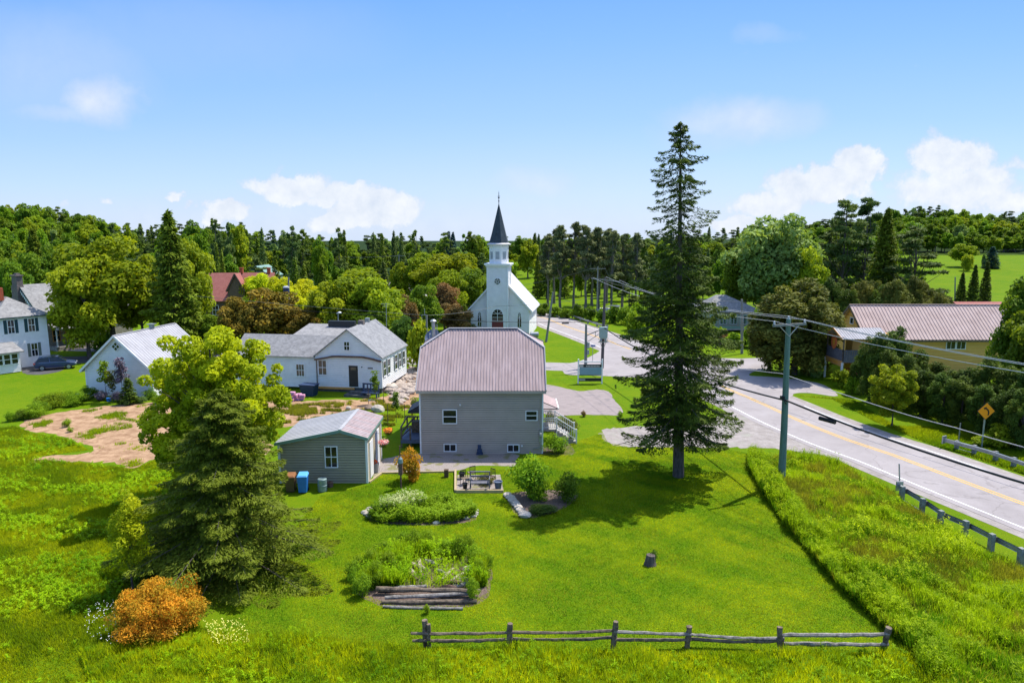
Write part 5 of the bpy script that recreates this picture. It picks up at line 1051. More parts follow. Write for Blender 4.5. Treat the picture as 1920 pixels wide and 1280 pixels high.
def pot(px, py, r, h_, mat, label, z=.012, name='flower_pot'):
    o = G(px, py); t = MB(); t.lathe((0, 0, 0), [(r * .7, 0), (r, h_), (r * 1.12, h_), (r * 1.12, h_ * 1.1), (r * .92, h_ * 1.1), (r * .85, h_ * .95)], 16); q = t.build(name, mat, smooth=False); q.location = (o.x, o.y, z); return tag(q, label, 'flower pot', 'garden pots')
pot(934, 917, .26, .5, 'slate_blue', 'round grey-blue tub with pale rim at the right of the sitting area'); pot(872, 917, .17, .38, 'black_paint', 'black urn planter near the front left of the sitting area'); pot(866, 897, .2, .4, 'black_paint', 'black pot at the back left of the sitting area'); 
pot(757, 873, .12, .32, 'rust', 'small rusty pot on the gravel beside the orange-tipped shrub', .005)
o_ = G(702, 884); pb = empty('planter_box', Vector((o_.x, o_.y, .005)), 0, 'square concrete planter with red flowers by the shed doors', 'planter')
t = MB(); t.box(-.22, -.22, 0, .3, .3, .62); t.build('box', 'concrete', pb)
# bins etc by the shed
def bin_(px, py, body, lid, label, hh=1.05):
    o = G(px, py); r = empty('wheelie_bin', o, .1, label, 'bin', 'bins behind the shed'); t = MB(); t.hexa([(-.25, -.28, .05), (.25, -.28, .05), (.25, .28, .05), (-.25, .28, .05), (-.31, -.34, hh), (.31, -.34, hh), (.31, .36, hh), (-.31, .36, hh)]); t.build('body', body, r, bevel=.03)
    t = MB(); t.hexa([(-.34, -.38, hh), (.34, -.38, hh), (.34, .4, hh), (-.34, .4, hh), (-.27, -.3, hh + .1), (.27, -.3, hh + .1), (.27, .36, hh + .16), (-.27, .36, hh + .16)]); t.build('lid', lid, r, bevel=.02)
    for x in (-.26, .26): t = MB(); t.tube([(x - .03, .3, .1), (x + .03, .3, .1)], .1, 10); t.build('wheel', 'rubber', r)
bin_(546, 921, 'plastic_brown_dark', 'plastic_brown', 'brown wheelie bin with orange-brown lid against the shed wall'); bin_(569, 922, 'plastic_blue', 'plastic_lblue', 'bright blue wheelie bin beside the brown bin', 1.12)
o_ = G(605, 920); t = MB(); t.lathe((0, 0, 0), [(.28, 0), (.3, .05), (.3, .4), (.32, .42), (.3, .44), (.3, .82), (.26, .86), (.05, .84)], 16); q = t.build('barrel', 'barrel'); q.location = o_; tag(q, 'grey-green metal barrel standing on the lawn below the shed window', 'barrel')
o_ = G(619, 912); t = MB(); t.lathe((0, 0, 0), [(.2, 0), (.22, .3), (.16, .34)], 10); q = t.build('planter', 'rust'); q.location = o_; tag(q, 'small rusty pail between the barrel and the shed', 'pail')
# hanging baskets
for k, (px, py, Y, lab) in enumerate([(719, 831, 46.6, 'hanging basket of pink and orange flowers near the shed door'), (728, 809, 49.6, 'hanging basket of red-orange flowers at the far shed corner')]):
    q = V(px, py, Y); b_ = empty('hanging_basket', q, 0, lab, 'hanging basket', 'hanging flower baskets'); t = MB(); t.lathe((0, 0, 0), [(.08, -.22), (.25, -.1), (.3, .05), (.24, .05)], 12); t.build('pot', 'dark_wood', b_)
    t = MB(); t.tube([(0, 0, .1), (0, 0, .7), (-.5, 0, .75)], .015, 5); t.build('hook', 'black_paint', b_)
    HB = globals().setdefault('HBS', []); HB.append(b_)
# farmhouse yard things
def placed(name, px, py, mb_, mat, label, cat, rz=0, group=None, z=0): q = mb_.build(name, mat); p = G(px, py); q.location = (p.x, p.y, z); q.rotation_euler = (0, 0, rz); return tag(q, label, cat, group)
o_ = G(580, 741); db = empty('dumpster', o_, -TH, 'dark navy tapered metal tub against the farmhouse wall', 'tub'); t = MB(); t.hexa([(-.6, -.45, 0), (.65, -.45, 0), (.65, .5, 0), (-.6, .5, 0), (-.82, -.55, 1.15), (.85, -.55, 1.15), (.85, .55, 1.15), (-.82, .55, 1.15)]); t.build('body', 'navy', db)
t = MB(); t.box(-.86, -.6, 1.15, .9, .6, 1.22); t.build('rim', 'steel_blue', db)
pk = [(547, 750, 0), (556, 752, 0), (565, 751, 0), (546, 746, .32), (553, 750, .34), (560, 749, .34), (549, 747, .66), (566, 750, .3)]
for k, (px, py, z) in enumerate(pk):
    p = G(px, 752 - (k % 3)); o = empty('insulation_bale', Vector((p.x, p.y + .15 * (k % 2), z)), -.1 + .12 * (k % 3), ['pink wrapped insulation bale on the ground, left of the pile', 'pink wrapped insulation bale at the front of the pile', 'pink wrapped insulation bale on the ground, right of the pile', 'pink bale resting on the left side of the pile', 'pink bale resting in the middle of the pile', 'pink bale resting on the right side of the pile', 'topmost pink bale of the pile', 'pink bale at the back right of the pile'][k], 'bale', 'pink insulation bales by the farmhouse')
    t = MB(); t.box(-.28, -.22, 0, .28, .22, .32); t.build('wrapping', 'pink', o, bevel=.06); t = MB(); t.box(-.2, -.226, .04, .2, -.2, .17); t.build('printed_panel', 'purple_print', o)
# blue bench
o_ = G(694, 745); bb = empty('bench', o_, -TH, 'blue-painted wooden bench with pale slats right of the black front door', 'bench')
for x in (-.85, .85):
    for y in (-.25, .25): t = MB(); t.box(x - .05, y - .05, 0, x + .05, y + .05, .5 if y < 0 else 1.4); t.build('leg', 'steel_blue', bb)
t = MB(); t.box(-.9, -.3, .48, .9, .3, .55); t.build('seat', 'steel_blue', bb)
t = MB(); t.box(-.9, .2, 1.3, .9, .28, 1.45); t.box(-.9, .2, .6, .9, .28, .7)
for k in range(5): t.box(-.8 + k * .37, .2, .7, -.68 + k * .37, .27, 1.3)
t.build('backrest', 'steel_blue', bb)
t = MB(); t.slab([(-.5, -.3, .03), (.5, -.3, .03), (.6, .2, .05), (-.4, .3, .03)], .03); placed('tarpaulin', 699, 750, t, 'plastic_lblue', 'small crumpled blue tarpaulin on the ground below the bench', 'tarpaulin')
t = MB(); t.box(-1.0, -.7, 0, 1.6, .2, .25); t.box(-.6, -.3, .25, 1.2, .3, .5); placed('door_step', 667, 742, t, 'foundation', 'dark stone steps under the black front door', 'steps', -TH)
t = MB(); rg = random.Random(3)
for px, py, r, s_, lab, mt in ((691, 767, .42, 11, 'rounded brown boulder behind the shed roof ridge', 'rock_brown'), (709, 771, .62, 12, 'large pale boulder behind the mauve part of the shed roof', 'rock_pale'), (733, 731, .75, 13, 'big flat-topped boulder at the farmhouse corner', 'rock_pale'), (654, 767, .3, 14, 'small whitish boulder in the weeds behind the shed', 'rock_pale')):
    t = MB(); rock(t, (0, 0, r * .35), r, s_, (1.1, .9, .75)); placed('boulder', px, py, t, mt, lab, 'boulder', 0, 'boulders in the farmhouse yard')
t = MB()
for k in range(300):
    f = rg.random(); w = rg.uniform(-1, 1); px = 735 + 48 * f + w * 12; py = 742 - 45 * f + w * 14 + 8 * rg.random()
    p = G(px, py); 
    if p.x > hx0 - .3 and p.y < 60: continue
    r = rg.choice((.10, .14, .2, .28, .45)) * rg.uniform(.8, 1.2); rock(t, (p.x, p.y, r * .3), r, k + 50, (1.2, .9, .6))
tag(t.build('rubble', 'rubble'), label='bank of pale broken stones between the farmhouse and the grey house', cat='rubble', kind='stuff')
rg = random.Random(8)
t = MB()
for k in range(90): p = G(1145 + rg.uniform(-28, 26), 583 + rg.uniform(-3, 4)); rock(t, (p.x, p.y, .2), rg.uniform(.25, .5), k + 500)
tag(t.build('rubble', 'wire_pale'), label='heap of whitish stones on the far verge by the pine grove', cat='rubble', kind='stuff')
# tank by the church, dish
o_ = V(1001, 620, 108); tk = empty('propane_tank', Vector((o_.x, 108, 0)), 0, 'small grey tank beside the right side of the church', 'tank'); t = MB(); t.tube([(-.6, 0, .75), (-.5, 0, .75), (.7, 0, .75), (.8, 0, .75)], [.2, .42, .42, .2], 12); t.build('body', 'galv', tk)
for x in (-.3, .5): t = MB(); t.box(x - .06, -.3, 0, x + .06, .3, .4); t.build('leg', 'black_paint', tk)
o_ = V(812, 632, 79); sd = empty('satellite_dish', Vector((o_.x, 79, 0)), 0, 'dark blue-grey satellite dish on a mast behind the grey house roof', 'satellite dish'); t = MB(); t.tube([(0, 0, 0), (0, 0, o_.z)], .06, 8); t.build('mast', 'galv', sd)
t = MB(); rings = []
ax = Vector((-.35, -.6, .5)).normalized(); s_u = ax.cross(ZV).normalized(); s_v = ax.cross(s_u)
vv = []; ff = []
for i in range(6):
    r = .95 * i / 5
    for j in range(20): a = 2 * math.pi * j / 20; vv.append(Vector((0, 0, o_.z)) + (s_u * math.cos(a) + s_v * math.sin(a)) * max(r, .01) + ax * (.28 * (r / .95) ** 2))
for i in range(5):
    for j in range(20): ff.append((i * 20 + j, i * 20 + (j + 1) % 20, (i + 1) * 20 + (j + 1) % 20, (i + 1) * 20 + j))
t.add(vv, ff); t.build('dish', 'slate_blue', sd); t = MB(); c_ = Vector((0, 0, o_.z)) + ax * .75; t.tube([Vector((0, 0, o_.z)) - s_v * -.8 + ax * .2, c_], .025, 5); t.lathe(c_, [(.06, -.08), (.08, 0), (.05, .1)], 8); t.build('feed_horn', 'porcelain', sd)
# green tub near garage
t = MB(); t.hexa([(-.35, -.2, .25), (.35, -.2, .25), (.35, .2, .25), (-.35, .2, .25), (-.62, -.4, .7), (.62, -.4, .7), (.62, .4, .7), (-.62, .4, .7)]); 
o_ = G(158, 750); wb = empty('wheelbarrow', o_, .2, 'green wheelbarrow left of the garage flower bed', 'wheelbarrow'); t.build('tray', 'trim_green', wb)
t = MB(); t.beam((.2, -.3, .3), (1.2, -.35, .6), .04, .04); t.beam((.2, .3, .3), (1.2, .35, .6), .04, .04); t.beam((.3, -.3, .3), (.35, -.3, 0), .04, .04); t.beam((.3, .3, .3), (.35, .3, 0), .04, .04); t.build('handles', 'galv', wb); t = MB(); t.tube([(-.55, -.05, .2), (-.55, .05, .2)], .2, 12); t.build('wheel', 'rubber', wb)
t = MB(); t.lathe((0, 0, 0), [(.18, 0), (.22, .35), (.2, .36)], 10); placed('bucket', 204, 752, t, 'plastic_blue', 'bright blue bucket among the plum flowers by the garage', 'bucket')
t = MB(); 
for k in range(12): a = math.pi * k / 12; b = math.pi * (k + 1) / 12; t.tube([(.45 * math.cos(a), 0, .75 * math.sin(a)), (.45 * math.cos(b), 0, .75 * math.sin(b))], .03, 6)
placed('garden_hoop', 262, 741, t, 'navy', 'dark blue hoop leaning against the garage wall', 'hoop')
# orange kayak at stone house
t = MB(); t.tube([(-1.9, 0, .5), (-1.4, 0, .45), (-.5, 0, .42), (.5, 0, .42), (1.4, 0, .45), (1.9, 0, .5)], [.05, .2, .32, .32, .2, .05], 10); placed('canoe', 194, 641, t, 'orange_wood', 'orange upturned canoe under the trees beside the stone house', 'canoe', .1)
t = MB(); rg = random.Random(12)
for k in range(60): p = G(92 + k * 1.9, 640.5 + rg.uniform(-.8, .8)); rock(t, (p.x, p.y, .15), rg.uniform(.25, .42), k + 700)
tag(t.build('stone_border', 'rock_brown'), label='low brown stone border along the stone house garden', cat='edging', kind='stuff')
# delineator-like small posts with rose bushes etc
# ------------------------------------------------------------ car
o_ = G(97, 694); car = empty('parked_car', Vector((o_.x, o_.y + .9, .01)), R(28), 'dark blue compact SUV parked beside the white two-storey house', 'car')
# profile along x (rear -2.2 .. front 2.2)
st_ = [(-2.22, .55, .62, .95, .72), (-2.15, .35, .8, 1.05, .80), (-1.9, .30, .86, 1.08, .86), (-1.2, .28, .88, 1.08, .88), (0, .28, .88, 1.04, .90), (1.0, .28, .88, 1.0, .90), (1.5, .30, .86, .95, .86), (2.0, .34, .78, .84, .78), (2.2, .45, .62, .70, .62)]
v = []; f = []
for x, zb, w, zt_, w2 in st_: v += [(x, -w * .92, zb), (x, -w, (zb + zt_) / 2), (x, -w2 * .97, zt_ - .06), (x, -w2 * .8, zt_), (x, w2 * .8, zt_), (x, w2 * .97, zt_ - .06), (x, w, (zb + zt_) / 2), (x, w * .92, zb)]
n_ = len(st_)
for i in range(n_ - 1):
    for j in range(8): f.append((i * 8 + j, i * 8 + (j + 1) % 8, (i + 1) * 8 + (j + 1) % 8, (i + 1) * 8 + j))
f += [tuple(range(8))[::-1], tuple(range((n_ - 1) * 8, n_ * 8))]
t = MB(); t.add(v, f); t.build('body', 'car_blue', car, smooth=False, bevel=.05)
t = MB(); v = []; cs_ = [(-2.05, 1.06, .78), (-1.65, 1.55, .62), (-.2, 1.64, .62), (.35, 1.58, .62), (1.15, 1.0, .80)]
for x, z, w in cs_: v += [(x, -w, z), (x, w, z)]
base = [(-2.05, -.80, 1.02), (-2.05, .80, 1.02), (1.15, -.82, .98), (1.15, .82, .98)]
t.add(v, [(i * 2, i * 2 + 1, i * 2 + 3, i * 2 + 2) for i in range(4)]); k = 10
t.add([(x, -w - .0, z) for x, z, w in cs_] + [(-2.0, -.84, 1.0), (1.2, -.84, .96)], [(5, 6, 4, 3, 2, 1, 0)]); t.add([(x, w, z) for x, z, w in cs_] + [(-2.0, .84, 1.0), (1.2, .84, .96)], [(0, 1, 2, 3, 4, 6, 5)]); t.build('cabin_glass', 'glass', car)
t = MB(); t.slab([(-1.72, -.58, 1.58), (.32, -.58, 1.62), (.32, .58, 1.62), (-1.72, .58, 1.58)], .05, (0, 0, 1)); 
for y in (-.64, .64): t.beam((-2.0, y * 1.2, 1.08), (-1.62, y, 1.58), .08, .06); t.beam((.35, y, 1.6), (1.15, y * 1.22, 1.02), .06, .05); t.beam((-.6, y * 1.03, 1.6), (-.55, y * 1.27, 1.02), .06, .03)
t.beam((-1.4, -.6, 1.68), (.1, -.6, 1.7), .04, .04); t.beam((-1.4, .6, 1.68), (.1, .6, 1.7), .04, .04); t.build('roof', 'car_blue', car)
for x in (-1.38, 1.38):
    for y in (-.82, .82):
        t = MB(); t.tube([(x, y - .12, .34), (x, y + .12, .34)], .34, 18); w = t.build('wheel', 'rubber', car); t = MB(); t.tube([(x, y - .135, .34), (x, y + .135, .34)], .21, 12); t.build('rim', 'galv', w)
for y in (-.68, .68): t = MB(); t.box(-2.24, y - .17, .82, -2.02, y + .17, 1.0); t.build('tail_light', 'tail_red', car); t = MB(); t.box(2.05, y - .15, .62, 2.2, y + .15, .75); t.build('headlight', 'porcelain', car)
t = MB(); t.box(-2.26, -.26, .66, -2.2, .26, .8); t.build('licence_plate', 'porcelain', car)
# ------------------------------------------------------------ vegetation
def unit(a): return a / (np.linalg.norm(a, axis=-1, keepdims=True) + 1e-9)
def lobe_leaves(rg, C, Rd, n, size, aspect=.55, up=.25, flat=.8, tone_l=None, inner=.65, axis_out=0):
    """leaves over many leaf clumps: C (k,3) centres, Rd (k,) radii"""
    k = len(C); w = Rd ** 2; idx = rg.choice(k, n, p=w / w.sum())
    d = unit(rg.normal(size=(n, 3)) + np.array([0, 0, up])); rad = Rd[idx] * rg.uniform(inner, 1.08, n)
    pos = C[idx] + d * rad[:, None] * np.array([1, 1, flat])
    nr = unit(d * .55 + rg.normal(size=(n, 3)) * .5 + np.array([0, 0, .25]))
    ax = d * axis_out + np.array([0, 0, .2]) if axis_out else None
    s = size * rg.uniform(.6, 1.3, n)
    tl = rg.uniform(0, 1, k) if tone_l is None else tone_l
    return leaf_verts(pos, nr, s, aspect, rg, ax), np.clip(tl[idx] * .55 + rg.uniform(0, .45, n), 0, 1)
def limbs(mb, H, r0, targets, rg, zb=.25, lean=(0, 0)):
    top = Vector((lean[0], lean[1], H)); n = 7; pts_ = [Vector((lean[0] * (k / n) ** 1.3 + rg.uniform(-.02, .02) * H * .3, lean[1] * (k / n) + rg.uniform(-.02, .02) * H * .3, H * k / n)) for k in range(n + 1)]; pts_[0] = Vector((0, 0, -.1))
    mb.tube(pts_, [r0 * (1.25 if k == 0 else (1 - .85 * k / n)) for k in range(n + 1)], 8)
    for t_ in targets:
        zt = min(max(t_[2] * .62, H * zb), H * .8); f = zt / H * n; i = int(f); a = pts_[i].lerp(pts_[min(i + 1, n)], f - i); b = Vector(t_); m = a.lerp(b, .5) + Vector((rg.uniform(-.1, .1), rg.uniform(-.1, .1), -.04)) * (b - a).length
        rr = r0 * (1 - .8 * zt / H) * .5; mb.tube([a, m, b], [rr, rr * .6, rr * .2], 5, cap=False)
def decid(seed, H, Rw, nl, nleaf, ls, leaf, bark='bark', zc=.58, zr=.44, lob=(.2, .34), aspect=.55, r0=None, nlimb=14, flat=.8, shell=(.35, .95), bottom=-1.0, boxy=0):
    rg = np.random.RandomState(seed); pr = random.Random(seed)
    d = unit(rg.normal(size=(nl, 3))); d[:, 2] = np.maximum(d[:, 2], bottom)
    if boxy: d = d * (1 - boxy) + boxy * d / (np.abs(d) ** 4).sum(1)[:, None] ** .25
    r = rg.uniform(shell[0] ** 1.5, shell[1] ** 1.5, nl) ** (1 / 1.5)
    C = d * r[:, None] * np.array([Rw * .86, Rw * .86, H * zr * .9]) * rg.uniform(.88, 1.1, (nl, 1)); C[:, 2] += H * zc
    Rd = Rw * rg.uniform(lob[0], lob[1], nl)
    v, t = lobe_leaves(rg, C, Rd, nleaf, ls, aspect, flat=flat)
    v = v.copy(); v[:, 2] = np.maximum(v[:, 2], .02)
    cm = np_mesh('crown', v, 4, leaf, t)
    mb = MB(); limbs(mb, H * .9, r0 or H * .022, [tuple(c) for c in C[:nlimb]], pr); o = mb.build('trunk', bark); tm = o.data; bpy.data.objects.remove(o)
    return tm, cm, H, Rw
def conifer(seed, H, R_, leaf, nb=150, per=120, ls=.2, aspect=.3, zb=.08, prof=None, droop=.35, bark='bark', r0=None, lean=(0, 0), upt=.15, irr=.25, fan=.33, lateral_drop=.3, densf=None):
    rg = np.random.RandomState(seed); prof = prof or (lambda t: (1 - t) ** .85)
    vs_, ts_ = [], []; mb = MB(); n = 10
    pts_ = [Vector((lean[0] * k / n, lean[1] * k / n, H * k / n)) for k in range(n + 1)]; pts_[0].z = -.1; r0 = r0 or H * .017
    mb.tube(pts_, [r0 * (1.2 - 1.12 * k / n) for k in range(n + 1)], 8)
    zs = zb + (1 - zb) * (np.arange(nb) + rg.uniform(0, 1, nb)) / nb; zs = 1 - (1 - zs) ** 1.0
    az = np.arange(nb) * 2.399 + rg.uniform(-.4, .4, nb)
    for i in range(nb):
        t = zs[i]; Lb = R_ * prof((t - zb) / (1 - zb)) * rg.uniform(1 - irr, 1 + irr * .6) + .12 * ls * 5
        dr = np.array([math.cos(az[i]), math.sin(az[i]), 0]); sd = np.array([-dr[1], dr[0], 0])
        k = max(6, int(per * (.25 + .75 * (Lb / R_) ** 1.2) * (densf(t) if densf else 1)))
        s = rg.uniform(.12, 1, k) ** .7; lw = fan * Lb * np.sin(np.pi * np.clip(.12 + .86 * s, 0, 1)) + ls * .5
        l = rg.uniform(-1, 1, k) * lw
        z = H * t - droop * Lb * s ** 1.4 + upt * Lb * s ** 3 - np.abs(l) * lateral_drop + rg.normal(size=k) * ls * .35
        p = dr[None] * (s * Lb)[:, None] + sd[None] * l[:, None]; p[:, 2] = z; p[:, 0] += lean[0] * t; p[:, 1] += lean[1] * t
        ax = dr[None] * .75 + sd[None] * np.sign(l)[:, None] * .6 + np.array([0, 0, -.25]); nr = unit(rg.normal(size=(k, 3)) * .5 + np.array([0, 0, .9]) + dr[None] * .25)
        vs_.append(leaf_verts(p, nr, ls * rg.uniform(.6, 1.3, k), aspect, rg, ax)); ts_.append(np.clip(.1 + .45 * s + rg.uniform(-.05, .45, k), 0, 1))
        if Lb > .5 and i % 2 == 0 or Lb > R_ * .5:
            a = Vector((lean[0] * t, lean[1] * t, H * t)); b = a + Vector((dr[0] * Lb * .5, dr[1] * Lb * .5, -droop * Lb * .35)); c = a + Vector((dr[0] * Lb * .95, dr[1] * Lb * .95, -droop * Lb * .93 + upt * Lb * .85)); rr = max(.008, r0 * .18 * (1 - t) + .006)
            mb.tube([a, b, c], [rr, rr * .7, rr * .25], 4, cap=False)
    v = np.concatenate(vs_); v[:, 2] = np.maximum(v[:, 2], .02)
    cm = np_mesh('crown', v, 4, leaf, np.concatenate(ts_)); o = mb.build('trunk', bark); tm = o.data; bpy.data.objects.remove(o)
    return tm, cm, H, R_
def pine(seed, H, Rw, nb, nleaf, ls, leaf, zb=.35, bark='bark', flat=.38, lob=(.16, .3), r0=None, conic=.6):
    rg = np.random.RandomState(seed); pr = random.Random(seed); C = []; Rd = []
    for i in range(nb):
        t = zb + (1 - zb) * (i + rg.uniform()) / nb; L = Rw * (1 - t) ** conic * 1.35 * rg.uniform(.55, 1.05) if t < .95 else .1 * Rw; L = min(L, Rw); a = rg.uniform(0, 6.283)
        for s in (1.0, .68, .4)[: 3 if L > Rw * .5 else 2]:
            C.append((math.cos(a) * L * s + rg.normal() * .08 * Rw, math.sin(a) * L * s + rg.normal() * .08 * Rw, H * t + .12 * L * s)); Rd.append(Rw * rg.uniform(*lob) * (.7 + .3 * (1 - t)))
    C = np.array(C); Rd = np.array(Rd); v, tt = lobe_leaves(rg, C, Rd, nleaf, ls, .28, up=.5, flat=flat, axis_out=1, inner=.3)
    cm = np_mesh('crown', v, 4, leaf, tt); mb = MB(); limbs(mb, H * .97, r0 or H * .016, [tuple(c) for c in C[::3]], pr, zb=zb * .9); o = mb.build('trunk', bark); tm = o.data; bpy.data.objects.remove(o)
    return tm, cm, H, Rw
POOL = {
 'dec_far': [decid(11 + k, 14, 5.2, 60, 6500, .36, 'lf_green', aspect=.7, nlimb=5, lob=(.17, .30), zc=.54, zr=.47) for k in range(5)],
 'dec_mid': [decid(31 + k, 13, 5.0, 60, 13000, .27, 'lf_green', aspect=.6) for k in range(4)],
 'poplar_far': [decid(51 + k, 15, 3.2, 30, 2600, .5, 'lf_green', aspect=.7, zc=.55, zr=.45, nlimb=5) for k in range(2)],
 'spr_far': [conifer(71 + k, 14, 3.0, 'lf_spruce2', nb=60, per=42, ls=.55, aspect=.35, irr=.3) for k in range(4)],
 'spr_mid': [conifer(91 + k, 14, 3.3, 'lf_spruce2', nb=150, per=95, ls=.30, aspect=.3, irr=.3) for k in range(3)],
 'pine_far': [pine(111 + k, 16, 4.4, 18, 3200, .55, 'lf_pine', zb=.25) for k in range(4)],
 'pine_mid': [pine(131 + k, 17, 4.6, 30, 13000, .33, 'lf_pine', zb=.22) for k in range(3)],
 'redpine': [pine(151 + k, 18, 3.2, 26, 8000, .33, 'lf_redpine', zb=.42, flat=.7, lob=(.2, .36), bark='bark_pale') for k in range(3)],
 'cedar_mid': [decid(171 + k, 8, 2.0, 90, 15000, .13, 'lf_cedar', aspect=.4, zc=.5, zr=.5, lob=(.16, .28), shell=(.6, 1.0), r0=.14, nlimb=6, flat=1.3) for k in range(3)],
 'bush': [decid(191 + k, 2, 1.2, 30, 3200, .07, 'lf_bush', aspect=.55, zc=.45, zr=.5, lob=(.25, .4), nlimb=12, r0=.03, shell=(.3, .9)) for k in range(3)],
 'bush_far': [decid(201 + k, 3, 2.0, 26, 2000, .2, 'lf_bush', aspect=.6, zc=.45, zr=.5, lob=(.25, .4), nlimb=8, r0=.05) for k in range(3)],
 'sapling': [decid(211 + k, 3, .42, 22, 700, .085, 'lf_green', aspect=.5, zc=.66, zr=.36, lob=(.35, .6), nlimb=6, r0=.02) for k in range(2)],
 'colspruce': [conifer(221 + k, 10, 1.9, 'lf_spruce', nb=110, per=70, ls=.26, aspect=.3, zb=.03, irr=.12, droop=.2) for k in range(2)],
}
CNT = {}; VR = random.Random(77)
def tree(kind, x, y, H, Rw=None, label=None, cat='tree', group=None, leaf=None, name=None, z=None, rot=None, bark=None, var=None):
    P = POOL[kind]; i = CNT.get(kind, 0); CNT[kind] = i + 1; tm, cm, H0, R0 = P[(i if var is None else var) % len(P)]
    z = tz(x, y) if z is None else z
    nm = name or {'d': 'broadleaf_tree', 's': 'spruce_tree', 'p': 'pine_tree', 'r': 'pine_tree', 'c': 'cedar_tree', 'b': 'shrub'}.get(kind[0], 'tree')
    if kind == 'sapling': nm = name or 'sapling'
    if kind == 'colspruce': nm = name or 'spruce_tree'
    if kind == 'poplar_far': nm = name or 'broadleaf_tree'
    r = bpy.data.objects.new(nm, None); r.empty_display_size = .5; COL.objects.link(r); r.location = (x, y, z); r.rotation_euler = (0, 0, VR.uniform(0, 6.28) if rot is None else rot)
    sz = H / H0; sr = (Rw / R0) if Rw else sz; r.scale = (sr, sr, sz); tag(r, label, cat, group)
    for nm2, me in (('trunk', tm), ('crown', cm)):
        o = bpy.data.objects.new(nm2, me); COL.objects.link(o); o.parent = r
        if nm2 == 'crown' and leaf: o.material_slots[0].link = 'OBJECT'; o.material_slots[0].material = M[leaf]
        if nm2 == 'trunk' and bark: o.material_slots[0].link = 'OBJECT'; o.material_slots[0].material = M[bark]
    return r
def tp(kind, px, ytop, Y, wpx=None, label=None, cat='tree', group=None, leaf=None, **k):
    """tree whose top is seen at (px, ytop) when it stands Y metres away; wpx is its half width"""
    p = V(px, ytop, Y); z0 = tz(p.x, Y); H = max(1.0, p.z - z0); dep = Y * CP + (CAM_H - p.z) * SP
    return tree(kind, p.x, Y, H, wpx * dep / FPX if wpx else None, label, cat, group, leaf, **k)
def own_tree(name, parts, x, y, label, cat, rot=0):
    tm, cm = parts[:2]; r = empty(name, (x, y, tz(x, y)), rot, label, cat)
    for n2, me in (('trunk', tm), ('crown', cm)): link_mesh(n2, me, r)
    return r
# --- the big lawn spruce
b = G(1272, 893)
def bigprof(t):  # t 0 at lowest branches .. 1 at top
    xs = [0, .08, .2, .35, .5, .62, .70, .78, .86, .93, 1.0]; ys = [.93, 1.0, .90, .80, .70, .60, .50, .46, .40, .28, .05]
    return float(np.interp(t, xs, ys))
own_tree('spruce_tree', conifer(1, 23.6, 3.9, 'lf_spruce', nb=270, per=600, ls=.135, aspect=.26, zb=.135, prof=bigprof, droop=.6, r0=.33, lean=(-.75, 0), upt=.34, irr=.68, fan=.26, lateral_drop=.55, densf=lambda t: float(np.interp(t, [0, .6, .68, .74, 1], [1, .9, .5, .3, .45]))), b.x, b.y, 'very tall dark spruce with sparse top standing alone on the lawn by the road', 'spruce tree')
# --- dark spruce front left, with the yellow-green maple behind it
b = G(430, 1055)
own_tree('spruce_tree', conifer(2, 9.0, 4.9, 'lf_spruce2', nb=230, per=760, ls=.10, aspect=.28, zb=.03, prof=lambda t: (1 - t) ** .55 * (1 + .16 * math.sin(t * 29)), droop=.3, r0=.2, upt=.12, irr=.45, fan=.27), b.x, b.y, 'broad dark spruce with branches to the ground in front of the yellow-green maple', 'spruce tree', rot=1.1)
b = G(412, 935)
own_tree('maple_tree', decid(3, 11.0, 4.4, 250, 72000, .12, 'lf_maple', zc=.53, zr=.47, lob=(.085, .17), shell=(.3, 1.0), nlimb=60, aspect=.6, bark='bark', boxy=.75), b.x, b.y, 'bright yellow-green maple rising behind the broad dark spruce, left of the shed', 'maple tree')
b = G(250, 1112)
own_tree('broadleaf_tree', decid(4, 5.2, .95, 60, 8500, .065, 'lf_maple', zc=.58, zr=.44, lob=(.22, .36), nlimb=30, r0=.05, shell=(.2, .95), flat=1.2, aspect=.45), b.x, b.y, 'slender light green young tree left of the broad dark spruce', 'tree')
b = G(302, 1178)
own_tree('orange_shrub', decid(5, 2.25, 2.0, 150, 30000, .05, 'lf_orange', zc=.38, zr=.55, lob=(.13, .22), nlimb=40, r0=.04, shell=(.65, 1.0), aspect=.45, bottom=-.35), b.x, b.y, 'rounded orange-leaved shrub in the lower left meadow', 'shrub')
b = G(1672, 800)
own_tree('broadleaf_tree', decid(6, 5.9, 1.95, 80, 16000, .11, 'lf_yellowgreen', zc=.58, zr=.42, lob=(.16, .28), nlimb=20, r0=.07, shell=(.3, 1.0)), b.x, b.y, 'bright light-green small tree in front of the dark cedar hedge', 'tree')
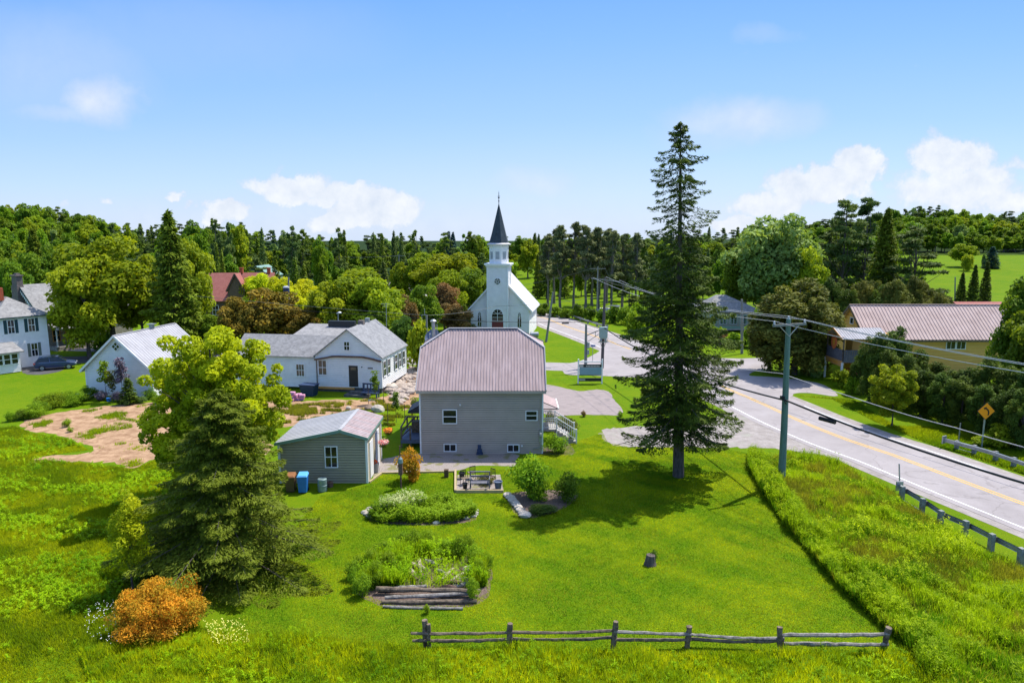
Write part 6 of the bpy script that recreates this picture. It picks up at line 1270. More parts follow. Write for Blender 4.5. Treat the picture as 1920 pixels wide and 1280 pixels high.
# shrubs round the grey house
def sh(kind, px, pyb, pyt, wpx, label, leaf, cat='shrub', name=None, group=None, **k):
    p = G(px, pyb); t_ = V(px, pyt, p.y); dep = p.y * CP + CAM_H * SP
    return tree(kind, p.x, p.y, t_.z, wpx * dep / FPX, label, cat, group, leaf, name=name, z=0, **k)
sh('bush', 992, 934, 843, 50, 'big leafy green shrub right of the small sitting area', 'lf_bush'); sh('bush', 1010, 938, 890, 24, 'low green growth at the foot of the big leafy shrub', 'lf_bush')
sh('bush', 1063, 936, 884, 35, 'rounded darker shrub between the big leafy shrub and the tall spruce shadow', 'lf_green')
sh('bush', 768, 902, 832, 31, 'orange-tipped shrub on the lawn beside the birdhouse', 'lf_orangetip'); sh('bush', 908, 906, 888, 22, 'low purplish bush behind the sitting area', 'lf_cedar')
sh('bush', 1040, 848, 812, 28, 'bright rounded bush against the grey house steps', 'lf_bush'); sh('bush', 1060, 812, 777, 32, 'green juniper behind the white stair railing', 'lf_cedar'); sh('bush', 1034, 806, 768, 14, 'upright dark juniper at the corner of the grey house', 'lf_cedar'); sh('bush', 1072, 828, 806, 10, 'small grassy plant by the foot of the white railing', 'lf_bush')
sh('bush', 1094, 781, 768, 7, 'small flowering bush on the edge of the gravel lot, left', 'lf_rust'); sh('bush', 1164, 781, 769, 6, 'small flowering bush at the gravel lot corner, right', 'lf_bush'); sh('sapling', 1154, 735, 719, 2, 'thin dark plant stake on the grass island', 'lf_dark')
sh('bush', 1005, 966, 948, 28, 'dark low juniper in the shrub bed', 'lf_green', z=0) if False else None
tree('bush', G(1018, 960).x, G(1018, 960).y, .45, 1.0, 'dark creeping juniper at the front of the shrub bed', 'shrub', None, 'lf_dark', z=0)
tree('bush', G(1225, 1056).x, G(1225, 1056).y + .1, .75, .3, 'small ivy sprouting on the cut stump', 'ivy', None, 'lf_dark', z=0, name='ivy')
# saplings with stakes
for px, pyb, pyt, lab in ((705, 757, 690, 'staked sapling in front of the farmhouse bench'), (743, 792, 728, 'staked sapling on the grass between shed and grey house')):
    sh('sapling', px, pyb, pyt, 9, lab, 'lf_green', cat='sapling', name='sapling'); p = G(px, pyb)
    for dx in (-.75, .75): t = MB(); t.beam((0, 0, 0), (.02, 0, 1.7), .05, .05, (1, 0, 0)); q = t.build('stake', 'rust'); q.location = (p.x + dx, p.y, 0); tag(q, 'thin rusty stake ' + ('left' if dx < 0 else 'right') + ' of the ' + lab, 'stake', 'sapling stakes')
sh('sapling', 778, 778, 742, 8, 'small sapling right behind the dark awning', 'lf_green', cat='sapling')
# garage bed
for px, pyb, pyt, w, lf, lab in ((200, 752, 668, 12, 'lf_green', 'thin left sapling against the white garage gable'), (213, 754, 690, 10, 'lf_cedar', 'middle sapling against the white garage gable'), (231, 753, 662, 13, 'lf_plum', 'tall purplish sapling against the white garage gable')):
    sh('sapling', px, pyb, pyt, w, lab, lf, cat='sapling')
tree('spr_far', G(243, 757).x, G(243, 757).y, 2.6, 1.0, 'small dark spruce in the garage flower bed', 'spruce tree', None, 'lf_spruce', z=0)
for px, pyb, w, hh, lf, lab in ((192, 750, 14, .8, 'lf_plum', 'purple-leaved plants in the garage flower bed, left'), (221, 752, 14, .8, 'lf_plum', 'purple-leaved plants in the garage flower bed, centre'), (178, 744, 10, .8, 'lf_dark', 'dark bush at the garage corner'), (280, 748, 14, .9, 'lf_green', 'green bush under the garage right corner'), (268, 756, 9, .6, 'lf_silver', 'pale small bush at the dirt edge by the garage'), (238, 760, 8, .5, 'lf_silver', 'small pale clump at the dirt edge, below the spruce'), (296, 756, 12, .8, 'lf_bush', 'light green bush at the right end of the garage bed')):
    p = G(px, pyb); tree('bush', p.x, p.y, hh * 1.3, w * p.y / 1280, lab, 'shrub', 'garage flower bed plants', lf, z=0)
rg = random.Random(4)
for k in range(13): px = 42 + k * 10.2; py = 788 - k * 3.2 + rg.uniform(-4, 4) - (8 if 3 < k < 9 else 0); p = G(px, py); tree('bush', p.x, p.y, rg.uniform(.9, 1.6), rg.uniform(.8, 1.2), 'low green bush along the top edge of the dirt patch', 'shrub', 'bushes along the dirt patch', rg.choice(['lf_green', 'lf_bush', 'lf_bush']), z=0)
for px, py, h_ in ((126, 800, .8), (132, 810, .5), (268, 822, .5), (20, 790, 1.0)): p = G(px, py); tree('bush', p.x, p.y, h_, h_ * .6, 'small weed clump growing in the bare dirt patch', 'weed', 'weeds on the bare dirt', 'lf_bush', z=0)
# --- garden bed plants (tall clumps)
for px, py, h_, r_ in ((700, 1100, 1.1, .6), (728, 1072, 1.0, .7), (775, 1034, 1.2, .6), (690, 1065, 1.0, .7), (665, 1085, .9, .5), (720, 1045, .9, .7), (830, 1045, .9, .6), (862, 1045, 1.1, .55), (890, 1062, 1.1, .6), (905, 1085, .9, .55), (886, 1124, 1.0, .42), (800, 1150, .45, .2), (668, 1105, 1.0, .45), (876, 1032, .9, .5), (680, 1118, 1.1, .55), (806, 1022, .8, .5), (756, 1030, .9, .6), (915, 1068, .9, .4)):
    p = G(px, py); tree('bush', p.x, p.y, h_ * 1.15, r_, 'leafy green perennial clump in the round garden bed', 'garden plant', 'perennials in the round garden bed', 'lf_bush', z=0, name='perennial')
# --- mid-distance individual trees
tp('dec_mid', 195, 436, 96, 98, 'large bright green maple beside the stone house', leaf='lf_yellowgreen'); tp('dec_mid', 150, 485, 90, 62, 'lower leafy maple in front of the stone house roof', leaf='lf_yellowgreen')
tp('spr_mid', 314, 398, 92, 66, 'tall dark pointed spruce behind the garage', cat='spruce tree', leaf='lf_spruce2', name='spruce_tree'); tp('dec_mid', 345, 440, 99, 50, 'yellow-green maple just behind the tall pointed spruce', leaf='lf_yellowgreen')
tp('dec_mid', 255, 470, 100, 50, 'green maple between the large maple and the pointed spruce', leaf='lf_yellowgreen'); tp('spr_mid', 60, 430, 130, 40, 'dark conifer above the stone house chimney', cat='spruce tree')
tp('dec_mid', 500, 537, 93, 66, 'rust-leaved crabapple in front of the red roof, right', leaf='lf_brown'); tp('dec_mid', 440, 556, 90, 40, 'rust-leaved crabapple in front of the red roof, left', leaf='lf_brown'); tp('dec_mid', 575, 572, 90, 42, 'low rust and olive tree behind the farmhouse wing', leaf='lf_brown'); tp('dec_mid', 400, 585, 94, 34, 'green tree below the red roof eave', leaf='lf_green')
tp('dec_mid', 665, 503, 97, 86, 'wide round green tree behind the farmhouse roof', leaf='lf_yellowgreen'); tp('dec_mid', 700, 520, 92, 55, 'leafy right part of the tree cluster behind the farmhouse', leaf='lf_yellowgreen'); tp('dec_mid', 620, 525, 92, 50, 'leafy left tree of the cluster behind the farmhouse', leaf='lf_yellowgreen')
tp('dec_mid', 755, 548, 100, 30, 'brown half-dead tree right of the wide round tree', leaf='lf_rust'); tp('dec_mid', 796, 530, 104, 40, 'dark green tree left of the church', leaf='lf_green'); tp('dec_mid', 832, 530, 118, 34, 'rust-brown tree beside the church left wall', leaf='lf_rust'); tp('dec_mid', 852, 566, 108, 34, 'rust-tinged bush-like tree in front of the church left corner', leaf='lf_rust'); tp('spr_mid', 870, 572, 112, 30, 'dark spruce at the church left corner', leaf='lf_spruce2', cat='spruce tree')
tp('bush_far', 790, 598, 82, 30, 'bright green bush behind the satellite dish', cat='shrub', leaf='lf_yellowgreen'); tp('dec_mid', 700, 580, 88, 40, 'dark green tree directly behind the farmhouse ridge', leaf='lf_green'); tp('dec_mid', 755, 590, 88, 30, 'dark tree between the farmhouse and the satellite dish', leaf='lf_dark')
for k, (px, yt, Y, w) in enumerate([(490, 512, 125, 34), (530, 515, 122, 34), (570, 520, 124, 36), (545, 540, 116, 30), (470, 518, 130, 26)]): tp('dec_mid', px, yt, Y, w, 'lime-yellow tree in the bright row right of the red roof', group='lime-yellow trees beyond the red roof', leaf='lf_lime')
tp('dec_mid', 835, 470, 150, 62, 'broad olive-green tree left of the church tower', leaf='lf_yellowgreen'); tp('dec_mid', 790, 470, 165, 40, 'olive-green tree further left of the church tower', leaf='lf_yellowgreen'); tp('dec_mid', 880, 500, 135, 40, 'green tree just behind the church left roof', leaf='lf_green'); tp('dec_mid', 842, 505, 128, 40, 'leafy tree sloping down toward the church', leaf='lf_yellowgreen')
# pine grove right of the church
gp_ = [(1028, 440, 158, 26), (1052, 424, 150, 30), (1078, 418, 152, 28), (1100, 424, 146, 30), (1125, 428, 150, 28), (1150, 434, 146, 26), (1170, 440, 152, 26), (1040, 430, 165, 28), (1112, 436, 160, 28), (1140, 430, 165, 28), (1195, 438, 150, 26)]
for k, (px, yt, Y, w) in enumerate(gp_): tp('redpine', px, yt, Y, w, 'bare-stemmed red pine in the grove right of the church road', cat='pine tree', group='red pines in the grove')
for k in range(9): tp('bush_far', 1018 + 22 * k, 568 + (k % 3) * 5, 140 - k * 2, 16, 'undergrowth bush at the foot of the pine grove', cat='shrub', group='undergrowth below the pine grove', leaf='lf_green')
for px, yt, Y, w, lab in ((1205, 560, 118, 30, 'leafy bush left of the tall lawn spruce behind the road'), (1190, 580, 112, 24, 'low bush behind the road left of the tall lawn spruce'), (1345, 612, 104, 24, 'sunlit shrub below the terrace house'), (1375, 622, 100, 22, 'green shrub in the terrace house garden'), (1320, 600, 105, 26, 'green shrub behind the tall lawn spruce'), (1410, 610, 100, 22, 'pale leafy shrub right of the bare grey pole'), (1358, 618, 102, 10, 'tan feathery shrub in the terrace garden'), (1420, 575, 106, 10, 'lime shrub beside the terrace')):
    tp('bush_far', px, yt, Y, w, lab, cat='shrub', leaf='lf_rust' if 'tan' in lab else 'lf_bush')
# right-hand side
tp('cedar_mid', 1500, 522, 80, 80, 'huge rounded brown-green cedar left of the yellow building', cat='cedar tree', leaf='lf_cedar'); tp('cedar_mid', 1450, 560, 82, 48, 'left lobe of dark cedar growth by the road branch', cat='cedar tree', leaf='lf_cedar'); tp('cedar_mid', 1545, 560, 82, 44, 'cedar behind the yellow building balcony', cat='cedar tree', leaf='lf_cedar')
tp('dec_mid', 1452, 396, 124, 84, 'big silver-leaved maple behind the rounded cedar', leaf='lf_silver'); tp('dec_mid', 1405, 440, 128, 50, 'darker leafy tree left of the silver maple', leaf='lf_green'); tp('dec_mid', 1520, 460, 118, 42, 'light green tree right of the silver maple', leaf='lf_yellowgreen')
tp('pine_mid', 1590, 375, 132, 52, 'tall ragged white pine on the left of the pair', cat='pine tree'); tp('pine_mid', 1630, 375, 136, 52, 'tall ragged white pine on the right of the pair', cat='pine tree'); tp('spr_mid', 1666, 392, 128, 44, 'tall narrow spruce right of the pine pair', cat='spruce tree'); tp('pine_mid', 1722, 425, 124, 56, 'broad layered pine in front of the hillside field', cat='pine tree'); tp('pine_mid', 1560, 430, 140, 40, 'pine partly hidden behind the silver maple', cat='pine tree')
rg = random.Random(21)
for k in range(15): px = 1562 + k * 15; tp('cedar_mid', px, 528 + rg.uniform(-12, 14) + (20 if k > 11 else 0), rg.uniform(96, 108), 26, 'cedar in the dense row behind the yellow building', cat='cedar tree', group='cedars behind the yellow building', leaf=rg.choice(['lf_cedar', 'lf_cedar', 'lf_hedge']))
hd = [(1650, 622, 66, 34), (1688, 612, 68, 30), (1625, 650, 70, 24), (1720, 655, 65, 34), (1755, 678, 64, 32), (1790, 690, 62, 34), (1825, 688, 60, 34), (1862, 668, 58, 34), (1900, 680, 56, 36), (1935, 690, 54, 36), (1665, 655, 64, 28), (1735, 690, 61, 34), (1775, 700, 58.5, 30), (1810, 705, 57, 30), (1850, 715, 55, 30), (1890, 725, 53, 30), (1700, 665, 63, 30), (1612, 665, 72, 16), (1925, 730, 51, 32), (1970, 690, 52, 40)]
for px, yt, Y, w in hd: tp('cedar_mid', px, yt, Y, w, 'dark cedar in the tall hedge along the far roadside', cat='cedar tree', group='cedar hedge along the far roadside', leaf='lf_hedge')
tp('dec_mid', 1928, 520, 66, 56, 'leafy maple at the right edge above the hedge', leaf='lf_green'); tp('dec_mid', 1955, 560, 62, 60, 'lower leafy maple at the right edge', leaf='lf_green')
tp('bush_far', 1880, 795, 51.8, 30, 'green shrub growing behind the far guardrail by the orange sign', cat='shrub', leaf='lf_yellowgreen'); tp('bush_far', 1845, 812, 52, 22, 'low shrub at the foot of the orange sign post', cat='shrub', leaf='lf_yellowgreen')
tp('bush_far', 1580, 690, 73, 20, 'bright shrub below the yellow building balcony', cat='shrub', leaf='lf_yellowgreen'); tp('bush_far', 1600, 705, 70, 16, 'low shrub at the hedge start by the balcony stairs', cat='shrub', leaf='lf_bush'); tp('bush_far', 1530, 660, 78, 14, 'silvery shrub left of the balcony post', cat='shrub', leaf='lf_silver')
for px, yt, Y, w in ((1806, 511, 150, 13), (1830, 497, 148, 15), (1853, 490, 150, 14)): tp('colspruce', px, yt, Y, w, 'narrow dark columnar spruce in the trio at the field edge', cat='spruce tree', group='trio of narrow spruces by the field')
tp('dec_mid', 1810, 455, 262, 25, 'round pale willow standing alone in the hillside field', leaf='lf_yellowgreen'); tp('bush_far', 1816, 474, 250, 12, 'small round tree just in front of the pale willow', cat='tree', leaf='lf_yellowgreen'); tp('colspruce', 1862, 463, 258, 17, 'blue spruce in the hillside field right of the willow', cat='spruce tree', leaf='lf_bluespruce_haze'); tp('bush_far', 1846, 474, 262, 4, 'thin little tree beside the blue spruce', cat='tree', leaf='lf_silver')
tp('dec_mid', 60, 470, 112, 46, 'dark leafy tree behind the stone house chimney', leaf='lf_green'); tp('dec_mid', 20, 490, 104, 34, 'tree behind the white house roof', leaf='lf_green'); tp('dec_mid', 110, 452, 118, 44, 'leafy tree behind the stone house roof', leaf='lf_green')
tp('bush_far', 200, 622, 98, 30, 'dark bush on the border under the large maple', cat='shrub', leaf='lf_green'); tp('bush_far', 140, 628, 101, 20, 'garden bush beside the stone house porch', cat='shrub', leaf='lf_yellowgreen')
# --- forests, layer by layer; every tree its own object
SK = [(0, 380), (60, 378), (120, 388), (180, 402), (205, 410), (222, 436), (240, 420), (300, 424), (350, 412), (400, 416), (450, 418), (480, 434), (520, 434), (555, 428), (600, 440), (640, 436), (665, 452), (700, 440), (780, 442), (812, 458), (830, 440), (880, 438), (900, 442), (960, 444), (1020, 436), (1060, 436), (1120, 438), (1200, 442), (1330, 432), (1400, 430), (1480, 412), (1560, 410), (1600, 408), (1660, 392), (1700, 386), (1750, 383), (1800, 390), (1860, 397), (1930, 393)]
sk = lambda px: float(np.interp(px, [a for a, _ in SK], [b for _, b in SK]))
rg = random.Random(33)
def region(px):
    return 'left hillside wood' if px < 215 else ('treeline left of the church' if px < 900 else ('treeline right of the church' if px < 1420 else 'right hillside wood'))
LBL = {'dec_far': 'leafy tree', 'spr_far': 'dark spruce', 'pine_far': 'ragged pine', 'poplar_far': 'slim tree'}
LM = [(40, 'above the white house'), (100, 'above the stone house'), (215, 'above the large maple'), (300, 'left of the pointed spruce'), (400, 'right of the pointed spruce'), (470, 'above the red roof'), (560, 'above the lime-yellow trees'), (640, 'above the farmhouse wing'), (760, 'above the farmhouse'), (900, 'left of the steeple'), (1000, 'just right of the steeple'), (1180, 'behind the pine grove'), (1330, 'behind the tall lawn spruce'), (1520, 'around the silver maple'), (1700, 'around the white pines'), (1800, 'above the field, left of the willow'), (9999, 'above the field, right of the willow')]
def lm(px): return next(t for m, t in LM if px < m)
def forest(px0, px1, step, Yf, dy, kinds, w, leaves, jy=7, skip=None, row=''):
    px = px0
    while px < px1:
        q = px + rg.uniform(-step, step) * .4; Y = Yf(q) * rg.uniform(.95, 1.05); k = rg.choice(kinds)
        yt = sk(q) + dy + abs(rg.gauss(0, jy)) - (3 if k == 'spr_far' else 0)
        if not (skip and skip(q, yt, Y)):
            lf = rg.choice(leaves[k]); rn = region(q)
            tp(k, q, yt, Y, w * rg.uniform(.8, 1.25) * (.62 if k in ('spr_far', 'poplar_far') else 1), f"{LBL[k]} {row}, {lm(q)}", cat={'s': 'spruce tree', 'p': 'pine tree', 'd': 'tree'}[k[0]] if k != 'poplar_far' else 'tree', group=f"trees of the {rn}", leaf=lf)
        px += step
LV = {'dec_far': ['lf_green', 'lf_bush', 'lf_yellowgreen'], 'spr_far': ['lf_spruce2', 'lf_pine'], 'pine_far': ['lf_pine', 'lf_pine', 'lf_spruce2'], 'poplar_far': ['lf_green', 'lf_silver']}
LVb = {'dec_far': ['lf_green', 'lf_green', 'lf_bush', 'lf_silver'], 'spr_far': ['lf_bluespruce_haze', 'lf_spruce2'], 'pine_far': ['lf_pine'], 'poplar_far': ['lf_green']}  # bluish needles on skyline spruces put distance haze into the leaf colour
mixc = ['dec_far', 'spr_far', 'pine_far', 'pine_far', 'dec_far', 'dec_far', 'poplar_far', 'pine_far']
forest(-20, 215, 13, lambda p: 360, 0, ['pine_far', 'dec_far', 'dec_far'], 17, LV, 3, row='on the skyline'); forest(-20, 210, 15, lambda p: 300, 22, ['dec_far'], 22, LV, 6, row='upper slope'); forest(-20, 215, 20, lambda p: 235, 44, ['dec_far', 'dec_far', 'poplar_far'], 22, LV, 7, row='middle slope'); forest(-20, 230, 26, lambda p: 175, 70, ['dec_far'], 28, LV, 6, row='lower slope'); forest(-20, 300, 32, lambda p: 140, 92, ['dec_far'], 30, {'dec_far': ['lf_green', 'lf_dark']}, 6, row='foot of the slope')
forest(210, 1480, 14, lambda p: 330, -4, mixc, 17, LVb, 6, row='on the skyline'); forest(215, 1440, 15, lambda p: 270, 10, mixc, 19, LV, 8, skip=lambda q, y, Y: 968 < q < 1010 and Y < 290, row='second row')
for q, y_, k_, Y_ in ((238, 420, 'dec_far', 240), (262, 425, 'pine_far', 250), (375, 414, 'dec_far', 210), (402, 412, 'pine_far', 200), (425, 414, 'poplar_far', 205), (448, 418, 'dec_far', 210), (490, 429, 'spr_far', 200), (546, 424, 'pine_far', 190), (565, 430, 'pine_far', 195), (602, 438, 'dec_far', 190), (634, 427, 'pine_far', 195), (645, 430, 'spr_far', 200), (700, 437, 'spr_far', 230), (716, 438, 'spr_far', 235), (738, 434, 'spr_far', 230), (752, 435, 'spr_far', 228), (780, 432, 'pine_far', 225), (832, 436, 'pine_far', 240), (880, 434, 'pine_far', 240), (895, 440, 'dec_far', 240), (990, 446, 'dec_far', 250), (1010, 440, 'spr_far', 255), (230, 470, 'dec_far', 160), (405, 455, 'spr_far', 150), (415, 470, 'spr_far', 140), (600, 455, 'dec_far', 165)): tp(k_, q, y_, Y_, {'d': 22, 'p': 19 if k_[1] == 'i' else 12, 's': 10}[k_[0]], f"taller {LBL[k_]} breaking the skyline, {lm(q)}", cat={'s': 'spruce tree', 'p': 'pine tree', 'd': 'tree'}[k_[0]] if k_ != 'poplar_far' else 'tree', leaf=rg.choice(LV[k_]))
forest(215, 960, 21, lambda p: 215, 28, mixc, 22, LV, 9, row='third row'); forest(235, 790, 28, lambda p: 170, 48, ['dec_far', 'pine_far', 'spr_far', 'dec_far'], 22, LV, 9, row='front row')
forest(1015, 1440, 24, lambda p: 215, 26, ['pine_far', 'spr_far', 'dec_far', 'pine_far'], 18, LV, 8, row='third row'); forest(1180, 1480, 28, lambda p: 172, 44, ['pine_far', 'spr_far', 'pine_far', 'dec_far'], 22, {**LV, 'dec_far': ['lf_dark', 'lf_green']}, 8, row='front row'); forest(1012, 1190, 17, lambda p: 186, 30, ['pine_far', 'dec_far', 'spr_far', 'dec_far'], 19, LV, 9, row='just beyond the grove'); forest(1190, 1320, 30, lambda p: 140, 78, ['pine_far', 'dec_far'], 26, {**LVb}, 8, row='behind the terrace house')
forest(1480, 1940, 12, lambda p: 440, 0, ['dec_far', 'dec_far', 'dec_far', 'pine_far'], 15, LVb, 4, row='on the skyline'); forest(1470, 1940, 13, lambda p: 400, 13, ['dec_far'], 17, LV, 5, row='upper slope'); forest(1470, 1940, 16, lambda p: 365, 26, ['dec_far', 'dec_far', 'poplar_far'], 18, LVb, 5, row='middle slope'); forest(1470, 1940, 17, lambda p: 338, 40, ['dec_far', 'dec_far', 'poplar_far'], 18, {'dec_far': ['lf_green', 'lf_bush'], 'poplar_far': ['lf_green']}, 5, row='at the field edge')
forest(1480, 1730, 24, lambda p: 230, 60, ['pine_far', 'dec_far'], 22, LV, 8, row='below the hill'); forest(1480, 1740, 26, lambda p: 165, 100, ['dec_far', 'pine_far'], 26, LV, 9, row='behind the cedars')
# ------------------------------------------------------------ grass and weeds
def inpoly(P, pts_):
    x, y = pts_[:, 0], pts_[:, 1]; c = np.zeros(len(x), bool); n = len(P)
    for i in range(n):
        x1, y1 = P[i][0], P[i][1]; x2, y2 = P[(i + 1) % n][0], P[(i + 1) % n][1]
        c ^= ((y1 > y) != (y2 > y)) & (x < (x2 - x1) * (y - y1) / (y2 - y1 + 1e-12) + x1)
    return c
GW = lambda px: [G(*p)[:2] for p in px]
def scatter(n, poly, rg, excl=(), dens=None):
    P = np.array(poly); lo_, hi_ = P.min(0), P.max(0); out_ = []; m = 0
    while m < n:
        q = rg.uniform(lo_, hi_, (n, 2)); k = inpoly(poly, q)
        for e in excl: k &= ~inpoly(e, q)
        if dens is not None: k &= rg.uniform(size=n) < dens(q)
        q = q[k]; out_.append(q); m += len(q)
        if len(q) == 0: break
    return np.concatenate(out_)[:n]
def lf_(x, y, s, ph=0.0): return .5 + .25 * (np.sin(x * s + ph + 1.7 * np.sin(y * s * .7 + ph)) + np.sin(y * s * 1.3 + 2.1 * ph + 1.3 * np.sin(x * s * .9)))
def fbm_(x, y, s, seed=0):
    r = np.random.RandomState(seed + 100); o_ = 0; a = 1; tot = 0
    for k in range(5):
        for j in range(3):
            th = r.uniform(0, 6.283); ph = r.uniform(0, 6.283); f = s * 1.9 ** k * r.uniform(.8, 1.25)
            o_ = o_ + a * np.sin((x * math.cos(th) + y * math.sin(th)) * f + ph + 1.5 * np.sin((x * math.sin(th * 1.7) - y * math.cos(th * 1.7)) * f * .6 + ph * 2)); tot += a
        a *= .72
    return np.clip(.5 + o_ / tot * 1.15, 0, 1)
def blades(name, n, poly, h, w, mat, seed, excl=(), label='grass', lean=.5, dens=None, hvar=None, ts=.35, tc=1.1, spot=None):
    rg = np.random.RandomState(seed); q = scatter(n, poly, rg, excl, dens); n = len(q); x, y = q[:, 0], q[:, 1]
    hh = h * rg.uniform(.5, 1.2, n) * (hvar(x, y) if hvar else 1); a = rg.uniform(0, 6.283, n); b = rg.uniform(0, 6.283, n)
    v = np.empty((n, 3, 3)); dx, dy = np.cos(a) * w * .5, np.sin(a) * w * .5
    v[:, 0] = np.stack([x - dx, y - dy, np.zeros(n)], 1); v[:, 1] = np.stack([x + dx, y + dy, np.zeros(n)], 1)
    l_ = lean * hh * rg.uniform(.2, 1, n); v[:, 2] = np.stack([x + np.cos(b) * l_, y + np.sin(b) * l_, hh], 1)
    t = np.clip(.25 + tc * (fbm_(x, y, ts, 1) - .5) + rg.uniform(0, .5, n), 0, 1)
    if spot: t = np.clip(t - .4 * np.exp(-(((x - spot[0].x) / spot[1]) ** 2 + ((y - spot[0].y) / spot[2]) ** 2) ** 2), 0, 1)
    o = link_mesh(name, np_mesh(name, v.reshape(-1, 3), 3, mat, t)); return tag(o, label, 'grass', kind='stuff')
def weeds(name, n, poly, h, mat, seed, K=22, ls=.06, label='weeds', excl=(), dens=None, spread=.12, hvar=None, aspect=.3):
    rg = np.random.RandomState(seed); q = scatter(n, poly, rg, excl, dens); n = len(q)
    hh = h * rg.uniform(.55, 1.2, n) * (hvar(q[:, 0], q[:, 1]) if hvar else 1); f = rg.uniform(.08, 1, (n, K)) ** .8; a = rg.uniform(0, 6.283, (n, K)); r = spread * (1.15 - f * .7) * rg.uniform(.4, 1.3, (n, K))
    lx, ly = rg.normal(size=(n, 1)) * .1, rg.normal(size=(n, 1)) * .1
    p = np.stack([q[:, :1] + np.cos(a) * r + lx * f * hh[:, None], q[:, 1:] + np.sin(a) * r + ly * f * hh[:, None], f * hh[:, None] + .02], -1).reshape(-1, 3)
    ax = np.stack([np.cos(a), np.sin(a), np.full_like(a, .7)], -1).reshape(-1, 3); nr = unit(np.stack([-np.cos(a) * .5, -np.sin(a) * .5, np.ones_like(a)], -1).reshape(-1, 3) + rg.normal(size=(n * K, 3)) * .35)
    v = leaf_verts(p, nr, ls * rg.uniform(.6, 1.4, n * K), aspect, rg, ax); t = np.clip(.1 + .35 * f + .8 * (fbm_(q[:, 0], q[:, 1], .8, seed) - .42)[:, None] + rg.uniform(0, .35, (n, K)), 0, 1).reshape(-1)
    o = link_mesh(name, np_mesh(name, v, 4, mat, t)); return tag(o, label, 'plants', kind='stuff')
lawn = GW([(400, 1185), (640, 1203), (790, 1215), (1300, 1222), (1700, 1218), (1640, 1165), (1570, 1100), (1520, 1040), (1470, 985), (1432, 930), (1405, 850), (1160, 800), (1020, 850), (950, 880), (850, 884), (716, 888), (690, 908), (600, 930), (470, 1100)])
beds = [GW([(670, 1110), (690, 1060), (760, 1035), (850, 1032), (905, 1060), (915, 1110), (870, 1135), (740, 1135)]), GW([(690, 970), (720, 950), (800, 940), (880, 948), (897, 965), (870, 980), (780, 984), (710, 980)]), GW([(855, 925), (944, 925), (938, 888), (858, 888)]), GW([(948, 930), (985, 920), (1040, 918), (1085, 930), (1040, 960), (975, 970)]), GW([(1128, 806), (1180, 800), (1400, 790), (1400, 839), (1180, 838), (1140, 830)])]
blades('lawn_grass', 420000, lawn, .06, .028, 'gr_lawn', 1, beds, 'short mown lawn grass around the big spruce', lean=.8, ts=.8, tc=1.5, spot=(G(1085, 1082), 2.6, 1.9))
blades('dry_grass', 26000, lawn, .06, .03, 'gr_olive', 15, beds, 'dry yellowish tufts mottling the mown lawn', lean=.8, dens=lambda q: np.clip((fbm_(q[:, 0], q[:, 1], 1.3, 91) - .55) * 6, .01, 1))
far_lawn = GW([(716, 886), (850, 882), (950, 876), (1022, 852), (1160, 800), (1165, 780), (1060, 778), (1075, 850)])
meadow = GW([(-260, 1400), (-180, 1000), (-120, 820), (30, 800), (60, 812), (140, 828), (178, 842), (60, 858), (140, 868), (250, 880), (300, 860), (400, 900), (330, 1060), (220, 1110), (400, 1185), (640, 1200), (790, 1216), (1300, 1222), (1720, 1222), (1760, 1290), (1500, 1420), (800, 1500), (100, 1480)])
dirtx = [GW([(40, 795), (190, 762), (330, 757), (470, 800), (500, 850), (300, 858), (250, 876), (140, 864), (55, 862), (100, 853), (175, 848), (140, 828), (60, 808)])]
blades('meadow_grass', 520000, meadow, .19, .035, 'gr_meadow', 2, dirtx, 'tall bright meadow grass on the left and along the bottom', lean=.7, ts=.7, tc=1.6, hvar=lambda x, y: .35 + 1.1 * fbm_(x, y, .8, 3))
strip = GW([(150, 1215), (500, 1196), (790, 1222), (1300, 1228), (1700, 1228), (1790, 1300), (1500, 1400), (800, 1450), (200, 1400)])
blades('strip_grass', 150000, strip, .48, .035, 'gr_meadow', 41, (), 'tall uncut grass in front of the rail fence', lean=.55, hvar=lambda x, y: .35 + 1.2 * fbm_(x, y, 1.2, 5), ts=1.2, tc=1.6)
weeds('meadow_weeds', 4200, strip, .5, 'gr_weed', 3, K=20, ls=.06, label='leafy weeds growing through the grass in front of the rail fence', hvar=lambda x, y: .1 + 1.6 * fbm_(x, y, 1.2, 5) ** 1.6)
weeds('meadow_tufts', 5000, meadow, .34, 'gr_weed', 23, K=18, ls=.06, label='darker leafy tufts scattered in the left meadow', excl=dirtx, dens=lambda q: np.clip((fbm_(q[:, 0], q[:, 1], .9, 31) - .42) * 3, 0, 1))
bank = GW([(1412, 858), (1440, 870), (1480, 856), (1560, 870), (1650, 915), (1700, 955), (1800, 1020), (1920, 1080), (2050, 1120), (2100, 1400), (1760, 1330), (1700, 1215), (1640, 1165), (1570, 1100), (1520, 1040), (1470, 985), (1438, 930)])
blades('bank_tall_grass', 260000, bank, .55, .035, 'gr_weed', 42, (), 'tall fine grass over the bank below the road', lean=.5, hvar=lambda x, y: .35 + 1.3 * fbm_(x, y, 1.1, 7), ts=1.0, tc=1.8)
weeds('bank_weeds', 9000, bank, .6, 'gr_weed', 4, K=20, ls=.065, label='tall leafy weeds covering the bank below the road', hvar=lambda x, y: .15 + 1.9 * fbm_(x, y, 1.1, 7) ** 1.7, dens=lambda q: .25 + .75 * fbm_(q[:, 0], q[:, 1], 1.6, 8))
blades('bank_grass', 180000, bank, .58, .035, 'gr_olive', 5, (), 'olive and yellow-green grass between the bank weeds', lean=.6, ts=1.3, dens=lambda q: np.clip((fbm_(q[:, 0], q[:, 1], .7, 51) - .4) * 4, .05, 1))
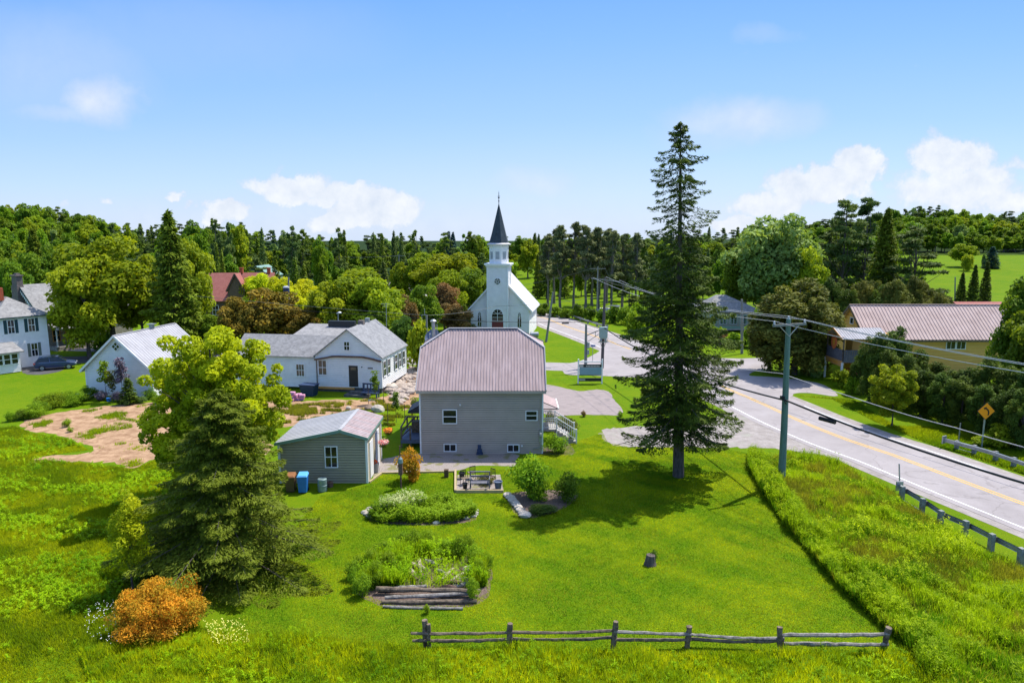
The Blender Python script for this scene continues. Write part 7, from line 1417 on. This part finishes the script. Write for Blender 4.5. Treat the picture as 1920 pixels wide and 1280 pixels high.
edge = GW([(1405, 850), (1440, 862), (1462, 915), (1510, 985), (1570, 1050), (1640, 1110), (1720, 1180), (1790, 1270), (1740, 1290), (1698, 1215), (1640, 1165), (1570, 1100), (1520, 1040), (1470, 985), (1432, 930), (1404, 880)])
blades('border_grass', 70000, edge, .85, .035, 'gr_weed', 61, (), 'tall stalks along the mown lawn edge', lean=.35, hvar=lambda x, y: .4 + 1.0 * fbm_(x, y, 1.5, 9), ts=1.2, tc=1.5)
weeds('border_weeds', 4200, edge, .9, 'gr_weed', 6, K=30, ls=.055, label='dense row of tall weeds along the mown lawn edge', spread=.16, hvar=lambda x, y: .35 + 1.1 * fbm_(x, y, 1.5, 9))
clump_rg = random.Random(14)
bedp = GW([(692, 972), (715, 950), (760, 942), (840, 942), (882, 950), (893, 966), (860, 979), (780, 982), (710, 980)])
weeds('flower_bed_leaves', 2100, bedp, .62, 'lf_bush', 8, K=26, ls=.055, label='dense leafy plants of the low oval flower bed', spread=.2, aspect=.5, hvar=lambda x, y: .35 + 1.3 * fbm_(x, y, 2.2, 81))
bedc = GW([(712, 958), (745, 945), (790, 944), (800, 956), (760, 965), (720, 966)]); weeds('flower_bed_blossom', 420, bedc, .85, 'lf_cream', 9, K=22, ls=.045, label='cream blossom on the left of the oval flower bed', spread=.16, aspect=.6)
rb = GW([(668, 1108), (688, 1062), (740, 1036), (850, 1034), (905, 1060), (912, 1100), (880, 1105), (700, 1104)]); blades('bed_blades', 16000, rb, .75, .03, 'gr_weed', 71, (), 'long grass blades in the round garden bed', lean=.4, hvar=lambda x, y: .5 + .9 * fbm_(x, y, 2, 3), dens=lambda q: np.where((q[:, 0] > G(762, 1075).x) & (q[:, 0] < G(892, 1075).x) & (q[:, 1] < G(800, 1044).y), .06, 1.0))
weeds('bed_grass', 1000, rb, .8, 'gr_weed', 10, K=20, ls=.07, label='long grass growing through the round garden bed', spread=.12, dens=lambda q: np.where((q[:, 0] > G(768, 1075).x) & (q[:, 0] < G(880, 1075).x) & (q[:, 1] < G(800, 1046).y), .1, 1.0))
yard = GW([(480, 765), (640, 755), (760, 745), (780, 790), (730, 800), (680, 775), (560, 800), (480, 805)])
blades('yard_weeds', 26000, yard, .3, .05, 'gr_olive', 11, (), 'patchy weeds on the bare farmhouse yard', dens=lambda q: np.clip((fbm_(q[:, 0], q[:, 1], 1.1, 4) - .52) * 5, 0, 1))
blades('patch_weeds', 9000, dirtx[0], .25, .04, 'gr_meadow', 12, (), 'sparse weeds on the dirt patch', dens=lambda q: np.clip((fbm_(q[:, 0], q[:, 1], .9, 6) - .74) * 5, 0, 1))
verge = GW([(1490, 742), (1560, 748), (1640, 790), (1760, 840), (1800, 850), (1920, 890), (1920, 840), (1780, 800), (1680, 800), (1600, 750)]); blades('verge_grass', 40000, verge, .2, .04, 'gr_lawn', 13, (), 'short grass of the far road verge')
# flowers
def flowers(name, n, poly, z, s, mat, seed, label):
    rg = np.random.RandomState(seed); q = scatter(n, poly, rg); p = np.column_stack([q, rg.uniform(z * .6, z, len(q))]); o = link_mesh(name, np_mesh(name, leaf_verts(p, rg.normal(size=(len(q), 3)) * .3 + np.array([0, -.3, 1]), np.full(len(q), s), .9, rg), 4, mat, rg.uniform(0, 1, len(q)))); return tag(o, label, 'flowers', kind='stuff')
flowers('white_flowers', 150, GW([(165, 1150), (215, 1140), (230, 1215), (330, 1210), (340, 1200), (200, 1225), (160, 1200)]), .6, .022, 'flower_white', 1, 'white daisies around the orange shrub'); flowers('yellow_flowers', 240, GW([(380, 1180), (460, 1180), (470, 1222), (400, 1225)]), .6, .024, 'flower_yellow', 2, 'pale yellow blossoms in the meadow right of the orange shrub')
for k, (b_, mt) in enumerate(zip(HBS, ('flower_pink', 'flower_orange'))):
    rgn = np.random.RandomState(k); n = 260; d = unit(rgn.normal(size=(n, 3))); p = d * np.array([.42, .42, .22]) * rgn.uniform(.6, 1, (n, 1)) + np.array([0, 0, .12]); link_mesh('blossom', np_mesh('blossom', leaf_verts(p, d, np.full(n, .055), .8, rgn), 4, mt, rgn.uniform(0, 1, n)), b_)
    p = d * np.array([.36, .36, .25]) * rgn.uniform(.6, 1, (n, 1)) - np.array([0, 0, .1]); link_mesh('foliage', np_mesh('foliage', leaf_verts(p, d, np.full(n, .05), .6, rgn), 4, 'lf_green', rgn.uniform(0, 1, n)), b_)
rgn = np.random.RandomState(5); n = 160; d = unit(rgn.normal(size=(n, 3))); p = d * np.array([.24, .24, .16]) + np.array([0, 0, .72]); link_mesh('blossom', np_mesh('blossom', leaf_verts(p, d, np.full(n, .05), .8, rgn), 4, 'flower_orange', rgn.uniform(0, .4, n)), pb)

# ------------------------------------------------------------ labels of look-alikes: say which one
ORD = 'first second third fourth fifth sixth seventh eighth ninth tenth eleventh twelfth thirteenth fourteenth fifteenth sixteenth seventeenth eighteenth nineteenth twentieth'.split()
bpy.context.view_layer.update()
same = {}
for o in bpy.data.objects:
    if o.parent is None and 'label' in o and o.get('kind') is None: same.setdefault(o['label'], []).append(o)
for lab, os_ in same.items():
    if 1 < len(os_) <= 20:
        def key(o):
            p = o.matrix_world.translation
            if o.type == 'MESH' and p.length < .01: p = Vector(o.bound_box[0]).lerp(Vector(o.bound_box[6]), .5)
            return p.x / max(p.y, 1)
        os_.sort(key=key)
        for i, o in enumerate(os_): o['label'] = f"{ORD[i]} from left, {lab}"


for o in bpy.data.objects:
    if o.parent is None and 'label' in o and len(o['label'].replace('-', ' ').split()) > 16: print('LONG', o.name, o['label'])
